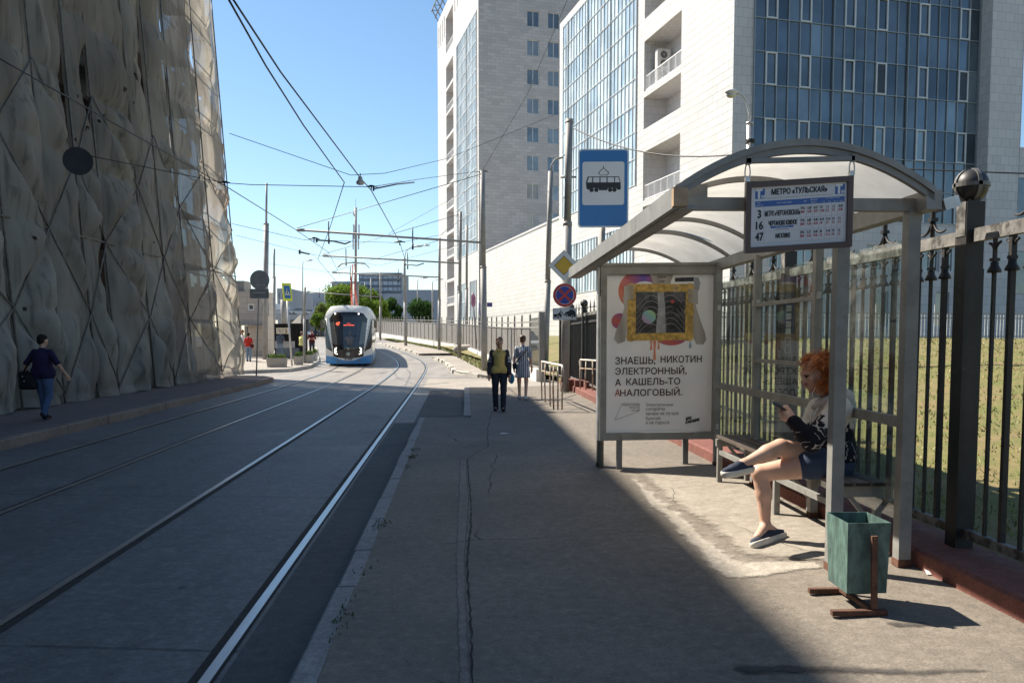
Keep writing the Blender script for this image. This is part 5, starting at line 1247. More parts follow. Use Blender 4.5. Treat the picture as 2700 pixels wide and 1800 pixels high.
cxs = (.545, .612, .68, .745, .81, .873, .935)
for y, cells, m_ in ((.37, ('БУД.', '5.50', '0.57', '10', '12', '12', '10-20'), INK), (.575, ('БУД.', '6.00', '0.40', '8-14', '9-14', '14', '12'), INK), (.775, ('БУД.', '5.27', '0.40', '8', '9-10', '10', '12'), INK), (.43, ('ВЫХ.', '5.50', '0.57', '12-20', '12', '12', '12-20'), REDI), (.635, ('ВЫХ.', '5.50', '0.44', '14', '13', '12', '13'), REDI), (.835, ('ВЫХ.', '5.26', '0.46', '12', '9-11', '10', '12'), REDI)):
    for x, st in zip(cxs, cells): mb = MB(); btext(mb, st, x - .02, y, x + .02 - (.017 if len(st) < 3 else 0), y + .044, .0005); mb.build('timetable_cell', m_, pnl)
mb = MB()
for y in (.545, .745, .935): brect(mb, .045, y, .975, y + .004, .3)
for x in (.14, .52, .578, .645, .712, .777, .842, .905): brect(mb, x, .33, x + .002, .935, .2)
mb.build('ruled_lines', LINE, pnl)
mb = MB(); qa, qb = W(1973, 408, 5.14), W(2250, 408, 5.14); a0z = W(1973, 440, 5.14).z
hb_l, hb_r = W(1973, 425, sd - .02), W(2250, 425, sd - .02)
mb.bar(W(1966, 425, sd), W(2252, 418, sd), .03); mb.build('hanging_bar', STEEL_D, bo)
for u, v0, v1 in ((1973, 375, 434), (2250, 378, 426)): mb = MB(); mb.bar(W(u, v0 + 30, sd), W(u, v1, sd), .03); mb.build('hanger_tab', STEEL_D, bo)
for u, v0, v1 in ((1972, 432, 480), (2247, 424, 464)):
    mb = MB(); a, b_ = W(u, v0, sd), W(u - 2, v1, sd); m_ = (a + b_) / 2; h_ = (a - b_).length / 2
    mb.tube([m_ + Vector((.016 * math.sin(t), 0, h_ * math.cos(t))) for t in [2 * math.pi * k / 16 for k in range(17)]], .0045, 5); mb.box(b_ + Vector((0, 0, .015)), (.03, .03, .03), mi=0); mb.build('hook', GALV, bo)

# ------------------------------------------------------------------ litter bin
gn = G(2300, 1622); gf_ = G(2226, 1569)
bi = thing('litter_bin', 'green rusty steel litter bin tipped between two posts on a brown stand by the kerb', 'bin', (gn.x, (gn.y + gf_.y) / 2, z_pave(gn.x, 4.6)))
GRN = mat('chipped_green_paint', (.085, .15, .132), .65, 0, .4, 16, .25, 90, col2=(.022, .04, .032), t2=(.46, .78), s2=9, stretch=(1, 1, .4))
yn = gn.y + .05; yf = yn + .30; xl = W(2236, 1379, yn).x; xr = W(2350, 1373, yn).x; zt_ = W(2234, 1379, yn).z; zbn = W(2244, 1567, yn).z
top = [(xl, yn, zt_), (xr, yn, zt_ + .003), (xr - .005, yf, zt_ + .0), (xl - .005, yf, zt_)]; bot = [(xl + .012, yn + .02, zbn), (xr - .006, yn + .02, zbn + .003), (xr - .012, yf - .02, zbn), (xl + .008, yf - .02, zbn)]
mb = MB(); cen = Vector(((xl + xr) / 2, (yn + yf) / 2, 0)); ins = lambda p: Vector((p[0] + (.004 if p[0] < cen.x else -.004), p[1] + (.004 if p[1] < cen.y else -.004), p[2]))
ti, bi_ = [ins(p) for p in top], [ins(p) + Vector((0, 0, .004)) for p in bot]
mb.add(top + bot, [(0, 4, 5, 1)[::-1], (1, 5, 6, 2)[::-1], (2, 6, 7, 3)[::-1], (3, 7, 4, 0)[::-1], (4, 5, 6, 7)[::-1]]); mb.add(ti + bi_, [(0, 4, 5, 1), (1, 5, 6, 2), (2, 6, 7, 3), (3, 7, 4, 0), (4, 5, 6, 7)])
for k in range(4): j = (k + 1) % 4; mb.quad(top[k], top[j], ti[j], ti[k])
mb.build('box', GRN, bi)
zg = z_pave(gn.x, 4.6); xm = W(2303, 1500, gn.y).x
for y, nm in ((gn.y, 'near'), (yf + .05, 'far')):
    x0, x1 = (W(2234, 0, y).x, W(2386, 0, y).x) if nm == 'near' else (W(2170, 0, y).x, W(2170, 0, y).x + .36); mid = xm if nm == 'near' else xm - .02
    mb = MB(); mb.bar((x0, y, zg + .016), (x1, y, zg + .02), .035, .03); mb.build('foot', RUST, bi)
    mb = MB(); mb.bar((mid + .01, y, zg + .03), (mid, y, zt_ - .06), .018, .032, up=(1, 0, 0)); mb.tube([(mid, y - .02, zt_ - .075), (mid, y + .04, zt_ - .075)], .008, 6); mb.build('upright', RUST, bi)
mb = MB(); mb.bar((xm, gn.y, zg + .03), (xm - .02, yf + .05, zg + .03), .03, .025); mb.build('crossbar', RUST, bi)

# ------------------------------------------------------------------ tram stop sign
SB = mat('sign_blue', (.015, .155, .42), .35, 0, .06, 2); SW = mat('sign_white', (.66, .66, .67), .4, 0, .03, 3); SEDGE = mat('sign_edge', (.55, .56, .57), .4, .3, .05)
sdp = 9.9; c_ = W(1591, 496.5, sdp); sw_, shh = W(1660, 0, sdp).x - W(1524, 0, sdp).x, W(0, 393, sdp).z - W(0, 600, sdp).z
st_ = thing('tram_stop_sign', 'large blue tram stop sign with a black tram pictogram on a white square', 'sign', (c_.x, sdp, z_pave(c_.x, sdp)))
sx_ = Vector((.999, .03, .012)).normalized(); MS = lambda o: c_ + Vector((.03, -1, 0)) * o
mb = MB(); mb.prism(rrect(sw_, shh, .045), MS(-.012), sx_, UP, .012, 0); pl_ = mb.build('plate', SEDGE, st_)
mb = MB(); mb.prism(rrect(sw_ - .035, shh - .035, .035), MS(0.0), sx_, UP, .0015); mb.build('blue_field', SB, pl_)
# pictogram in units of the 688-wide zoom: centre of plate (387, 541), plate 370 wide
kk = sw_ / 372.0
def sp(X, Y): return ((X - 388) * kk, (541 - Y) * kk)
mb = MB(); cc = sp(387, 506); mb.prism([(x + cc[0], y + cc[1]) for x, y in rrect(308 * kk, 312 * kk, .028)], MS(.0018), sx_, UP, .0015); mb.build('white_field', SW, pl_)
mb = MB(); P0 = MS(.0036); fl = lambda pts_, o=0: mb.prism([sp(*p_) for p_ in pts_], MS(.0036 + o), sx_, UP, .001)
fl([(272, 457), (502, 457), (514, 500), (516, 545), (510, 553), (490, 553), (482, 540), (422, 540), (416, 553), (356, 553), (350, 540), (290, 540), (282, 553), (264, 545), (259, 500)]); fl([(358, 540), (418, 540), (416, 556), (358, 556)], .0003)
for x in (301, 336, 437, 469): fl(disc(16, 18, x, 553), .0006)
for k, (a, b_) in enumerate(((388, 380), )): pass
dm = [(351, 430), (388, 394), (427, 430), (414, 447), (363, 447), (351, 430)]
for k in range(5): mb.bar(MS(.0042) + sx_ * sp(*dm[k])[0] + UP * sp(*dm[k])[1], MS(.0042) + sx_ * sp(*dm[k + 1])[0] + UP * sp(*dm[k + 1])[1], .002, .0075, up=(0, -1, 0)) if False else mb.tube([MS(.0042) + sx_ * sp(*dm[k])[0] + UP * sp(*dm[k])[1], MS(.0042) + sx_ * sp(*dm[k + 1])[0] + UP * sp(*dm[k + 1])[1]], .0036, 5)
mb.tube([MS(.0042) + sx_ * sp(388, 380)[0] + UP * sp(388, 380)[1], MS(.0042) + sx_ * sp(388, 396)[0] + UP * sp(388, 396)[1]], .0034, 5); mb.build('tram_pictogram', INK, pl_)
mb = MB(); fl2 = lambda pts_: mb.prism([sp(*p_) for p_ in pts_], MS(.0052), sx_, UP, .0008)
for a, b_, c, d in ((280, 306, 269, 304), (314, 358, 312, 358), (366, 410, 366, 410), (418, 465, 418, 466), (473, 497, 472, 508)): fl2([(a, 463), (b_, 463), (d, 499), (c, 499)])
mb.build('pictogram_windows', SW, pl_)
mb = MB(); px = W(1588, 700, sdp + .06).x; mb.tube([(px, sdp + .06, z_pave(px, sdp)), (px, sdp + .06, c_.z + shh / 2 - .04)], .035, 10); mb.build('pole', STEEL, st_)

# ------------------------------------------------------------------ road signs on the tall pole
def zz_(x, d): return .1 + ramp(d)
pq = G(1489, 1032, zz_); d = pq.y
tp = thing('tram_wire_pole', 'thick tall grey pole carrying three road signs, just left of the tram stop sign', 'pole', (pq.x, d, pq.z))
tx_ = W(1501, 314, d); mb = MB(); mid = Vector((pq.x, d, pq.z)).lerp(tx_, .62)
mb.tube([(pq.x, d, pq.z), mid], .125, 14); mb.tube([mid, tx_], .105, 14); mb.tube([mid - UP * .06, mid + UP * .06], .132, 14); mb.tube([tx_ - UP * .12, tx_ - UP * .06], .112, 14); mb.build('shaft', POLE, tp)
mb = MB(); mb.tube([W(1478, 467, d), W(1520, 467, d)], .03, 6); mb.build('clamp', STEEL_D, tp)
ds_ = d - .2
def rs(name, label, u, v, poly_px, layers, cat='road sign', back=None):
    c = W(u, v, ds_); k = ds_ / F * 1.0; t = thing(name, label, cat, c); 
    for i, (nm, polys, m) in enumerate(layers):
        mb = MB()
        for pl_ in polys: mb.prism([(x * k, -y * k) for x, y in pl_], c + Vector((0, -.004 * i, 0)), (1, 0, 0), UP, .006)
        mb.build(nm, m, t)
    return t
dia = lambda r: [(-r, 0), (0, -r), (r, 0), (0, r)]
YEL = mat('sign_yellow', (.62, .38, .02), .4, 0, .06); RDS = mat('sign_red', (.48, .03, .03), .4, 0, .06); DBL = mat('sign_dark_blue', (.015, .04, .3), .4, 0, .06)
rs('priority_sign', 'yellow and white diamond priority road sign, topmost on the tall pole', 1487, 700, None, [('plate', [dia(41)], SW), ('black_line', [dia(25.5)], INK), ('yellow_field', [dia(24)], YEL)])
seg = []
for a in (0, 90, 180, 270): seg.append([(3.2 * math.cos(rad(a)) * 1.4, -3.2 * math.sin(rad(a)) * 1.4)] + [(22.5 * math.cos(rad(a - 35 + 70 * k / 10)), -22.5 * math.sin(rad(a - 35 + 70 * k / 10))) for k in range(11)])
rs('no_stopping_sign', 'round blue no stopping sign with a red cross, middle of the tall pole', 1489, 778, None, [('plate', [disc(31, 36)], SW), ('red_ring', [disc(30.2, 36)], RDS), ('white_line', [disc(23.8, 36)], SW), ('red_cross', [disc(23, 36)], RDS), ('white_edge', [[(x * 1.03, y * 1.03) for x, y in s_] for s_ in seg], SW), ('blue_field', seg, DBL)])
tr_ = [(-29, 8), (-29, 0), (-18, 0), (-14, -6), (-11, 0), (-8, 1), (-8, 8)]
car_ = [(-2, 3), (2, -5), (10, -8), (14, -12), (22, -12), (28, -6), (29, 6), (26, 8), (2, 5)]
rs('tow_away_sign', 'white plate with a black tow truck lifting a car, lowest on the tall pole', 1489, 828, None, [('plate', [rrect(63, 31, 3)], SW), ('black_line', [rrect(61, 29, 2.5)], INK), ('white_field', [rrect(59.6, 27.6, 2.5)], SW), ('black_truck', [tr_, car_, [(-12, 0), (-11, -11), (-9.5, -11), (-10, 0)], [(-10, -10), (-2, 2), (-3.5, 3.5), (-11, -8)]], INK), ('wheels', [disc(4.2, 14, -17, 8), disc(3.6, 14, 4, 4), disc(4, 14, 20, 7.5)], SW), ('hubs', [disc(2.6, 12, -17, 8), disc(2.2, 12, 4, 4), disc(2.4, 12, 20, 7.5), ], INK)])

# ------------------------------------------------------------------ tubular railings
def railing(name, label, foot, top, group):
    P = [G(*q, zz_) for q in foot]; t = thing(name, label, 'railing', P[0], group)
    for p in P: mb = MB(); h = .93; mb.tube([p, p + UP * .5 + Vector((rnd.uniform(-.02, .02), 0, 0)), p + UP * h], .02, 6); mb.build('post', RUSTY_WHITE, t)
    mb = MB(); a, b_ = P[0], P[-1]; dd = (b_ - a).normalized(); mb.tube([a - dd * .05 + UP * .82, a - dd * .03 + UP * .9, a + UP * .95, b_ + UP * .95, b_ + dd * .06 + UP * .9, b_ + dd * .09 + UP * .8], .026, 8); mb.build('handrail', mat('pale_pipe', (.6, .54, .47), .5, 0, .15, 6, col2=(.3, .16, .08), t2=(.62, .7), s2=8), t)
    mb = MB(); mb.tube([a + UP * .72, b_ + UP * .72], .016, 6); mb.build('midrail', RUSTY_WHITE, t)
railing('pipe_railing', 'rusty pipe railing with six uprights beside the walking couple', ((1429, 1052), (1438, 1060), (1451, 1071), (1460, 1080), (1471, 1080), (1482, 1080)), None, 'pipe railings')
railing('pipe_railing', 'white pipe railing partly hidden behind the poster case', ((1530, 1040), (1545, 1042), (1562, 1045), (1585, 1048)), None, 'pipe railings')
# red painted blocks beyond
mb = MB()
for k, (u0, u1) in enumerate(((1503, 1520), (1523, 1545), (1548, 1566), (1570, 1590))):
    a, b_ = G(u0, 1030 + 4 * k, zz_), G(u1, 1033 + 4 * k, zz_); o = MB(); o.box(((a.x + b_.x) / 2, a.y + .3, a.z + .16), (b_.x - a.x + .12, .7, .34)); o.solo('red_kerb_block', RED_K, ['red painted block at the foot of the tall sign pole', 'second red painted block from the tall sign pole', 'third red painted block, next to the white railing', 'red painted block just left of the poster case'][k], 'kerb block', 'red blocks below the iron fence')
# ------------------------------------------------------------------ bodies: smooth-union solids polygonised with surface nets
def sd_prim(p, P):
    t = p[0]
    if t == 'c':
        a, b_, ra, rb = np.array(p[1], float), np.array(p[2], float), p[3], p[4]
        ba = b_ - a; L2 = max(ba @ ba, 1e-9); pa = P - a; h = np.clip(pa @ ba / L2, 0, 1)
        return np.linalg.norm(pa - h[..., None] * ba, axis=-1) - (ra + (rb - ra) * h)
    c, r = np.array(p[1], float), np.array(p[2], float); q = P - c
    if len(p) > 4 and p[4] is not None: q = q @ np.array(p[4])           # columns are the axes
    k0 = np.linalg.norm(q / r, axis=-1); k1 = np.linalg.norm(q / (r * r), axis=-1)
    return np.where(k1 > 1e-9, k0 * (k0 - 1) / np.maximum(k1, 1e-9), -r.min())
def lab(p): return p[5] if p[0] == 'c' else p[3]
def smin(a, b_, k):
    h = np.clip(.5 + .5 * (b_ - a) / k, 0, 1); return b_ + (a - b_) * h - k * h * (1 - h)
def solid(prims, res, k=.03, cuts=(), wob=0.0):
    """prims -> (verts, quads, label of each quad); cuts = [(point, normal)] removes the side the normal points to"""
    ext = []
    for p in prims:
        if p[0] == 'c': R = max(p[3], p[4]); ext += [np.minimum(p[1], p[2]) - R, np.maximum(p[1], p[2]) + R]
        else: R = max(p[2]); ext += [np.array(p[1]) - R, np.array(p[1]) + R]
    ext = np.array(ext, float); lo = ext.min(0) - 3 * res; hi = ext.max(0) + 3 * res
    N = np.ceil((hi - lo) / res).astype(int) + 1
    ax = [lo[i] + res * np.arange(N[i]) for i in range(3)]
    D = np.full(N, 9.0)
    for p in prims:
        if p[0] == 'c': R = max(p[3], p[4]); a = np.minimum(p[1], p[2]) - R; b_ = np.maximum(p[1], p[2]) + R
        else: R = max(p[2]); a = np.array(p[1]) - R; b_ = np.array(p[1]) + R
        m = 3 * k + 3 * res; i0 = np.maximum(((a - m - lo) / res).astype(int), 0); i1 = np.minimum(((b_ + m - lo) / res).astype(int) + 2, N)
        sl = tuple(slice(i0[i], i1[i]) for i in range(3))
        g = np.stack(np.meshgrid(*[ax[i][sl[i]] for i in range(3)], indexing='ij'), -1)
        D[sl] = smin(D[sl], sd_prim(p, g), k)
    if cuts or wob:
        g = np.stack(np.meshgrid(*ax, indexing='ij'), -1)
        if wob: D = D + wob * (np.sin(g[..., 0] * 31 + 2 * np.sin(g[..., 2] * 17)) * np.sin(g[..., 1] * 27 + g[..., 2] * 9) + .6 * np.sin(g[..., 2] * 43 + 3 * np.sin(g[..., 0] * 13)))
        for c, n in cuts:
            n = np.array(n, float); n /= np.linalg.norm(n); D = np.maximum(D, (g - np.array(c)) @ n)
    ins = D < 0; cx, cy, cz = [n - 1 for n in N]
    acc = np.zeros((cx, cy, cz, 3)); cnt = np.zeros((cx, cy, cz))
    cor = [(i, j, l) for i in (0, 1) for j in (0, 1) for l in (0, 1)]
    def S_(A, c): return A[c[0]:c[0] + cx, c[1]:c[1] + cy, c[2]:c[2] + cz]
    for a in cor:
        for b_ in cor:
            if sum(abs(x - y) for x, y in zip(a, b_)) != 1 or a > b_: continue
            da, db = S_(D, a), S_(D, b_); m = (da < 0) != (db < 0); t = np.where(m, da / np.where(m, da - db, 1), 0)
            for q in range(3): acc[..., q] += np.where(m, a[q] + t * (b_[q] - a[q]), 0)
            cnt += m
    has = cnt > 0; idx = -np.ones((cx, cy, cz), int); ii = np.argwhere(has); idx[has] = np.arange(len(ii))
    V = lo + res * (ii + acc[has] / cnt[has][:, None]); F_ = []
    for q in range(3):
        u_, v_ = [(1, 2), (2, 0), (0, 1)][q]
        s0 = [slice(0, n) for n in N]; s1 = [slice(0, n) for n in N]; s0[q] = slice(0, N[q] - 1); s1[q] = slice(1, N[q])
        e = np.argwhere(ins[tuple(s0)] != ins[tuple(s1)])
        if not len(e): continue
        e = e[(e[:, u_] > 0) & (e[:, v_] > 0) & (e[:, u_] < N[u_] - 1) & (e[:, v_] < N[v_] - 1)]
        du = np.zeros(3, int); du[u_] = 1; dv = np.zeros(3, int); dv[v_] = 1
        Qs = np.stack([idx[tuple((e - du - dv).T)], idx[tuple((e - dv).T)], idx[tuple(e.T)], idx[tuple((e - du).T)]], -1)
        fl = ~ins[tuple(e.T)]; Qs[fl] = Qs[fl][:, ::-1]; F_.append(Qs)
    Fq = np.concatenate(F_); Fq = Fq[(Fq >= 0).all(1)]
    cen = V[Fq].mean(1); best = np.full(len(cen), 9.0); lb = np.zeros(len(cen), int)
    for p in prims:
        d_ = sd_prim(p, cen); m = d_ < best; best[m] = d_[m]; lb[m] = lab(p)
    return V, Fq, lb
def solid_obj(name, prims, res, mats, parent, k=.03, cuts=(), M=None, wob=0.0):
    V, Fq, lb = solid(prims, res, k, cuts, wob); mb = MB()
    if M is not None: V = np.array([M @ Vector(v) for v in V])
    mb.v = [tuple(v) for v in V]; mb.f = [tuple(int(i) for i in f) for f in Fq]; mb.m = [int(min(x, len(mats) - 1)) for x in lb]; mb.sm = [True] * len(mb.f)
    return mb.build(name, mats, parent)

def skin_mat(name, c):
    m = mat(name, c, .5, 0, .12, 7, .04, 140, col2=(c[0] * .92, c[1] * .78, c[2] * .74), t2=(.45, .75), s2=5); b = m.node_tree.nodes['Principled BSDF']; b.inputs['Subsurface Weight'].default_value = .08; b.inputs['Subsurface Radius'].default_value = (.02, .008, .004); return m
SKIN = skin_mat('skin', (.62, .39, .29)); SKIN2 = skin_mat('tanned_skin', (.42, .23, .155)); LIPS = mat('lips', (.36, .13, .11), .5); EYEM = mat('eye_dark', (.03, .025, .02), .3)
def head_prims(c, f, up, s=1.0, skin=0, lip=None, eye=None):
    """head centred at c, looking along f"""
    c, f, up = Vector(c), Vector(f).normalized(), Vector(up).normalized(); r = f.cross(up).normalized(); up = r.cross(f).normalized()
    A = [tuple(r), tuple(f), tuple(up)]; Mx = np.array(A).T
    at_ = lambda a, b_, z: tuple(c + r * a * s + f * b_ * s + up * z * s)
    P = [('e', at_(0, -.01, .03), (.075 * s, .095 * s, .10 * s), skin, Mx), ('e', at_(0, .025, -.045), (.058 * s, .068 * s, .078 * s), skin, Mx),
         ('e', at_(0, .068, -.092), (.026 * s, .022 * s, .022 * s), skin, Mx),
         ('c', at_(0, .088, .018), at_(0, .108, -.028), .010 * s, .015 * s, skin), ('e', at_(0, .078, .03), (.05 * s, .014 * s, .012 * s), skin, Mx)]
    for k in (-1, 1):
        P += [('e', at_(k * .078, -.005, -.01), (.010 * s, .022 * s, .032 * s), skin, Mx), ('e', at_(k * .04, .062, -.02), (.026 * s, .022 * s, .024 * s), skin, Mx)]
        if eye is not None: P.append(('e', at_(k * .031, .083, .008), (.013 * s, .008 * s, .007 * s), eye, Mx))
    if lip is not None: P += [('e', at_(0, .090, -.055), (.023 * s, .012 * s, .007 * s), lip, Mx), ('e', at_(0, .088, -.066), (.019 * s, .012 * s, .008 * s), lip, Mx)]
    return P
def hand_prims(wr, dirv, pal, s=1.0, side=1, curl=.6, skin=0, spread=.15):
    """palm + four fingers + thumb; dirv along the hand, pal = the way the palm faces, side = +1 thumb on dirv x pal side"""
    w_, d_, n_ = Vector(wr), Vector(dirv).normalized(), Vector(pal).normalized(); x = d_.cross(n_).normalized() * side; n_ = (n_ - d_ * n_.dot(d_)).normalized()
    P = [('c', tuple(w_), tuple(w_ + d_ * .05 * s), .026 * s, .03 * s, skin), ('c', tuple(w_ + d_ * .04 * s + x * .02 * s), tuple(w_ + d_ * .085 * s + x * .024 * s), .018 * s, .013 * s, skin), ('c', tuple(w_ + d_ * .04 * s - x * .02 * s), tuple(w_ + d_ * .08 * s - x * .026 * s), .018 * s, .012 * s, skin)]
    for k, (o, L) in enumerate(((.030, .068), (.010, .077), (-.011, .072), (-.030, .056))):
        b_ = w_ + d_ * (.092 - .006 * abs(k - 1)) * s + x * o * s; a = 0.0; pr = b_
        for q, l in enumerate((.45, .32, .25)):
            a += curl * (.45 + .35 * q); dd = (d_ * math.cos(a) + n_ * math.sin(a) + x * o * spread * 8).normalized(); nx_ = pr + dd * L * l * s
            P.append(('c', tuple(pr), tuple(nx_), (.0098 - .001 * q) * s, (.0088 - .001 * q) * s, skin)); pr = nx_
    t0 = w_ + d_ * .03 * s + x * .03 * s; t1 = t0 + (d_ * .7 + x * .6 + n_ * .3).normalized() * .04 * s; t2 = t1 + (d_ * .9 + x * .1 + n_ * .45).normalized() * .032 * s
    P += [('c', tuple(t0), tuple(t1), .014 * s, .011 * s, skin), ('c', tuple(t1), tuple(t2), .011 * s, .008 * s, skin)]
    return P
def walker(name, label, pos, h, face, skin, top, bottom, hair, shoe, res=.016, stride=.22, lift=0.0, arms=((.12, -.1), (-.1, .1)), sleeve='short', legs='trousers', fat=1.0, hairlen=0.0, group='people walking and waiting in the street', extras=None, look=None, bend=0.0, handl=None, female=False, pose=None):
    """standing or walking figure; face = heading (degrees, 0 looks away from the camera, 90 left, 180 at the camera)"""
    t = thing(name, label, 'person', pos, group); k = h / 1.75; a = rad(face); f = Vector((-math.sin(a), math.cos(a), 0)); r = Vector((math.cos(a), math.sin(a), 0)); p0 = Vector(pos)
    def J(x, y, z): return tuple(p0 + r * x * k + f * y * k + UP * z * k)
    s1, s2 = stride, -stride; R = lambda q: q * k
    hips = {-1: J(-.095, 0, .90), 1: J(.095, 0, .90)}
    ank = {-1: (s1, .085), 1: (s2, .085 + lift)}
    kn = {q: J(q * .10, ank[q][0] * .5 + .035 + (.07 * lift / .1 if q == 1 and lift else 0), .50) for q in (-1, 1)}; an = {q: J(q * .09, ank[q][0], ank[q][1]) for q in (-1, 1)}
    by = bend; sh_ = {q: J(q * .168 * (.93 if female else 1) * (1 + .12 * (fat - 1)), by * .5, 1.395) for q in (-1, 1)}
    el, wr, hd = {}, {}, {}
    for q, (sw, bw_) in zip((-1, 1), arms):
        if pose and q in pose: el[q], wr[q] = J(*pose[q][0]), J(*pose[q][1])
        else: el[q] = J(q * (.225 + .05 * (fat - 1)), by * .4 + sw * .55 - .02, 1.12); wr[q] = J(q * (.245 + .04 * (fat - 1)), by * .4 + sw + bw_ * .3 + .06, .87)
        hd[q] = (Vector(wr[q]) - Vector(el[q])).normalized()
    neck = J(0, by * .55, 1.46); hc = J(0, by * .7 + .03, 1.625)
    B = [('c', J(-.06, 0, .95), J(.06, 0, .95), R(.115), R(.115), 0), ('c', J(0, by * .2, 1.08), J(0, by * .4, 1.28), R(.125 * fat), R(.135 * fat), 0), ('c', J(-.1, by * .45, 1.35), J(.1, by * .45, 1.35), R(.085), R(.085), 0), ('c', neck, J(0, by * .65 + .01, 1.56), R(.055), R(.052), 0)]
    for q in (-1, 1):
        B += [('c', hips[q], kn[q], R(.085), R(.056), 0), ('c', kn[q], an[q], R(.054), R(.036), 0), ('c', an[q], J(q * .10, ank[q][0] + .13, ank[q][1] - .05 - (.0 if q == -1 else lift * .6)), R(.036), R(.03), 0),
              ('c', sh_[q], el[q], R(.05), R(.038), 0), ('c', el[q], wr[q], R(.038), R(.027), 0)]
        B += hand_prims(wr[q], hd[q], -r * q + f * .2, k, 1 if q == -1 else -1, .5)
    fd = f if look is None else Vector(look)
    B += head_prims(hc, fd, UP, k, 0)
    solid_obj('body', B, res, [skin], t, .022)
    # clothes
    w2 = 1.0 * fat
    Tp = [('c', J(-.07, .0, .97), J(.07, .0, .97), R(.140 * w2 if legs == 'trousers' else .13), R(.140 * w2 if legs == 'trousers' else .13), 0), ('c', J(0, by * .2, 1.08), J(0, by * .4, 1.28), R(.14 * w2), R(.148 * w2), 0), ('c', J(-.12, by * .45, 1.355), J(.12, by * .45, 1.355), R(.085), R(.085), 0), ('c', J(0, by * .5, 1.40), J(0, by * .55, 1.47), R(.085), R(.06), 0)]
    for q in (-1, 1):
        if sleeve == 'short': m = tuple(Vector(sh_[q]).lerp(Vector(el[q]), .86)); Tp += [('c', sh_[q], m, R(.060 * (1 + .25 * (fat - 1))), R(.058 * (1 + .2 * (fat - 1))), 0)]
        elif sleeve == 'long': Tp += [('c', sh_[q], el[q], R(.06), R(.052), 0), ('c', el[q], tuple(Vector(el[q]).lerp(Vector(wr[q]), .93)), R(.054), R(.042), 0)]
    cut = [(J(0, 0, 1.485), UP), (J(0, 0, .86), -UP)] if legs != 'dress' else [(J(0, 0, 1.485), UP), (J(0, 0, .60), -UP)]
    if legs == 'dress': Tp += [('c', J(-.03, 0, .95), J(-.05, .02, .60), R(.15), R(.165), 0), ('c', J(.03, 0, .95), J(.05, -.02, .60), R(.15), R(.165), 0)]
    for q in (-1, 1):
        if sleeve == 'short': m = Vector(sh_[q]).lerp(Vector(el[q]), .82); cut = cut
    solid_obj('shirt' if legs != 'dress' else 'dress', Tp, res, [top], t, .03, cut, wob=.0022 if res < .02 else 0)
    if legs == 'trousers':
        L_ = [('c', J(-.06, 0, .95), J(.06, 0, .95), R(.133 * (1 + .5 * (fat - 1))), R(.133 * (1 + .5 * (fat - 1))), 0)]
        for q in (-1, 1): L_ += [('c', hips[q], kn[q], R(.103 * (1 + .4 * (fat - 1))), R(.075), 0), ('c', kn[q], tuple(Vector(an[q]) - UP * R(.02)), R(.074), R(.062), 0)]
        solid_obj('trousers', L_, res, [bottom], t, .02, [(J(0, 0, 1.0), UP)], wob=.0025 if res < .02 else 0)
    for q in (-1, 1):
        z0 = ank[q][1]; lf = 0 if q == -1 else lift
        solid_obj('shoe', [('c', J(q * .09, ank[q][0] - .045, z0 - .03), J(q * .10, ank[q][0] + .05, z0 - .035 - lf * .2), R(.043), R(.045), 0), ('c', J(q * .10, ank[q][0] + .05, z0 - .045 - lf * .2), J(q * .105, ank[q][0] + .16, z0 - .05 - lf * .5), R(.04), R(.032), 0)], min(res, .014), [shoe], t, .015, [(J(0, 0, .004 if not lf else -.05), -UP)])
    c = Vector(hc); Hp = [('e', tuple(c + UP * R(.052) - fd * R(.018)), (R(.088), R(.098), R(.085)), 0, np.array([tuple(fd.cross(UP)), tuple(fd), (0, 0, 1)]).T)]
    if hairlen: Hp.append(('c', tuple(c - fd * R(.06)), tuple(c - fd * R(.075) - UP * R(hairlen)), R(.075), R(.06), 0))
    else: Hp.append(('e', tuple(c - fd * R(.045) - UP * R(.01)), (R(.078), R(.066), R(.07)), 0, np.array([tuple(fd.cross(UP)), tuple(fd), (0, 0, 1)]).T))
    solid_obj('hair', Hp, min(res, .014), [hair], t, .02, [(tuple(c + fd * R(.062) + UP * R(.05)), tuple(fd - UP * .55)), ], wob=.003)
    if extras: extras(t, J, R, f, r, k, sh_, el, wr)
    return t
def cloth(name, c, var=.15, **k): return mat(name, c, .85, 0, var, 7, .15, 70, spec=.2, **k)
HAIR_D = mat('dark_hair', (.018, .012, .01), .85, 0, .3, 20, spec=.15); HAIR_B = mat('brown_hair', (.10, .05, .025), .55, 0, .3, 20); HAIR_G = mat('grey_hair', (.4, .38, .36), .6, 0, .2, 20)
JEANS = cloth('blue_jeans', (.055, .085, .16)); JEANS_L = cloth('light_jeans', (.16, .23, .33)); JEANS_D = cloth('dark_jeans', (.03, .035, .05)); SHOE_B = cloth('black_shoe', (.02, .02, .022)); SHOE_W = cloth('white_shoe', (.7, .68, .65))
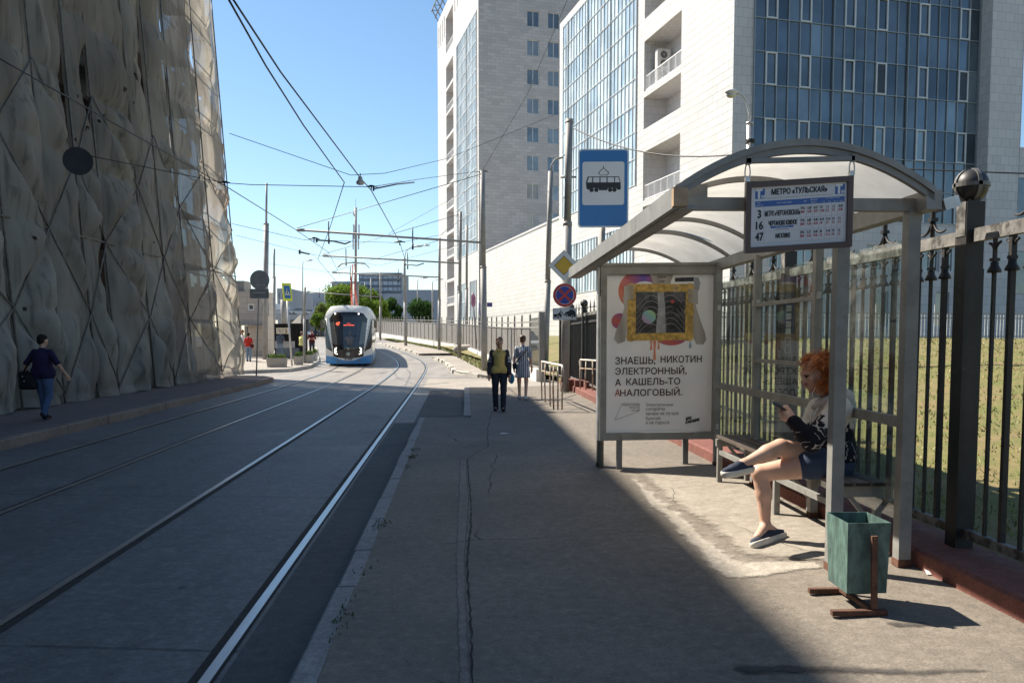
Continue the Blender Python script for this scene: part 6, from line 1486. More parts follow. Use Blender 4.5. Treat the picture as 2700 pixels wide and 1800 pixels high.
# man from behind on the left pavement, with his bag
pm = G(118, 1108, z_left)
walker('person', 'person in a dark violet shirt and blue jeans walking along the left pavement', pm, 1.66, -6, SKIN2, cloth('dark_violet_polo', (.018, .012, .04)), JEANS, HAIR_D, SHOE_B, .014, .15, .09, ((.02, .1), (-.12, .0)), fat=1.28, look=(.35, .93, -.1),
       pose={1: ((.36, -.02, 1.13), (.42, .12, .93)), -1: ((-.33, -.06, 1.13), (-.40, .0, .90))})
pb = pm + Vector((-.24, -.08, .80)); mb = MB(); M3 = Matrix.Rotation(-.1, 3, 'Z')
V, Fq, lb = solid([('c', (-.11, 0, -.13), (.11, 0, -.13), .07, .07, 0), ('c', (-.12, 0, .10), (.1, 0, .13), .055, .055, 0), ('c', (-.12, 0, -.1), (-.12, 0, .1), .06, .055, 0), ('c', (.11, 0, -.1), (.1, 0, .12), .06, .05, 0), ('e', (0, -.03, -.02), (.12, .06, .14), 0)], .012, .04)
bgm = cloth('black_bag', (.012, .012, .014)); bag = thing('shoulder_bag', 'black shoulder bag hanging at the hip of the man in the violet shirt', 'bag', pb)
mb.v = [tuple(pb + M3 @ Vector(v)) for v in V]; mb.f = [tuple(int(i) for i in f) for f in Fq]; mb.m = [0] * len(mb.f); mb.sm = [True] * len(mb.f); mb.build('body', bgm, bag)
mb = MB(); mb.tube([pb + Vector((-.1, 0, .13)), pb + Vector((.02, .02, .33)), pb + Vector((.1, .03, .5)), pb + Vector((.17, .06, .55))], .014, 6); mb.tube([pb + Vector((.08, 0, .15)), pb + Vector((.1, .0, .3)), pb + Vector((.16, .02, .5))], .014, 6); mb.build('strap', bgm, bag)
for q in ((-.06, -.085, .06), (-.03, -.09, -.03), (.07, -.07, .16)): mb = MB(); mb.ball(pb + Vector(q), .012, 8, 5); mb.build('buckle', GALV, bag)

# the couple by the railing
mw_ = G(1317, 1083)
YSH = cloth('yellow_polo', (.62, .44, .14)); JKT = cloth('dark_striped_jacket', (.035, .028, .03))
def jacket(t, J, R, f, r, k, sh_, el, wr):
    m, nt, b = base('jacket_with_bands'); z = nd(nt, 'ShaderNodeSeparateXYZ', {0: coords(nt)}).outputs[2]
    bands = math_(nt, 'MAXIMUM', math_(nt, 'MULTIPLY', math_(nt, 'GREATER_THAN', z, 1.16 * k), math_(nt, 'LESS_THAN', z, 1.20 * k)), math_(nt, 'MULTIPLY', math_(nt, 'GREATER_THAN', z, 1.225 * k), math_(nt, 'LESS_THAN', z, 1.29 * k)))
    x = math_(nt, 'GREATER_THAN', math_(nt, 'ABSOLUTE', nd(nt, 'ShaderNodeSeparateXYZ', {0: coords(nt)}).outputs[0]), .205 * k)
    nt.links.new(mixc(nt, math_(nt, 'MULTIPLY', bands, x), (.035, .028, .032), (.42, .40, .42)), b.inputs['Base Color']); b.inputs['Roughness'].default_value = .85
    P = []
    for q in (-1, 1): P += [('c', sh_[q], el[q], R(.064), R(.060), 0), ('c', el[q], tuple(Vector(el[q]).lerp(Vector(wr[q]), .92)), R(.064), R(.05), 0), ('c', J(q * .15, .0, 1.34), J(q * .185, .0, .88), R(.075), R(.065), 0), ('c', J(q * .1, -.06, 1.3), J(q * .1, -.06, .88), R(.10), R(.10), 0)]
    P += [('c', J(-.1, -.07, 1.36), J(.1, -.07, 1.36), R(.085), R(.085), 0)]
    solid_obj('jacket', P, .013, [m], t, .03, [(J(0, 0, 1.46), UP), (J(0, 0, .82), -UP)], wob=.003)
    solid_obj('collar', [('c', J(-.05, .09, 1.44), J(.05, .09, 1.44), R(.02), R(.02), 0), ('c', J(-.06, 0, 1.475), J(-.03, .085, 1.43), R(.018), R(.018), 0), ('c', J(.06, 0, 1.475), J(.03, .085, 1.43), R(.018), R(.018), 0)], .01, [YSH], t)
    solid_obj('beard', [('e', tuple(Vector(J(0, .06, 1.54))), (R(.036), R(.034), R(.014)), 0)], .01, [mat('brown_beard', (.13, .06, .035), .7)], t)
walker('person', 'person with a beard in a yellow shirt and dark jacket walking towards the camera', mw_, 1.66, 178, SKIN2, YSH, JEANS_D, HAIR_B, SHOE_B, .012, .07, 0, ((.02, .02), (.02, .02)), 'none', extras=jacket, look=(.12, -1, -.18))
pbb = mw_ + Vector((.27, .02, .73)); mb = MB(); mb.ball(pbb, (.07, .05, .12), 10, 8); mb.solo('shopping_bag', cloth('blue_plastic', (.04, .22, .36)), 'small blue plastic bag in the hand of the man in the yellow shirt', 'bag')
ww_ = G(1378, 1053)
m, nt, b = base('striped_dress_cloth'); v = coords(nt)
wv = nd(nt, 'ShaderNodeTexWave', {'Vector': v, 'Scale': 6.5, 'Distortion': 1.6, 'Detail': 2., 'Detail Scale': 1.5}, wave_type='BANDS', bands_direction='X').outputs[1]
nt.links.new(mixc(nt, step(nt, wv, .4, .6), (.62, .63, .66), (.07, .08, .11)), b.inputs['Base Color']); b.inputs['Roughness'].default_value = .9; DRESS = m
def strapbag(t, J, R, f, r, k, sh_, el, wr):
    mb = MB(); mb.tube([J(.12, -.16, 1.36), J(.05, -.185, 1.28), J(-.1, -.19, 1.1), J(-.2, -.15, .98)], R(.016), 6); mb.build('bag_strap', SHOE_B, t)
    solid_obj('bag', [('c', J(-.22, -.1, .96), J(-.22, .05, .94), R(.06), R(.06), 0), ('c', J(-.22, -.1, .88), J(-.22, .05, .88), R(.055), R(.055), 0)], .012, [cloth('blue_black_bag', (.02, .022, .035))], t)
    solid_obj('bun', [('e', J(0, -.075, 1.70), (R(.05), R(.05), R(.05)), 0)], .01, [HAIR_B], t, wob=.003)
walker('person', 'person in a striped grey dress with a black strap across the back, walking away', ww_, 1.70, -4, SKIN, DRESS, None, HAIR_B, SHOE_W, .012, .10, .0, ((.05, .05), (-.05, .05)), legs='dress', extras=strapbag, female=True)
# people waiting on the left plaza
def on(u, v): return G(u, v, z_left)
def rucksack(m):
    def f_(t, J, R, f, r, k, *_): solid_obj('rucksack', [('c', J(.06, -.17, 1.1), J(.06, -.17, 1.3), R(.1), R(.09), 0)], .02, [m], t)
    return f_
def sidebag(m):
    def f_(t, J, R, f, r, k, *_): solid_obj('bag', [('e', J(.24, -.1, .95), (R(.1), R(.12), R(.13)), 0)], .02, [m], t)
    return f_
walker('person', 'person in a white shirt half hidden at the edge of the scaffold netting', on(641, 950), 1.78, 120, SKIN2, cloth('white_shirt', (.62, .6, .58)), cloth('dark_trousers', (.03, .025, .035)), HAIR_B, SHOE_B, .022, .05)
walker('person', 'person in a red top and light jeans with a dark bag, seen from behind', on(656, 953), 1.62, 10, SKIN2, cloth('red_top', (.5, .035, .025)), JEANS_L, HAIR_D, SHOE_B, .022, .08, extras=sidebag(cloth('dark_brown_bag', (.08, .02, .025))))
walker('person', 'person with grey hair and a blue grey top facing the black hoarding', on(740, 945), 1.72, 5, SKIN2, cloth('blue_grey_top', (.10, .14, .19)), JEANS_L, HAIR_G, SHOE_B, .022, .05, extras=rucksack(cloth('slate_rucksack', (.07, .09, .12))))
walker('person', 'person in a pale yellow top and black trousers behind a thin pole', on(797, 950), 1.66, -30, SKIN2, cloth('yellow_top', (.62, .6, .24)), cloth('black_trousers', (.015, .015, .018)), HAIR_B, SHOE_B, .022, .06)
walker('person', 'person in a dark red shirt with arms folded, standing behind a planter', on(823, 938), 1.68, 190, SKIN2, cloth('dark_red_shirt', (.09, .012, .018)), JEANS_D, HAIR_D, SHOE_B, .022, .05, pose={-1: ((-.27, .05, 1.13), (.08, .2, 1.14)), 1: ((.27, .05, 1.13), (-.08, .22, 1.18))}, bend=.06)

# ------------------------------------------------------------------ the woman on the bench
wo = W(2190, 1244, 6.30); wm = thing('person', 'person with curly red hair in a black and white hoodie sitting on the bench', 'person', (wo.x, wo.y, wo.z), 'people walking and waiting in the street')
hipL, hipR = Vector((2.36, 6.12, .70)), Vector((2.42, 6.36, .70))      # L: nearer the camera
pel = Vector((2.47, 6.26, .72)); chest = W(2198, 1095, 6.27); neckb = W(2180, 1040, 6.28); hc = W(2146, 984, 6.24)
shN, shF = W(2213, 1072, 6.08), W(2160, 1075, 6.46)
kU, aU, tU = W(2056, 1178, 6.13), W(1962, 1222, 6.02), W(1914, 1242, 5.93)    # upper leg crossed over
kD, aD, tD, hlD = W(2003, 1246, 6.20), W(2018, 1385, 6.16), W(1988, 1428, 5.97), W(2052, 1408, 6.22)
elN, wrN = W(2140, 1162, 5.98), W(2090, 1106, 6.02); elF, wrF = W(2120, 1142, 6.42), W(2080, 1100, 6.20)
T3 = lambda p: tuple(p)
faced = Vector((-.93, -.22, -.28)).normalized()
Bd = [('c', T3(pel + Vector((-.02, -.10, -.0))), T3(pel + Vector((.0, .10, 0))), .125, .125, 0), ('c', T3(pel), T3(chest), .12, .125, 0), ('c', T3(shN), T3(shF), .06, .06, 0), ('c', T3(neckb), T3(hc + Vector((.02, 0, -.05))), .05, .048, 0)]
Bd += [('c', T3(hipR), T3(kU + Vector((.02, .02, -.01))), .105, .066, 0), ('c', T3(kU), T3(kU.lerp(aU, .35)), .062, .060, 0), ('c', T3(kU.lerp(aU, .35)), T3(aU), .058, .034, 0), ('c', T3(aU), T3(aU.lerp(tU, .7) - UP * .01), .036, .03, 0)]
Bd += [('c', T3(hipL), T3(kD), .105, .064, 0), ('c', T3(kD), T3(kD.lerp(aD, .4) + Vector((.015, 0, 0))), .060, .060, 0), ('c', T3(kD.lerp(aD, .4) + Vector((.015, 0, 0))), T3(aD), .058, .036, 0), ('c', T3(aD), T3(aD.lerp(tD, .7)), .036, .03, 0), ('c', T3(aD), T3(hlD), .036, .034, 0)]
for a, b_, c in ((shN, elN, wrN), (shF, elF, wrF)): Bd += [('c', T3(a), T3(b_), .048, .04, 0), ('c', T3(b_), T3(c), .04, .027, 0)]
ph = W(2060, 1072, 6.1)                                   # phone
Bd += hand_prims(wrN, (ph + Vector((.02, -.01, -.02)) - wrN), Vector((-.2, .9, .35)), .92, 1, .55) + hand_prims(wrF, (ph + Vector((.0, .03, .01)) - wrF), Vector((-.3, -.8, .4)), .92, -1, .5)
Bd += head_prims(hc, faced, Vector((-.25, -.05, 1)), .98, 0, 1, 2)
solid_obj('body', Bd, .0085, [SKIN, LIPS, EYEM], wm, .022)
# phone, a thing of its own
pf = thing('phone', 'dark phone held in both hands by the seated red haired person', 'phone', ph)
pdir = (W(2035, 1058, 6.1) - W(2100, 1090, 6.1)).normalized(); pn2 = Vector((.35, -.3, .9)).normalized(); pxx = pdir.cross(pn2).normalized(); pn2 = pxx.cross(pdir).normalized()
mb = MB(); mb.prism(rrect(.15, .074, .01), ph - pn2 * .004, pdir, -pxx if pdir.cross(-pxx).dot(pn2) > 0 else pxx, .009); mb.build('case', mat('dark_phone', (.02, .02, .024), .3), pf)
mb = MB(); mb.prism(rrect(.138, .064, .006), ph + pn2 * .0055, pdir, -pxx if pdir.cross(-pxx).dot(pn2) > 0 else pxx, .001); mb.build('screen', mat('phone_glass', (.03, .04, .06), .1), pf)
# hoodie: white yoke running in drips into black, with white scrolls
m, nt, b = base('hoodie_print'); v = coords(nt); sp3 = nd(nt, 'ShaderNodeSeparateXYZ', {0: v})
dr = math_(nt, 'ADD', sp3.outputs[2], math_(nt, 'MULTIPLY', math_(nt, 'SUBTRACT', noise_(nt, nd(nt, 'ShaderNodeMapping', {'Vector': v, 'Scale': (1, 1, .35)}).outputs[0], 26, 5, .7), .5), .30))
wht = math_(nt, 'MULTIPLY', step(nt, dr, .375, .39), math_(nt, 'GREATER_THAN', math_(nt, 'ADD', sp3.outputs[0], math_(nt, 'MULTIPLY', math_(nt, 'SUBTRACT', noise_(nt, v, 22, 4, .7), .5), .2)), -.20))
sn = noise_(nt, v, 9.5, 2, .45, 1.2); scroll = math_(nt, 'LESS_THAN', math_(nt, 'ABSOLUTE', math_(nt, 'SUBTRACT', sn, .5)), .018)
scroll = math_(nt, 'MULTIPLY', scroll, math_(nt, 'GREATER_THAN', noise_(nt, v, 6, 2), .47))
nt.links.new(mixc(nt, math_(nt, 'MAXIMUM', wht, math_(nt, 'MULTIPLY', scroll, .8)), (.016, .016, .024), (.66, .62, .58)), b.inputs['Base Color']); b.inputs['Roughness'].default_value = .9; b.inputs['Specular IOR Level'].default_value = .2
bump_(nt, b, noise_(nt, v, 160, 2), .2, .004); HOOD = m
Hp = [('c', T3(pel + Vector((0, -.09, .03))), T3(pel + Vector((.02, .09, .03))), .15, .15, 0), ('c', T3(pel + Vector((.02, 0, .08))), T3(chest + Vector((.0, 0, -.06))), .155, .15, 0), ('c', T3(chest + Vector((.02, -.06, .0))), T3(chest + Vector((.0, .08, 0))), .125, .125, 0), ('c', T3(shN - UP * .02), T3(shF - UP * .02), .085, .085, 0)]
for a, b_, c in ((shN, elN, wrN), (shF, elF, wrF)): Hp += [('c', T3(a - UP * .01), T3(b_), .085, .072, 0), ('c', T3(b_), T3(b_.lerp(c, .85)), .07, .045, 0), ('c', T3(b_.lerp(c, .85)), T3(b_.lerp(c, .93)), .042, .038, 0)]
solid_obj('hoodie', Hp, .010, [HOOD], wm, .045, [(T3(neckb + UP * .045), UP)], wob=.0035)
HCL = cloth('white_hood', (.62, .58, .54), .06)
nk = neckb
solid_obj('hood', [('c', T3(nk + Vector((.12, -.09, -.02))), T3(nk + Vector((.13, .06, -.0))), .06, .06, 0), ('c', T3(nk + Vector((.15, -.06, -.07))), T3(nk + Vector((.16, .05, -.07))), .055, .055, 0), ('c', T3(nk + Vector((.10, -.10, .0))), T3(nk + Vector((-.03, -.115, -.03))), .042, .03, 0), ('c', T3(nk + Vector((-.03, -.115, -.03))), T3(nk + Vector((-.10, -.02, -.09))), .03, .028, 0), ('c', T3(nk + Vector((.1, .1, .0))), T3(nk + Vector((-.09, .02, -.09))), .04, .026, 0)], .010, [HCL], wm, .03, wob=.004)
mb = MB(); o = nk + Vector((-.105, -.06, -.09))
for q in (0, .05): mb.tube([o + Vector((.02, q, 0)), o + Vector((-.02, q - .01, -.07)), o + Vector((-.025, q - .015, -.15)), o + Vector((-.01, q - .01, -.21))], .006, 6)
mb.build('drawstring', WHITE, wm)
mb = MB(); e0 = hc + Vector((.01, -.078, -.02)); mb.tube([e0, e0 + Vector((-.02, -.02, -.05)), e0 + Vector((-.06, -.03, -.13)), e0 + Vector((-.03, -.02, -.2))], .0022, 4); mb.ball(e0, .008, 8, 6); mb.build('earphone', WHITE, wm)
DEN = cloth('denim_shorts', (.05, .07, .12)); DENL = cloth('denim_cuff', (.25, .30, .36))
Sp_ = [('c', T3(pel + Vector((0, -.10, -.02))), T3(pel + Vector((0, .10, -.02))), .138, .138, 0), ('c', T3(hipR), T3(hipR.lerp(kU, .26)), .122, .116, 0), ('c', T3(hipL), T3(hipL.lerp(kD, .24)), .122, .112, 0)]
solid_obj('shorts', Sp_, .010, [DEN], wm, .03, [(T3(wo + Vector((0, 0, -.0)) + UP * -.02), -UP)])
solid_obj('shorts_cuff', [('c', T3(hipR.lerp(kU, .27)), T3(hipR.lerp(kU, .33)), .114, .112, 0)], .008, [DENL], wm, .005, [(T3(hipR.lerp(kU, .34)), tuple(kU - hipR)), (T3(hipR.lerp(kU, .24)), tuple(hipR - kU))])
SLP = cloth('navy_canvas', (.045, .055, .085)); SOLE = mat('white_rubber_sole', (.62, .58, .52), .6, 0, .08)
for a, tt, hh in ((aU, tU, aU + (aU - tU).normalized() * .045 - UP * .035), (aD, tD, hlD + Vector((.02, .02, -.0)))):
    dn = (tt - hh).normalized(); dn2 = (a - hh.lerp(tt, .35)); dn2 = (dn2 - dn * dn2.dot(dn)).normalized(); ball = hh.lerp(tt, .68)
    up_ = [('c', T3(hh + dn2 * .012), T3(ball + dn2 * .0), .037, .041, 0), ('c', T3(ball), T3(tt - dn2 * .004), .041, .03, 0), ('c', T3(hh + dn2 * .025), T3(hh.lerp(tt, .45) + dn2 * .022), .034, .036, 0)]
    sh_o = solid_obj('shoe', up_, .007, [SLP], wm, .015, [(T3(hh - dn2 * .02), tuple(-dn2)), (T3(hh.lerp(tt, .15) + dn2 * .042), tuple(dn2 * .9 - dn * .25))])
    solid_obj('sole', [('c', T3(hh - dn2 * .012), T3(ball - dn2 * .014), .048, .052, 0), ('c', T3(ball - dn2 * .014), T3(tt - dn2 * .016), .052, .04, 0)], .006, [SOLE], sh_o, .01, [(T3(hh - dn2 * .05), tuple(-dn2)), (T3(hh + dn2 * .0), tuple(dn2))])
# curly red hair: a soft core and some hundred ringlets
HR = [mat('ginger_hair', (.47, .14, .03), .5, 0, .3, 30), mat('ginger_hair_light', (.66, .26, .07), .5, 0, .3, 30), mat('ginger_hair_dark', (.26, .066, .016), .5, 0, .3, 30)]
bk = -faced; bk.z = 0; bk.normalize(); sd_ = faced.cross(UP).normalized()
core = [('e', T3(hc + UP * .045 + bk * .035), (.098, .093, .092), 0), ('e', T3(hc + bk * .08 - UP * .02), (.08, .092, .095), 0), ('e', T3(hc + bk * .07 - UP * .09 + sd_ * .05), (.06, .06, .07), 0), ('e', T3(hc + bk * .07 - UP * .09 - sd_ * .05), (.06, .06, .07), 0)]
hco = solid_obj('hair', core, .010, [HR[0]], wm, .03, [(T3(hc + faced * .03), tuple(faced - UP * .3))], wob=.006)
mb = MB(); rh = random.Random(21)
for k in range(4200):
    th, ph_ = rh.uniform(0, 2 * math.pi), rh.uniform(-.45, 1.0)
    n_ = Vector((math.cos(th) * math.sqrt(max(0, 1 - ph_ * ph_)), math.sin(th) * math.sqrt(max(0, 1 - ph_ * ph_)), ph_))
    if n_.dot(faced) > .28 and n_.z < .72: continue
    lock = Vector((mnoise.noise(n_ * 2.6), mnoise.noise(n_ * 2.6 + Vector((9, 0, 0))), mnoise.noise(n_ * 2.6 + Vector((0, 9, 0)))))
    c0 = hc + UP * .03 + bk * .035 + Vector((n_.x * .085, n_.y * .085, n_.z * .085)); L = rh.uniform(.05, .125) * (1.2 if n_.z < .3 else 1)
    fly = rh.random() < .13; dirn = (n_ * (.9 if fly else .34) + lock * 1.3 + Vector((rh.uniform(-.2, .2), rh.uniform(-.2, .2), -.75 + .5 * max(0, n_.z))) + (faced * .5 if n_.z > .6 and n_.dot(faced) > .1 and rh.random() < .5 else Vector((0, 0, 0)))).normalized(); s1 = lock.cross(dirn); s1 = s1.normalized() if s1.length > .01 else dirn.orthogonal().normalized(); s2 = dirn.cross(s1); rr = .011 + .009 * abs(lock.x) * 2; tw = 6.5 + 3 * lock.y; p0 = 9 * lock.z + rh.uniform(-.5, .5)
    pts = [c0 + dirn * L * q / 9 - UP * (.045 * (q / 9) ** 2 * (0 if fly else 1)) + n_ * .02 * math.sin(math.pi * q / 9) + (s1 * math.cos(p0 + tw * q / 9) + s2 * math.sin(p0 + tw * q / 9)) * rr * (.3 + q / 9) for q in range(10)]
    w0 = .0013 if fly else .0024; mb.tube(pts, [w0, w0, w0, w0, w0, w0 * .95, w0 * .9, w0 * .8, w0 * .6, w0 * .3], 3, rh.choice((0, 0, 1, 2)), cap=False)
mb.build('curls', HR, hco)

# ------------------------------------------------------------------ tram
TW = mat('tram_white', (.80, .79, .74), .25, 0, .03, coat=.4); TBL = mat('tram_blue', (.05, .27, .58), .3, 0, .05, coat=.4); TBK = mat('tram_black_gloss', (.012, .012, .014), .12, 0, .2, coat=.5); TGL = glass_mirror('tram_windscreen', (.04, .055, .075), .05, .25, .0); TGS = glass_mirror('tram_side_glass', (.13, .14, .14), .06, .3, .0); TRED = mat('tram_red', (.4, .05, .03), .4)
LAMP = mat('headlight_white', (.8, .8, .74), .3, 0, 0, emit=(1, .97, .88), es=1.2); DISP = mat('route_display_red', (.5, .05, .03), .5, 0, 0, emit=(1, .12, .06), es=1.1)
pt = G(919, 966, z_road); tyaw = math.atan2(.135, 1); TD = 13.0
tm = thing('tram', 'white and blue low floor tram coming towards the camera with its red pantograph raised', 'tram', pt)
tx_ = Vector((math.cos(tyaw), math.sin(tyaw), 0)); ty_ = Vector((-math.sin(tyaw), math.cos(tyaw), 0))
gr = .022; Mt = lambda x, y, z: pt + tx_ * x + ty_ * y + UP * (z + gr * max(0, y) * 1.0)
kt = .00307                                               # metres per pixel of the close view; its (655, 1345) is rail level, tram axis
def tz(X, Y): return ((X - 655) * kt, (1350 - Y) * kt)
out_ = [(255, 1305), (250, 1150), (250, 1000), (246, 800), (238, 560), (232, 475), (285, 370), (345, 292), (480, 276), (655, 270)]
prof = [tz(*p) for p in out_]
def hwid(z):
    pz = [(p[1], -p[0]) for p in prof]
    for (z0, w0), (z1, w1) in zip(pz[:-1], pz[1:]):
        if z0 <= z <= z1: return w0 + (w1 - w0) * (z - z0) / max(z1 - z0, 1e-6)
    return pz[-1][1] if z > pz[-1][0] else pz[0][1]
def front_y(x, z):
    w_ = 1.25; q = min(1, abs(x) / w_); y = .42 * q ** 3.2
    y += .10 * max(0, z - 1.0) + .30 * max(0, (z - 2.7) / .6) ** 2 + .10 * max(0, .9 - z)
    return y
def inside(p, poly):
    x, y = p; c = False; j = len(poly) - 1
    for i in range(len(poly)):
        if (poly[i][1] > y) != (poly[j][1] > y) and x < (poly[j][0] - poly[i][0]) * (y - poly[i][1]) / (poly[j][1] - poly[i][1]) + poly[i][0]: c = not c
        j = i
    return c
mir = lambda pl_: pl_ + [(1310 - x, y) for x, y in reversed(pl_)]
mask = mir([(655, 385), (500, 392), (395, 412), (335, 490), (318, 515), (330, 580), (350, 760), (378, 960), (392, 1090), (392, 1172), (440, 1190), (560, 1204), (655, 1206)])
screen = mir([(655, 548), (424, 548), (440, 700), (470, 850), (492, 975), (655, 978)]); quart = [(330, 585), (410, 560), (430, 690), (455, 850), (468, 970), (390, 945), (375, 860), (350, 720)]; quartR = [(1310 - x, y) for x, y in quart]
side_dark = [(246, 520), (262, 520), (300, 640), (340, 850), (372, 960), (376, 1090), (262, 1030), (250, 960)]; side_darkR = [(1310 - x, y) for x, y in side_dark]
blue = [(248, 1160), (300, 1165), (390, 1178), (470, 1205), (560, 1240), (655, 1252), (750, 1240), (840, 1205), (920, 1176), (1010, 1152), (1064, 1142), (1064, 1306), (248, 1306)]
hl1 = [(418, 1030), (452, 1010), (452, 1030), (438, 1045), (438, 1070), (455, 1070), (455, 1090), (440, 1090), (442, 1125), (464, 1122), (464, 1140), (418, 1120)]; hl2 = [(1306 - x, y) for x, y in hl1]
polys = [('windscreen', [tuple(tz(*p)) for p in screen], TGL), ('quarter_window', [tuple(tz(*p)) for p in quart], TGS), ('quarter_window', [tuple(tz(*p)) for p in quartR], TGS), ('headlight', [tuple(tz(*p)) for p in hl1], LAMP), ('headlight', [tuple(tz(*p)) for p in hl2], LAMP),
         ('front_mask', [tuple(tz(*p)) for p in mask], TBK), ('corner_window', [tuple(tz(*p)) for p in side_dark], TBK), ('corner_window', [tuple(tz(*p)) for p in side_darkR], TBK), ('skirt', [tuple(tz(*p)) for p in blue], TBL), ('shell', None, TW)]
NX, NZ = 132, 168; z0, z1 = tz(0, 1305)[1], tz(0, 270)[1]; bins = {i: MB() for i in range(len(polys))}; grid = []
for k in range(NZ + 1):
    z = z0 + (z1 - z0) * k / NZ; hw_ = max(.03, hwid(z)); grid.append([(hw_ * (2 * i / NX - 1), z) for i in range(NX + 1)])
vmap = {i: {} for i in bins}
for k in range(NZ):
    for i in range(NX):
        q = [grid[k][i], grid[k][i + 1], grid[k + 1][i + 1], grid[k + 1][i]]; c = (sum(p[0] for p in q) / 4, sum(p[1] for p in q) / 4)
        bi2 = next(j for j, (n_, pl_, m_) in enumerate(polys) if pl_ is None or inside(c, pl_)); b2 = bins[bi2]; ids = []
        for kk_, p in zip(((k, i), (k, i + 1), (k + 1, i + 1), (k + 1, i)), q):
            if kk_ not in vmap[bi2]:
                vmap[bi2][kk_] = len(b2.v); inset = .02 if polys[bi2][0] in ('windscreen',) else 0; b2.v.append(tuple(Mt(p[0], front_y(*p) + inset, p[1])))
            ids.append(vmap[bi2][kk_])
        b2.f.append(tuple(ids)); b2.m.append(0); b2.sm.append(True)
for j, (n_, pl_, m_) in enumerate(polys):
    if bins[j].f: bins[j].build(n_, m_, tm)
# body behind the front: three sections
secs = [(.8, 9.5), (9.9, 17.5), (17.9, 26.5)]; ring = [(-x, z) for x, z in [(p[0], p[1]) for p in prof]]; ring = [(x, z) for x, z in ring]
full = [(-x, z) for x, z in ring] + [(x, z) for x, z in reversed(ring)][1:]
mb = MB(); mg = MB(); ms = MB()
def bendx(y): return -.0032 * max(0, y - 4) ** 2
for a, b_ in secs:
    ys = fr(a, b_, 2.2); 
    def ringpts(y): return [Mt(x + bendx(y), y, z) for x, z in full]
    vs = [p for y in ys for p in ringpts(y)]; n = len(full)
    mb.add(vs, [(i * n + j, i * n + (j + 1) % n, (i + 1) * n + (j + 1) % n, (i + 1) * n + j) for i in range(len(ys) - 1) for j in range(n)] + [tuple(reversed(range(n))), tuple((len(ys) - 1) * n + j for j in range(n))], 0)
    for s in (-1, 1):
        for y in ys[:-1]:
            e = min(y + 2.1, b_ - .1); w0 = 1.262
            q = lambda yy, z: Mt(s * w0 + bendx(yy), yy, z)
            mg.quad(q(y + .1, 1.15), q(e, 1.15), q(e, 2.55), q(y + .1, 2.55))
            w0 = 1.264; ms.quad(q(y, .2), q(e + .1, .2), q(e + .1, .62), q(y, .62))
mb.build('body', TW, tm); mg.build('side_windows', TGS, tm); ms.build('side_skirt', TBL, tm)
mb = MB()
for a, b_ in ((9.5, 9.9), (17.5, 17.9)): mb.box(Mt(bendx(a), (a + b_) / 2, 1.7), (2.3, .5, 2.6), Matrix.Rotation(tyaw, 3, 'Z'))
mb.build('bellows', RUBBER, tm)
mb = MB()
for y in (2.2, 4.0, 13.0, 14.8, 22, 24): mb.box(Mt(bendx(y), y, .17), (2.0, .9, .3), Matrix.Rotation(tyaw, 3, 'Z'))
mb.box(Mt(0, .75, .16), (2.1, .3, .16), Matrix.Rotation(tyaw, 3, 'Z'))
for s in (-1, 1): mb.tube([Mt(s * .76 - .07, 1.6, .33), Mt(s * .76 + .07, 1.6, .33)], .33, 16)
mb.build('bogie', RUBBER, tm)
for s in (-1, 1):
    mb = MB(); x = s * 1.44; mb.prism(rrect(.16, .42, .06), Mt(x, .62, 2.28), tx_, UP, -.1 if False else .1); mb.bar(Mt(x, .66, 2.5), Mt(s * 1.12, .75, 2.62), .05); mb.build('mirror', TBK, tm)
for xs in ((262, 500, 300, 700, 345, 900, 385, 1085),):
    for s in (1, -1):
        mb = MB(); P = [tz(xs[i], xs[i + 1]) for i in range(0, 8, 2)]; mb.tube([Mt(s * x, front_y(x, z) - .012, z) for x, z in P], .028, 6); mb.build('pillar', TW, tm)
FRT = lambda X, Y, o=.02: (lambda x, z: Mt(x, front_y(x, z) - o, z))(*tz(X, Y))
mb = MB(); mb.prism(disc(.095, 24), FRT(652, 1130, .02), tx_, UP, .012); em = mb.build('round_emblem', mat('emblem_silver', (.55, .55, .55), .3, .5), tm)
mb = MB(); mb.tube([FRT(652, 1130, .035) + tx_ * .05 * math.cos(t) + UP * .05 * math.sin(t) for t in [.6 + 4.6 * k / 14 for k in range(15)]], .012, 5); mb.build('emblem_mark', INK, em)
mb = MB(); put_text(mb, 'Т', FRT(652, 1042, .02), tx_, UP, (-.07, -.06, .07, .06), bold=.006); mb.build('emblem_letter', GALV, tm)
mb = MB(); put_text(mb, '31309', FRT(655, 1222, .06), tx_, UP, (-.2, -.045, .2, .045), bold=.004); mb.build('number', INK, tm)
mb = MB(); put_text(mb, '47', FRT(475, 598, .03), tx_, UP, (-.10, -.085, .10, .085), bold=.008); put_text(mb, 'НАГАТИНО', FRT(668, 592, .03), tx_, UP, (-.1, -.02, .1, .025)); put_text(mb, 'метро Тульская', FRT(668, 622, .03), tx_, UP, (-.28, -.025, .28, .025), bold=.004); mb.build('route_display', DISP, tm)
mb = MB(); mb.tube([FRT(665, 980), FRT(710, 900), FRT(770, 800)], .018, 5); mb.tube([FRT(700, 975), FRT(740, 890), FRT(790, 780)], .014, 5); mb.build('wiper', RUBBER, tm)
for X in (430, 838): mb = MB(); mb.ball(FRT(X, 422, .0), .045, 8, 6); mb.build('marker_lamp', LAMP, tm)
for X, Y in ((470, 1262), (845, 1248)): mb = MB(); mb.prism(disc(.06, 14), FRT(X, Y, .02), tx_, UP, .01); mb.build('tow_eye_cover', STEEL_D, tm)
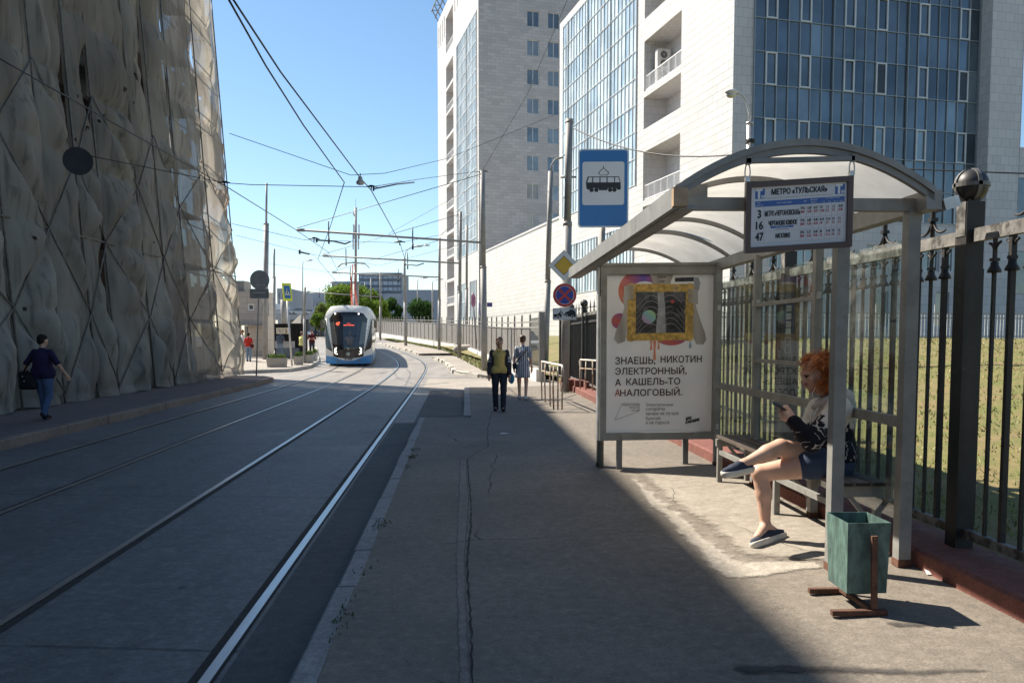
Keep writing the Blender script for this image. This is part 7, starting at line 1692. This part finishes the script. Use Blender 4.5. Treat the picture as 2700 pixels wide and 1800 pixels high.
# driver seen through the windscreen
dp = Mt(.1, .05, 1.0)
DRV = mat('driver_shadow_tone', (.10, .11, .13), .6)
solid_obj('driver', [('e', T3(Mt(.09, -.02, 1.83) + ty_ * .12), (.1, .09, .13), 0), ('c', T3(Mt(-.1, .1, 1.52)), T3(Mt(.28, .1, 1.52)), .12, .12, 0), ('c', T3(Mt(.09, .1, 1.5)), T3(Mt(.09, .1, 1.3)), .2, .18, 0)], .03, [DRV], tm)
# pantograph
mb = MB(); pz0 = 3.35; ay = 6.0
for s in (-1, 1): mb.tube([Mt(s * .14, ay + .4, pz0), Mt(s * .12, ay - .9, pz0 + 1.0), Mt(s * .06, ay + .1, pz0 + 2.55)], [.06, .05, .03], 6)
mb.build('pantograph_arm', TRED, tm)
mb = MB()
for o in (-.18, .18): mb.tube([Mt(-.95, ay + o, pz0 + 2.35), Mt(-.7, ay + o, pz0 + 2.58), Mt(0, ay + o, pz0 + 2.66), Mt(.7, ay + o, pz0 + 2.58), Mt(.95, ay + o, pz0 + 2.35)], .025, 6)
mb.bar(Mt(0, ay - .18, pz0 + 2.62), Mt(0, ay + .18, pz0 + 2.62), .04); mb.build('pantograph_head', STEEL_D, tm)

# ------------------------------------------------------------------ poles, lamps, brackets
def pole(label, u0, v0, u1, v1, zf, r0, r1, joint=.55, extra=None, name='pole', d=None, group='tram wire poles', mats=POLE):
    b_ = G(u0, v0, zf) if d is None else Vector((W(u0, v0, d).x, d, zf(W(u0, v0, d).x, d))); tp_ = W(u1, v1, b_.y)
    t = thing(name, label, 'pole' if 'lamp' not in name else 'street lamp', b_, group); mid = b_.lerp(tp_, joint); mb = MB()
    mb.tube([b_, mid], r0, 10); mb.tube([mid, tp_], r1, 10); mb.tube([mid - UP * .05, mid + UP * .05], r0 * 1.06, 10); mb.build('shaft', mats, t)
    if extra: extra(t, b_, tp_)
    return t, b_, tp_
def bracket(u, v, u2, v2, du=0):
    def f_(t, b_, tp_):
        a, e = W(u2, v2, b_.y), W(u, v, b_.y); mb = MB(); mb.tube([a, e], .05, 8); mb.tube([e, e + Vector((.35, 0, -.02))], .075, 8); mb.build('bracket_arm', POLE, t)
        mb = MB(); mb.tube([e + UP * .08, tp_ - UP * .15], .016, 5); mb.build('stay_rod', WIRE, t)
        for s in (.17, .62):
            q = e.lerp(a, s); mb = MB(); mb.tube([q + UP * .5, q - UP * .25], .03, 5); mb.tube([q - UP * .25, q - UP * .55], .045, 6); mb.build('insulator', WIRE, t)
    return f_
zfar = lambda x, d: .03 + ramp(d)
_, P1b, P1t = pole('thick wire pole in front of the low white wall, with the longest bracket arm', 1277, 976, 1272, 450, zfar, .15, .125, .52, bracket(783, 606, 1275, 640))
_, P2b, P2t = pole('second wire pole beyond the thick one, with a bracket arm and wires', 1211, 943, 1214, 558, zfar, .13, .1, .45, bracket(851, 674, 1212, 694))
pole('slimmer wire pole just right of the second bracket pole', 1230, 926, 1231, 594, zfar, .12, .09, .5, None)
_, P4b, P4t = pole('wire pole against the left edge of the white tower, with a low bracket arm', 1158, 922, 1159, 628, zfar, .12, .1, .45, bracket(876, 718, 1157, 731))
def lamp2(t, b_, tp_):
    mb = MB(); e = tp_ + Vector((1.0, 0, 1.0)); mb.tube([tp_ - UP * .2, tp_ + Vector((.15, 0, .55)), tp_ + Vector((.5, 0, .9)), e], .035, 6); mb.build('lamp_arm', POLE, t)
    mb = MB(); mb.ball(e + Vector((.25, 0, .02)), (.4, .16, .09), 10, 6); mb.ball(e + Vector((1.0, 0, .1)), (.3, .14, .08), 10, 6); mb.tube([e, e + Vector((1.0, 0, .1))], .03, 5); mb.build('lamp_head', GALV, t)
pole('pole with a double lamp head, at the far end of the grey fence', 1070, 911, 1066, 680, zfar, .14, .11, .5, lamp2, 'lamp_pole')
_, P6b, _ = pole('thin distant pole in front of the bright tree, with a long thin arm', 1003, 897, 1003, 718, zfar, .12, .09, .5, bracket(809, 769, 1002, 783))
# mast with aerials behind the tram
def mast_x(t, b_, tp_):
    for z, sx in ((1.2, .5), (2.6, -.5)):
        mb = MB()
        for k in (-.35, 0, .35): mb.box(tp_ - UP * (2 + z) + Vector((k + sx * .1, .1 * k, 0)), (.16, .12, 1.9))
        mb.build('aerial', GALV, t)
    mb = MB(); mb.lathe(tp_ - UP * .9 + Vector((-.35, 0, 0)), [(.0, 0), (.3, .02), (.34, .12)], 14, M=Matrix.Rotation(1.2, 3, 'Y')); mb.build('dish', GALV, t)
    mb = MB(); mb.tube([tp_, tp_ + UP * 1.2], .02, 5); mb.build('lightning_rod', WIRE, t)
pole('tall thin mast with white aerials rising behind the tram', 938, 880, 938, 547, lambda x, d: 1.6, .42, .16, .42, mast_x, 'aerial_mast', 110, None)
for (u, vt, d, lb) in ((798, 694, 150, 'far street lamp between the crossing sign and the tram'), (857, 752, 170, 'far street lamp left of the blue glass tower'), (1101, 740, 150, 'far street lamp standing before the blank grey hall'), (1140, 745, 135, 'far street lamp nearest the white tower')):
    b_ = Vector((W(u, 880, d).x, d, 1.7)); tp_ = W(u, vt, d); t = thing('street_lamp', lb, 'street lamp', b_, 'far street lamps'); mb = MB(); mb.tube([b_, tp_], [.14, .09], 8); mb.build('post', POLE, t)
    mb = MB(); e = tp_ + Vector((.9, 0, .5)); mb.tube([tp_, tp_ + Vector((.3, 0, .4)), e], .06, 5); mb.ball(e + Vector((.4, 0, .05)), (.6, .25, .16), 8, 5); mb.build('lamp_head', GALV, t)
for (u0, v0, u1, v1, d, r, lb) in ((977, 880, 978, 735, 125, .13, 'slim far pole in front of the bright tree, right of the mast'), (962, 880, 962, 745, 140, .12, 'slim far pole in the middle of the bright tree')):
    pole(lb, u0, v0, u1, v1, lambda x, d_: 1.7, r, r * .8, .5, None, 'pole', d)
# left-hand poles
pole('tall grey pole with a thin upper half beside the beige building', 699, 947, 703, 483, z_left, .15, .06, .77, None)
pole('thin tall pole standing behind the black hoarding', 722, 900, 723, 656, z_left, .12, .075, .72, None, 'pole', 62)
_, pkb, pkt = pole('short pale pole between the planters on the plaza', 802, 957, 804, 757, z_left, .07, .06, .6, None)
pole('slanted grey post behind the crossing sign', 753, 880, 747, 790, z_left, .22, .2, .5, None, 'pole', 56)
# wooden-topped cable pole right of the tall sign pole, behind the grey fence
def lamp_c(t, b_, tp_): mb = MB(); mb.tube([tp_ - UP * .05, tp_ + Vector((.03, 0, .25)), tp_ + Vector((.2, 0, .5)), tp_ + Vector((.5, 0, .56))], .04, 6); mb.build('arm', POLE, t)
pole('pole behind the start of the grey fence, left of the tall sign pole', 1438, 900, 1452, 452, lambda x, d: .3, .13, .11, .45, lamp_c, 'pole', 34)
# street lamp behind the shelter roof
ld = 19.0; lb_ = Vector((W(1974, 800, ld).x, ld, z_lawn(W(1974, 800, ld).x, ld))); t = thing('street_lamp', 'single street lamp with a curved white arm rising behind the shelter roof', 'street lamp', lb_)
mb = MB(); jt = W(1977, 326, ld); mb.tube([lb_, jt], [.085, .075], 12); mb.tube([jt - UP * .02, jt + UP * .03], .085, 12); mb.build('post', GALV, t)
PL_ = mat('pale_lamp', (.66, .65, .62), .4, 0, .05)
mb = MB(); mb.tube([W(u, v, ld) for u, v in ((1977, 326), (1976, 300), (1970, 272), (1962, 256), (1950, 246), (1938, 243))], .028, 8); mb.build('arm', PL_, t)
lc = W(1928, 246, ld); mb = MB(); mb.ball(lc + UP * .03, (.15, .11, .06), 14, 8); lh = mb.build('lamp_head', PL_, t)
mb = MB(); mb.ball(lc - UP * .035, (.115, .09, .075), 12, 8); mb.build('lamp_glass', mat('lamp_glass', (.55, .55, .5), .2, 0, .05), lh)
mb = MB(); q0 = W(1978, 372, ld)
for k in range(5): mb.tube([q0 + Vector((.1 * math.cos(a), .1 * math.sin(a), .02 * k - .05)) for a in [2 * math.pi * j / 12 for j in range(13)]], .009, 4)
mb.build('cable_coil', WIRE, t)
# signs seen from behind / far signs on the left
def sgn(name, label, base_uv, top_uv, zf, parts, rp=.035, cat='road sign'):
    b_ = G(*base_uv, zf); t = thing(name, label, cat, b_); tp_ = W(*top_uv, b_.y); mb = MB(); mb.tube([b_, tp_], rp, 8); mb.build('post', STEEL_D if name == 'road_sign' else GALV, t); return t, b_.y
t, d = sgn('road_sign', 'back of a round road sign and a plate on a thin dark post', (676, 990), (684, 715), z_left, None, .03); k = d / F
mb = MB(); mb.prism(disc(25.5 * k, 36), W(685, 738, d - .05), (1, 0, 0), UP, .02); mb.build('round_plate', mat('sign_back_grey', (.27, .27, .27), .5, .3), t)
mb = MB(); mb.prism(rrect(50 * k, 25 * k, 3 * k), W(684, 774, d - .055), (1, 0, 0), UP, .02); mb.build('square_plate', STEEL_D, t)
mb = MB()
for v in (752, 772): mb.box(W(684, v, d - .09), (30 * k, .03, .05))
mb.build('bracket', GALV, t)
t, d = sgn('crossing_sign', 'yellow edged pedestrian crossing sign on a leaning pole', (770, 964), (757, 790), z_left, None, .05); k = d / F
cx_ = W(757, 770, d - .08); sxx = Vector((.93, .36, 0)); tilt = Vector((-.09, 0, 1))
mb = MB(); mb.prism([(x * k, y * k) for x, y in rrect(23, 46, 1.5)], cx_, sxx, tilt, .05); pl_ = mb.build('yellow_plate', mat('fluorescent_yellow', (.72, .78, .04), .4, 0, .04), t)
n_ = sxx.cross(tilt).normalized(); mb = MB(); mb.prism([(x * k, y * k) for x, y in rrect(15, 33, .5)], cx_ + n_ * .052, sxx, tilt, .004); mb.build('blue_field', SB, pl_)
mb = MB(); mb.prism([(-6 * k, -8 * k), (6 * k, -8 * k), (0, 9 * k)], cx_ + n_ * .058, sxx, tilt, .004); mb.build('white_triangle', WHITE, pl_)
mb = MB()
for pl2 in (disc(1.5 * k, 10, .4 * k, 4.2 * k), [(-.8 * k, 2.6 * k), (1.2 * k, 2.6 * k), (1.4 * k, -2 * k), (3 * k, -7 * k), (1.8 * k, -7.2 * k), (.2 * k, -3 * k), (-1.8 * k, -7.2 * k), (-3 * k, -7 * k), (-1 * k, -1.5 * k)]): mb.prism(pl2, cx_ + n_ * .063, sxx, tilt, .003)
mb.build('walking_figure', INK, pl_)
t, d = sgn('road_sign', 'faded pink no stopping sign edge on, beside the thick wire pole', (1258, 941), (1246, 770), zfar, None, .04); k = d / F
mb = MB(); mb.prism([(x * .35, y) for x, y in disc(18 * k, 24)], W(1248, 792, d - .06), (1, .1, 0), UP, .02); pl_ = mb.build('plate', mat('faded_pink', (.55, .22, .32), .5), t)
mb = MB()
for s in (-1, 1): mb.bar(W(1248, 792, d - .085) + Vector((-5 * k, 0, 13 * k * s)), W(1248, 792, d - .085) + Vector((5 * k, 0, -13 * k * s)), .05, .02)
mb.build('cross', mat('faded_violet', (.3, .12, .3), .5), pl_)
t, d = sgn('street_name_sign', 'small violet street name plates on a thin post behind the thick pole', (1262, 930), (1261, 790), zfar, None, .03, 'sign'); k = d / F
VP_ = mat('violet_plate', (.09, .08, .28), .5)
for u, v, w_, h_ in ((1267, 815, 8, 32), (1291, 803, 14, 11)): mb = MB(); mb.box(W(u, v, d - .05), (w_ * k, .03, h_ * k)); mb.build('plate', VP_, t)

# ------------------------------------------------------------------ overhead wires
def wire(label, pts, r=.012, s=0.0, name='overhead_wire', group='tram wires', extra=None):
    P = [Vector(p) for p in pts]; full_ = []
    for a, b_ in zip(P[:-1], P[1:]): full_ += sag(a, b_, s * (b_ - a).length, 8)[:-1]
    full_.append(P[-1]); mb = MB(); mb.tube(full_, r, 5); o = mb.solo(name, WIRE, label, 'wire', group)
    return o
def wz(u, v, z):                                          # on the ray of (u, v), at height z
    a = W(u, v, 10.0); f = (z - EYE) / (a.z - EYE); return Vector((a.x * f, 10 * f, z))
zc = 5.65
c1 = [wz(598, -10, zc), wz(700, 172, zc), wz(800, 330, zc), wz(908, 481, zc)]
wire('thick contact wire, left one of the pair dropping from the top of the picture', c1, .014)
wire('thick contact wire, right one of the pair, reaching the pendant lamp', [wz(609, -10, zc), wz(740, 190, zc), wz(947, 465, zc), wz(979, 502, zc), wz(1054, 639, 5.6), W(1066, 678, 42)], .014)
wire('contact wire running from the left edge across the scaffold to the bracket arms', [wz(-10, 150, zc), wz(300, 325, zc), wz(600, 494, zc), wz(777, 604, zc), W(866, 665, 42), W(898, 728, 60)], .013)
wire('wire that hooks down and back from the end of the left contact wire', [wz(908, 481, zc), W(870, 600, 28), W(838, 684, 38), W(886, 742, 55)], .012)
wire('span wire from the netting across the street to the thick wire pole', [W(240, 412, 19), W(590, 482, 20.5), W(660, 487, 21), W(979, 493, 22), W(1110, 472, 30), P1t], .010, .0)
wire('thin span wire sloping from the scaffold to the pendant lamp', [W(605, 352, 20.5), W(925, 462, 20.5), W(1015, 457, 20.5), W(1180, 418, 26), W(1470, 300, 30)], .008)
wire('long thin wire climbing from the thick pole to the top of the picture', [P1t, W(1390, 250, 32), W(1500, -10, 26)], .009)
wire('low span wire from the netting to the second contact hanger', [W(612, 590, 30), W(800, 632, 33), W(1050, 640, 38), W(1160, 620, 41), P1t - UP * 1.5], .009)
wire('lower thin span wire from the netting over the kiosk', [W(620, 620, 36), W(780, 660, 42), W(830, 672, 44), W(1000, 700, 50), P2t - UP * 2], .009)
wire('thin wire from the tall left pole down to the tram', [W(703, 598, 51), W(830, 675, 48), W(885, 740, 46)], .008)
wire('short span wire from the tall left pole towards the pantograph', [W(700, 694, 51), W(860, 716, 55), W(1060, 735, 60)], .009)
wire('stay wire between the two bracket poles', [P2t, P4t], .01)
wire('wire from the second bracket pole up to the thick pole', [W(1023, 617, 42), P1t - UP * .5], .009)
wire('sagging cable from the tall sign pole to the lamp behind the shelter', [tx0 for tx0 in sag(W(1512, 338, 25), W(1960, 405, 19), .35, 10)], .018, 0, 'cable', None)
wire('cable from the lamp to the far right over the fence pillar', [W(1985, 408, 19), W(2240, 440, 16), W(2710, 458, 14)], .012, 0, 'cable', None)
for lb, p, L in (('dark spacer bar fixed to the span wire right of the pendant lamp', (W(985, 498, 22), W(1045, 486, 24), W(1092, 481, 26)), .022), ('dark curved spacer bar below the long bracket arm', (W(835, 633, 33), W(880, 636, 34), W(910, 643, 34.5), W(924, 637, 35)), .035), ('dark insulator bar on the lower span wire over the kiosk', (W(790, 664, 42), W(815, 670, 43)), .045), ('dark curved spacer bar near the lamp pole', (W(1068, 697, 50), W(1100, 700, 50), W(1118, 694, 50)), .035)):
    mb = MB(); mb.tube(list(p), L, 6); mb.tube([p[0] + UP * L * 2.5, p[0] - UP * L * 2.5], L * 1.2, 6); mb.solo('spacer_bar', WIRE, lb, 'wire fitting', 'fittings on the tram wires')
for lb, q in (('black wire clamp on the span wire at the edge of the netting', W(592, 482, 20.5)), ('black wire clamp just right of the pendant lamp', W(979, 493, 22)), ('black wire clamp at the head of the thick pole', P1t + Vector((0, 0, -.05))), ('black wire clamp under the long bracket arm, by its right end', W(1054, 639, 38)), ('black wire clamp left of the curved spacer bar', W(828, 630, 33))):
    mb = MB(); sz = min(1, q.y / 40); mb.tube([q + Vector((-.28, 0, 0)) * sz, q + Vector((-.05, 0, .05)) * sz, q + Vector((.05, 0, .05)) * sz, q + Vector((.28, 0, .0)) * sz], [.015 * sz, .05 * sz, .05 * sz, .015 * sz], 6); mb.tube([q + UP * .05 * sz, q - UP * .14 * sz], .03 * sz, 5); mb.solo('wire_clamp', WIRE, lb, 'wire fitting', 'fittings on the tram wires')
q = W(950, 474, 20.5); t = thing('pendant_lamp', 'pale bell shaped lamp hanging from the wires over the street', 'lamp', q - UP * .1)
mb = MB(); mb.lathe(q - UP * .09, [(.10, .0), (.105, .03), (.075, .07), (.05, .11), (.055, .15), (.03, .17)], 16); mb.build('shade', mat('lamp_beige', (.42, .37, .33), .5), t)
mb = MB(); mb.lathe(q - UP * .125, [(.06, 0), (.095, .02), (.1, .034)], 16); mb.build('bulb_glass', mat('pale_glass', (.6, .58, .52), .2), t)
mb = MB(); mb.tube([q + UP * .08, q + UP * .16], .012, 5); mb.build('hook', WIRE, t)

# ------------------------------------------------------------------ planters, cars
CONC = asphalt('planter_concrete', (.36, .33, .29), (.46, .42, .37), (.3, .27, .23), crack=0, speck=.2)
LEAFP = [mat('planter_leaf', (.10, .19, .03), .6, 0, .3), mat('planter_leaf_light', (.24, .32, .06), .6, 0, .3)]
for u0, u1, v1, dep, lb in ((702, 752, 968, .5, 'wide low concrete planter left of the crossing sign pole'), (773, 795, 962, .5, 'square concrete planter right of the crossing sign pole'), (802, 823, 957, .5, 'concrete planter at the foot of the short pale pole'), (822, 834, 951, .5, 'concrete planter at the corner of the kerb, nearest the tram')):
    a = on(u0, v1); b_ = Vector((W(u1, v1, a.y).x, a.y, a.z)); w_ = b_.x - a.x; t = thing('planter', lb, 'planter', ((a.x + b_.x) / 2, a.y + dep / 2, a.z), 'concrete planters on the plaza'); cx_ = (a.x + b_.x) / 2
    mb = MB(); h = .46
    bt_ = [(a.x + .04, a.y + .03, a.z), (b_.x - .04, a.y + .03, a.z), (b_.x - .04, a.y + dep - .03, a.z), (a.x + .04, a.y + dep - .03, a.z)]; tp_ = [(a.x, a.y, a.z + h), (b_.x, a.y, a.z + h), (b_.x, a.y + dep, a.z + h), (a.x, a.y + dep, a.z + h)]
    ins_ = [(x + (.05 if x < cx_ else -.05), y + (.05 if y < a.y + .1 else -.05), z) for x, y, z in tp_]; lo_ = [(x, y, z - .06) for x, y, z in ins_]
    mb.add(bt_ + tp_ + ins_ + lo_, [(0, 1, 5, 4), (1, 2, 6, 5), (2, 3, 7, 6), (3, 0, 4, 7)] + [(4 + k, 4 + (k + 1) % 4, 8 + (k + 1) % 4, 8 + k) for k in range(4)] + [(8 + k, 8 + (k + 1) % 4, 12 + (k + 1) % 4, 12 + k) for k in range(4)] + [(12, 13, 14, 15)]); mb.build('trough', CONC, t)
    mb = MB(); rp_ = random.Random(int(u0))
    for k in range(260):
        x, y = rp_.uniform(a.x + .06, b_.x - .06), rp_.uniform(a.y + .06, a.y + dep - .06); hh = rp_.uniform(.05, .22) * (1.2 if k % 3 else .7); an_ = rp_.uniform(0, 6.28); s = .05
        mb.add([(x - s * math.cos(an_), y - s * math.sin(an_), a.z + h - .06 + hh * .6), (x, y, a.z + h - .06 + hh * .3), (x + s * math.cos(an_), y + s * math.sin(an_), a.z + h - .06 + hh * .7), (x, y + .01, a.z + h + hh)], [(0, 1, 2, 3)], k % 2)
    mb.build('plants', LEAFP, t)
def car(label, c, yaw, paint, L=4.3, Wd=1.75, H=1.45, name='car', group='cars far down the street', van=False, cat='car'):
    t = thing(name, label, cat, c, group); R = Matrix.Rotation(yaw, 3, 'Z'); M = lambda x, y, z: Vector(c) + R @ Vector((x, y, z))
    w_ = Wd / 2
    pr = [(-L / 2, .35, .9), (-L / 2, .62, .95), (-L / 2 + .15, .80, .97), (-L / 2 + 1.05, .95, .98), (L / 2 - .55, .98, .98), (L / 2 - .06, .82, .95), (L / 2, .6, .93), (L / 2, .35, .9)] if not van else [(-L / 2, .35, .95), (-L / 2, .9, .96), (-L / 2 + .8, 1.1, .98), (-L / 2 + 1.2, 1.25, .98), (L / 2, 1.25, .98), (L / 2, .35, .96)]
    mb = MB()
    for s in (-1, 1): mb.v += [tuple(M(s * w_ * k_, y, z)) for y, z, k_ in pr]
    n = len(pr); mb.f += [(i, i + 1, n + i + 1, n + i) for i in range(n - 1)] + [tuple(range(n)), tuple(reversed(range(n, 2 * n))), (n - 1, 0, n, 2 * n - 1)]; mb.m += [0] * len(mb.f); mb.sm += [False] * len(mb.f); mb.build('body', paint, t)
    cab = [(-L / 2 + 1.0, .94), (-L / 2 + 1.75, H), (L / 2 - 1.2, H - .02), (L / 2 - .5, .97)] if not van else [(-L / 2 + 1.0, 1.2), (-L / 2 + 1.6, H), (L / 2 - .05, H), (L / 2 - .02, 1.2)]
    mb = MB(); wb = [.94, .74, .74, .92]
    for s in (-1, 1): mb.v += [tuple(M(s * w_ * k_, y, z)) for (y, z), k_ in zip(cab, wb)]
    mb.f += [(0, 1, 5, 4), (2, 3, 7, 6), (0, 3, 2, 1), (4, 5, 6, 7)]; mb.m += [0] * 4; mb.sm += [False] * 4; mb.build('windows', GS if not van else paint, t)
    mb = MB(); mb.quad(*[M(s * w_ * .75, y, z) for s, y, z in ((-1, cab[1][0] - .05, H + .01), (1, cab[1][0] - .05, H + .01), (1, cab[2][0] + .05, H), (-1, cab[2][0] + .05, H))]); mb.build('roof', paint, t)
    for sx in (-1, 1):
        for y in (-L / 2 + .85, L / 2 - .8): mb = MB(); mb.tube([M(sx * w_ * .78, y, .32), M(sx * w_ * 1.0, y, .32)], .32, 14); mb.build('wheel', RUBBER, t)
        mb = MB(); mb.box(M(sx * w_ * .68, -L / 2 - .01, .68), (.36, .05, .16), R); mb.build('headlight', WHITE, t)
    mb = MB(); mb.box(M(0, -L / 2 - .012, .62), (.7, .04, .16), R); mb.build('grille', INK, t)
SILV = mat('silver_paint', (.42, .45, .48), .3, .4, .05, coat=.5); DKC = mat('dark_car_paint', (.03, .035, .045), .3, .2, .05, coat=.5); WHC = mat('white_car_paint', (.62, .63, .64), .35, 0, .04)
q = W(815, 887, 185); car('silver car parked at the far end of the street by the overpass', (q.x, 185, 1.78), .1, SILV)
q = W(831, 886, 195); car('dark car beside the silver car under the overpass', (q.x, 195, 1.78), .2, DKC)
zdk = W(0, 829, 190).z
q = W(745, 820, 196); car('white van crossing the overpass', (q.x, 196, zdk), math.pi / 2, WHC, 5.4, 2.0, 2.7, 'van', 'vehicles on the overpass', True, 'van')
q = W(793, 820, 196); car('white car crossing the overpass, right of the van', (q.x, 196, zdk), math.pi / 2, WHC, 4.6, 1.8, 1.6, 'car', 'vehicles on the overpass')
q = W(812, 820, 196); car('grey car crossing the overpass, behind the white car', (q.x - .2, 199, zdk), math.pi / 2, SILV, 4.2, 1.75, 1.45, 'car', 'vehicles on the overpass')
# parked white car behind the walking couple, behind the fence
q = W(1345, 950, 46); car('white car parked behind the walking woman, at the grey fence', (q.x + .6, 47, .55), .25, WHC, group=None)
# boulder block by the poles
q = G(1222, 933, zfar); mb = MB(); mb.tube([q + Vector((-.7, 0, .22)), q + Vector((-.5, 0, .3)), q + Vector((.9, .1, .32)), q + Vector((1.1, .1, .24))], [.16, .33, .34, .2], 12); mb.solo('concrete_block', CONC, 'rounded grey concrete block lying on the grass between the wire poles', 'block')

# ------------------------------------------------------------------ trees
BARK = mat('bark', (.09, .065, .045), .9, 0, .3, 6)
def tree(label, c, h, rx, rz, cz, mats, n=7000, leaf=.28, seed=1, lobes=11, name='tree', group='trees at the end of the street'):
    t = thing(name, label, 'tree', c, group); c = Vector(c); rg_ = random.Random(seed); mb = MB(); tops = []
    mb.tube([c, c + Vector((.05, 0, h * .25)), c + Vector((.1, .05, h * .55))], [rx * .07, rx * .055, rx * .03], 8)
    L_ = []
    for k in range(lobes):
        a = rg_.uniform(0, 6.28); e = rg_.uniform(-.55, 1.0); q = math.sqrt(max(0, 1 - e * e)) * rg_.uniform(.45, .85)
        p = c + Vector((math.cos(a) * q * rx, math.sin(a) * q * rx, cz + e * rz * .8)); L_.append((p, rg_.uniform(.32, .52))); mb.tube([c + Vector((.05, 0, h * .3)), c.lerp(p, .55) + UP * .2, p], [rx * .035, rx * .02, rx * .006], 5)
    mb.build('trunk', BARK, t); mb = MB()
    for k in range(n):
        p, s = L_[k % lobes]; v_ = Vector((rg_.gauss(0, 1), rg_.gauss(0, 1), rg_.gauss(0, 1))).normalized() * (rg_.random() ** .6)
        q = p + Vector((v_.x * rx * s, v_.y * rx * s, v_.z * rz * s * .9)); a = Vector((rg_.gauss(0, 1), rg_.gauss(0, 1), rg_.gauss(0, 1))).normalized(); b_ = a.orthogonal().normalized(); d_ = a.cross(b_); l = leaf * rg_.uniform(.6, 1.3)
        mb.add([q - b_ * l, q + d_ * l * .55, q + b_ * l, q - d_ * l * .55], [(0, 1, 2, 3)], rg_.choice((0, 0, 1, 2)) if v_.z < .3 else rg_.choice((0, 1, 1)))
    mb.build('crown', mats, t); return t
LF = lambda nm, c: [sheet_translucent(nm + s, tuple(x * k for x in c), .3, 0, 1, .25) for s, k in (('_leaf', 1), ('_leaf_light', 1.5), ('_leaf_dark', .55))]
LB = LF('maple', (.125, .19, .035)); LD = LF('lime', (.045, .09, .028)); LO = LF('acacia', (.13, .16, .045))
def tr_at(label, u, vb, vt, d, wpx, mats, n, leaf, seed, **k):
    b_ = W(u, vb, d); tp_ = W(u, vt, d); h = tp_.z - 1.6; tree(label, (b_.x, d, 1.6), h, wpx / 2 * d / F, h * .44, h * .56, mats, n, leaf, seed, **k)
tr_at('big bright green maple rising behind the tram', 925, 890, 756, 118, 170, LB, 11000, .22, 3, lobes=16)
tr_at('bright green maple behind the first one, over the tram roof', 980, 890, 768, 128, 90, LB, 5500, .22, 8)
tr_at('yellow green loose tree at the left of the bright maples', 845, 893, 797, 112, 55, LO, 3000, .26, 4, lobes=8)
tr_at('young leafy tree between the tram and the silver car', 838, 893, 822, 105, 34, LB, 1800, .22, 14, lobes=7)
tr_at('dark green round tree just right of the bright maple', 1032, 880, 790, 150, 62, LD, 5000, .24, 5)
tr_at('dark green round tree in front of the blank grey hall', 1108, 880, 787, 150, 72, LD, 5200, .24, 6)

# scraps of litter
PAPERW = mat('litter_paper', (.62, .6, .57), .8, 0, .1)
for (u, v, a, lb) in ((1329, 1144, .09, 'white paper scrap lying on the shaded pavement near the walking couple'), (2290, 1512, .05, 'small white paper scrap beside the rear shelter post'), (2452, 1512, .035, 'tiny paper scrap at the foot of the red kerb')):
    p = G(u, v); mb = MB(); mb.add([(p.x - a, p.y - .03, p.z + .006), (p.x + a * .6, p.y - .05, p.z + .012), (p.x + a, p.y + .05, p.z + .007), (p.x - a * .3, p.y + .06, p.z + .02), (p.x, p.y, p.z + .026)], [(0, 1, 4), (1, 2, 4), (2, 3, 4), (3, 0, 4)]); mb.solo('paper_scrap', PAPERW, lb, 'litter', 'scraps of litter on the pavement')
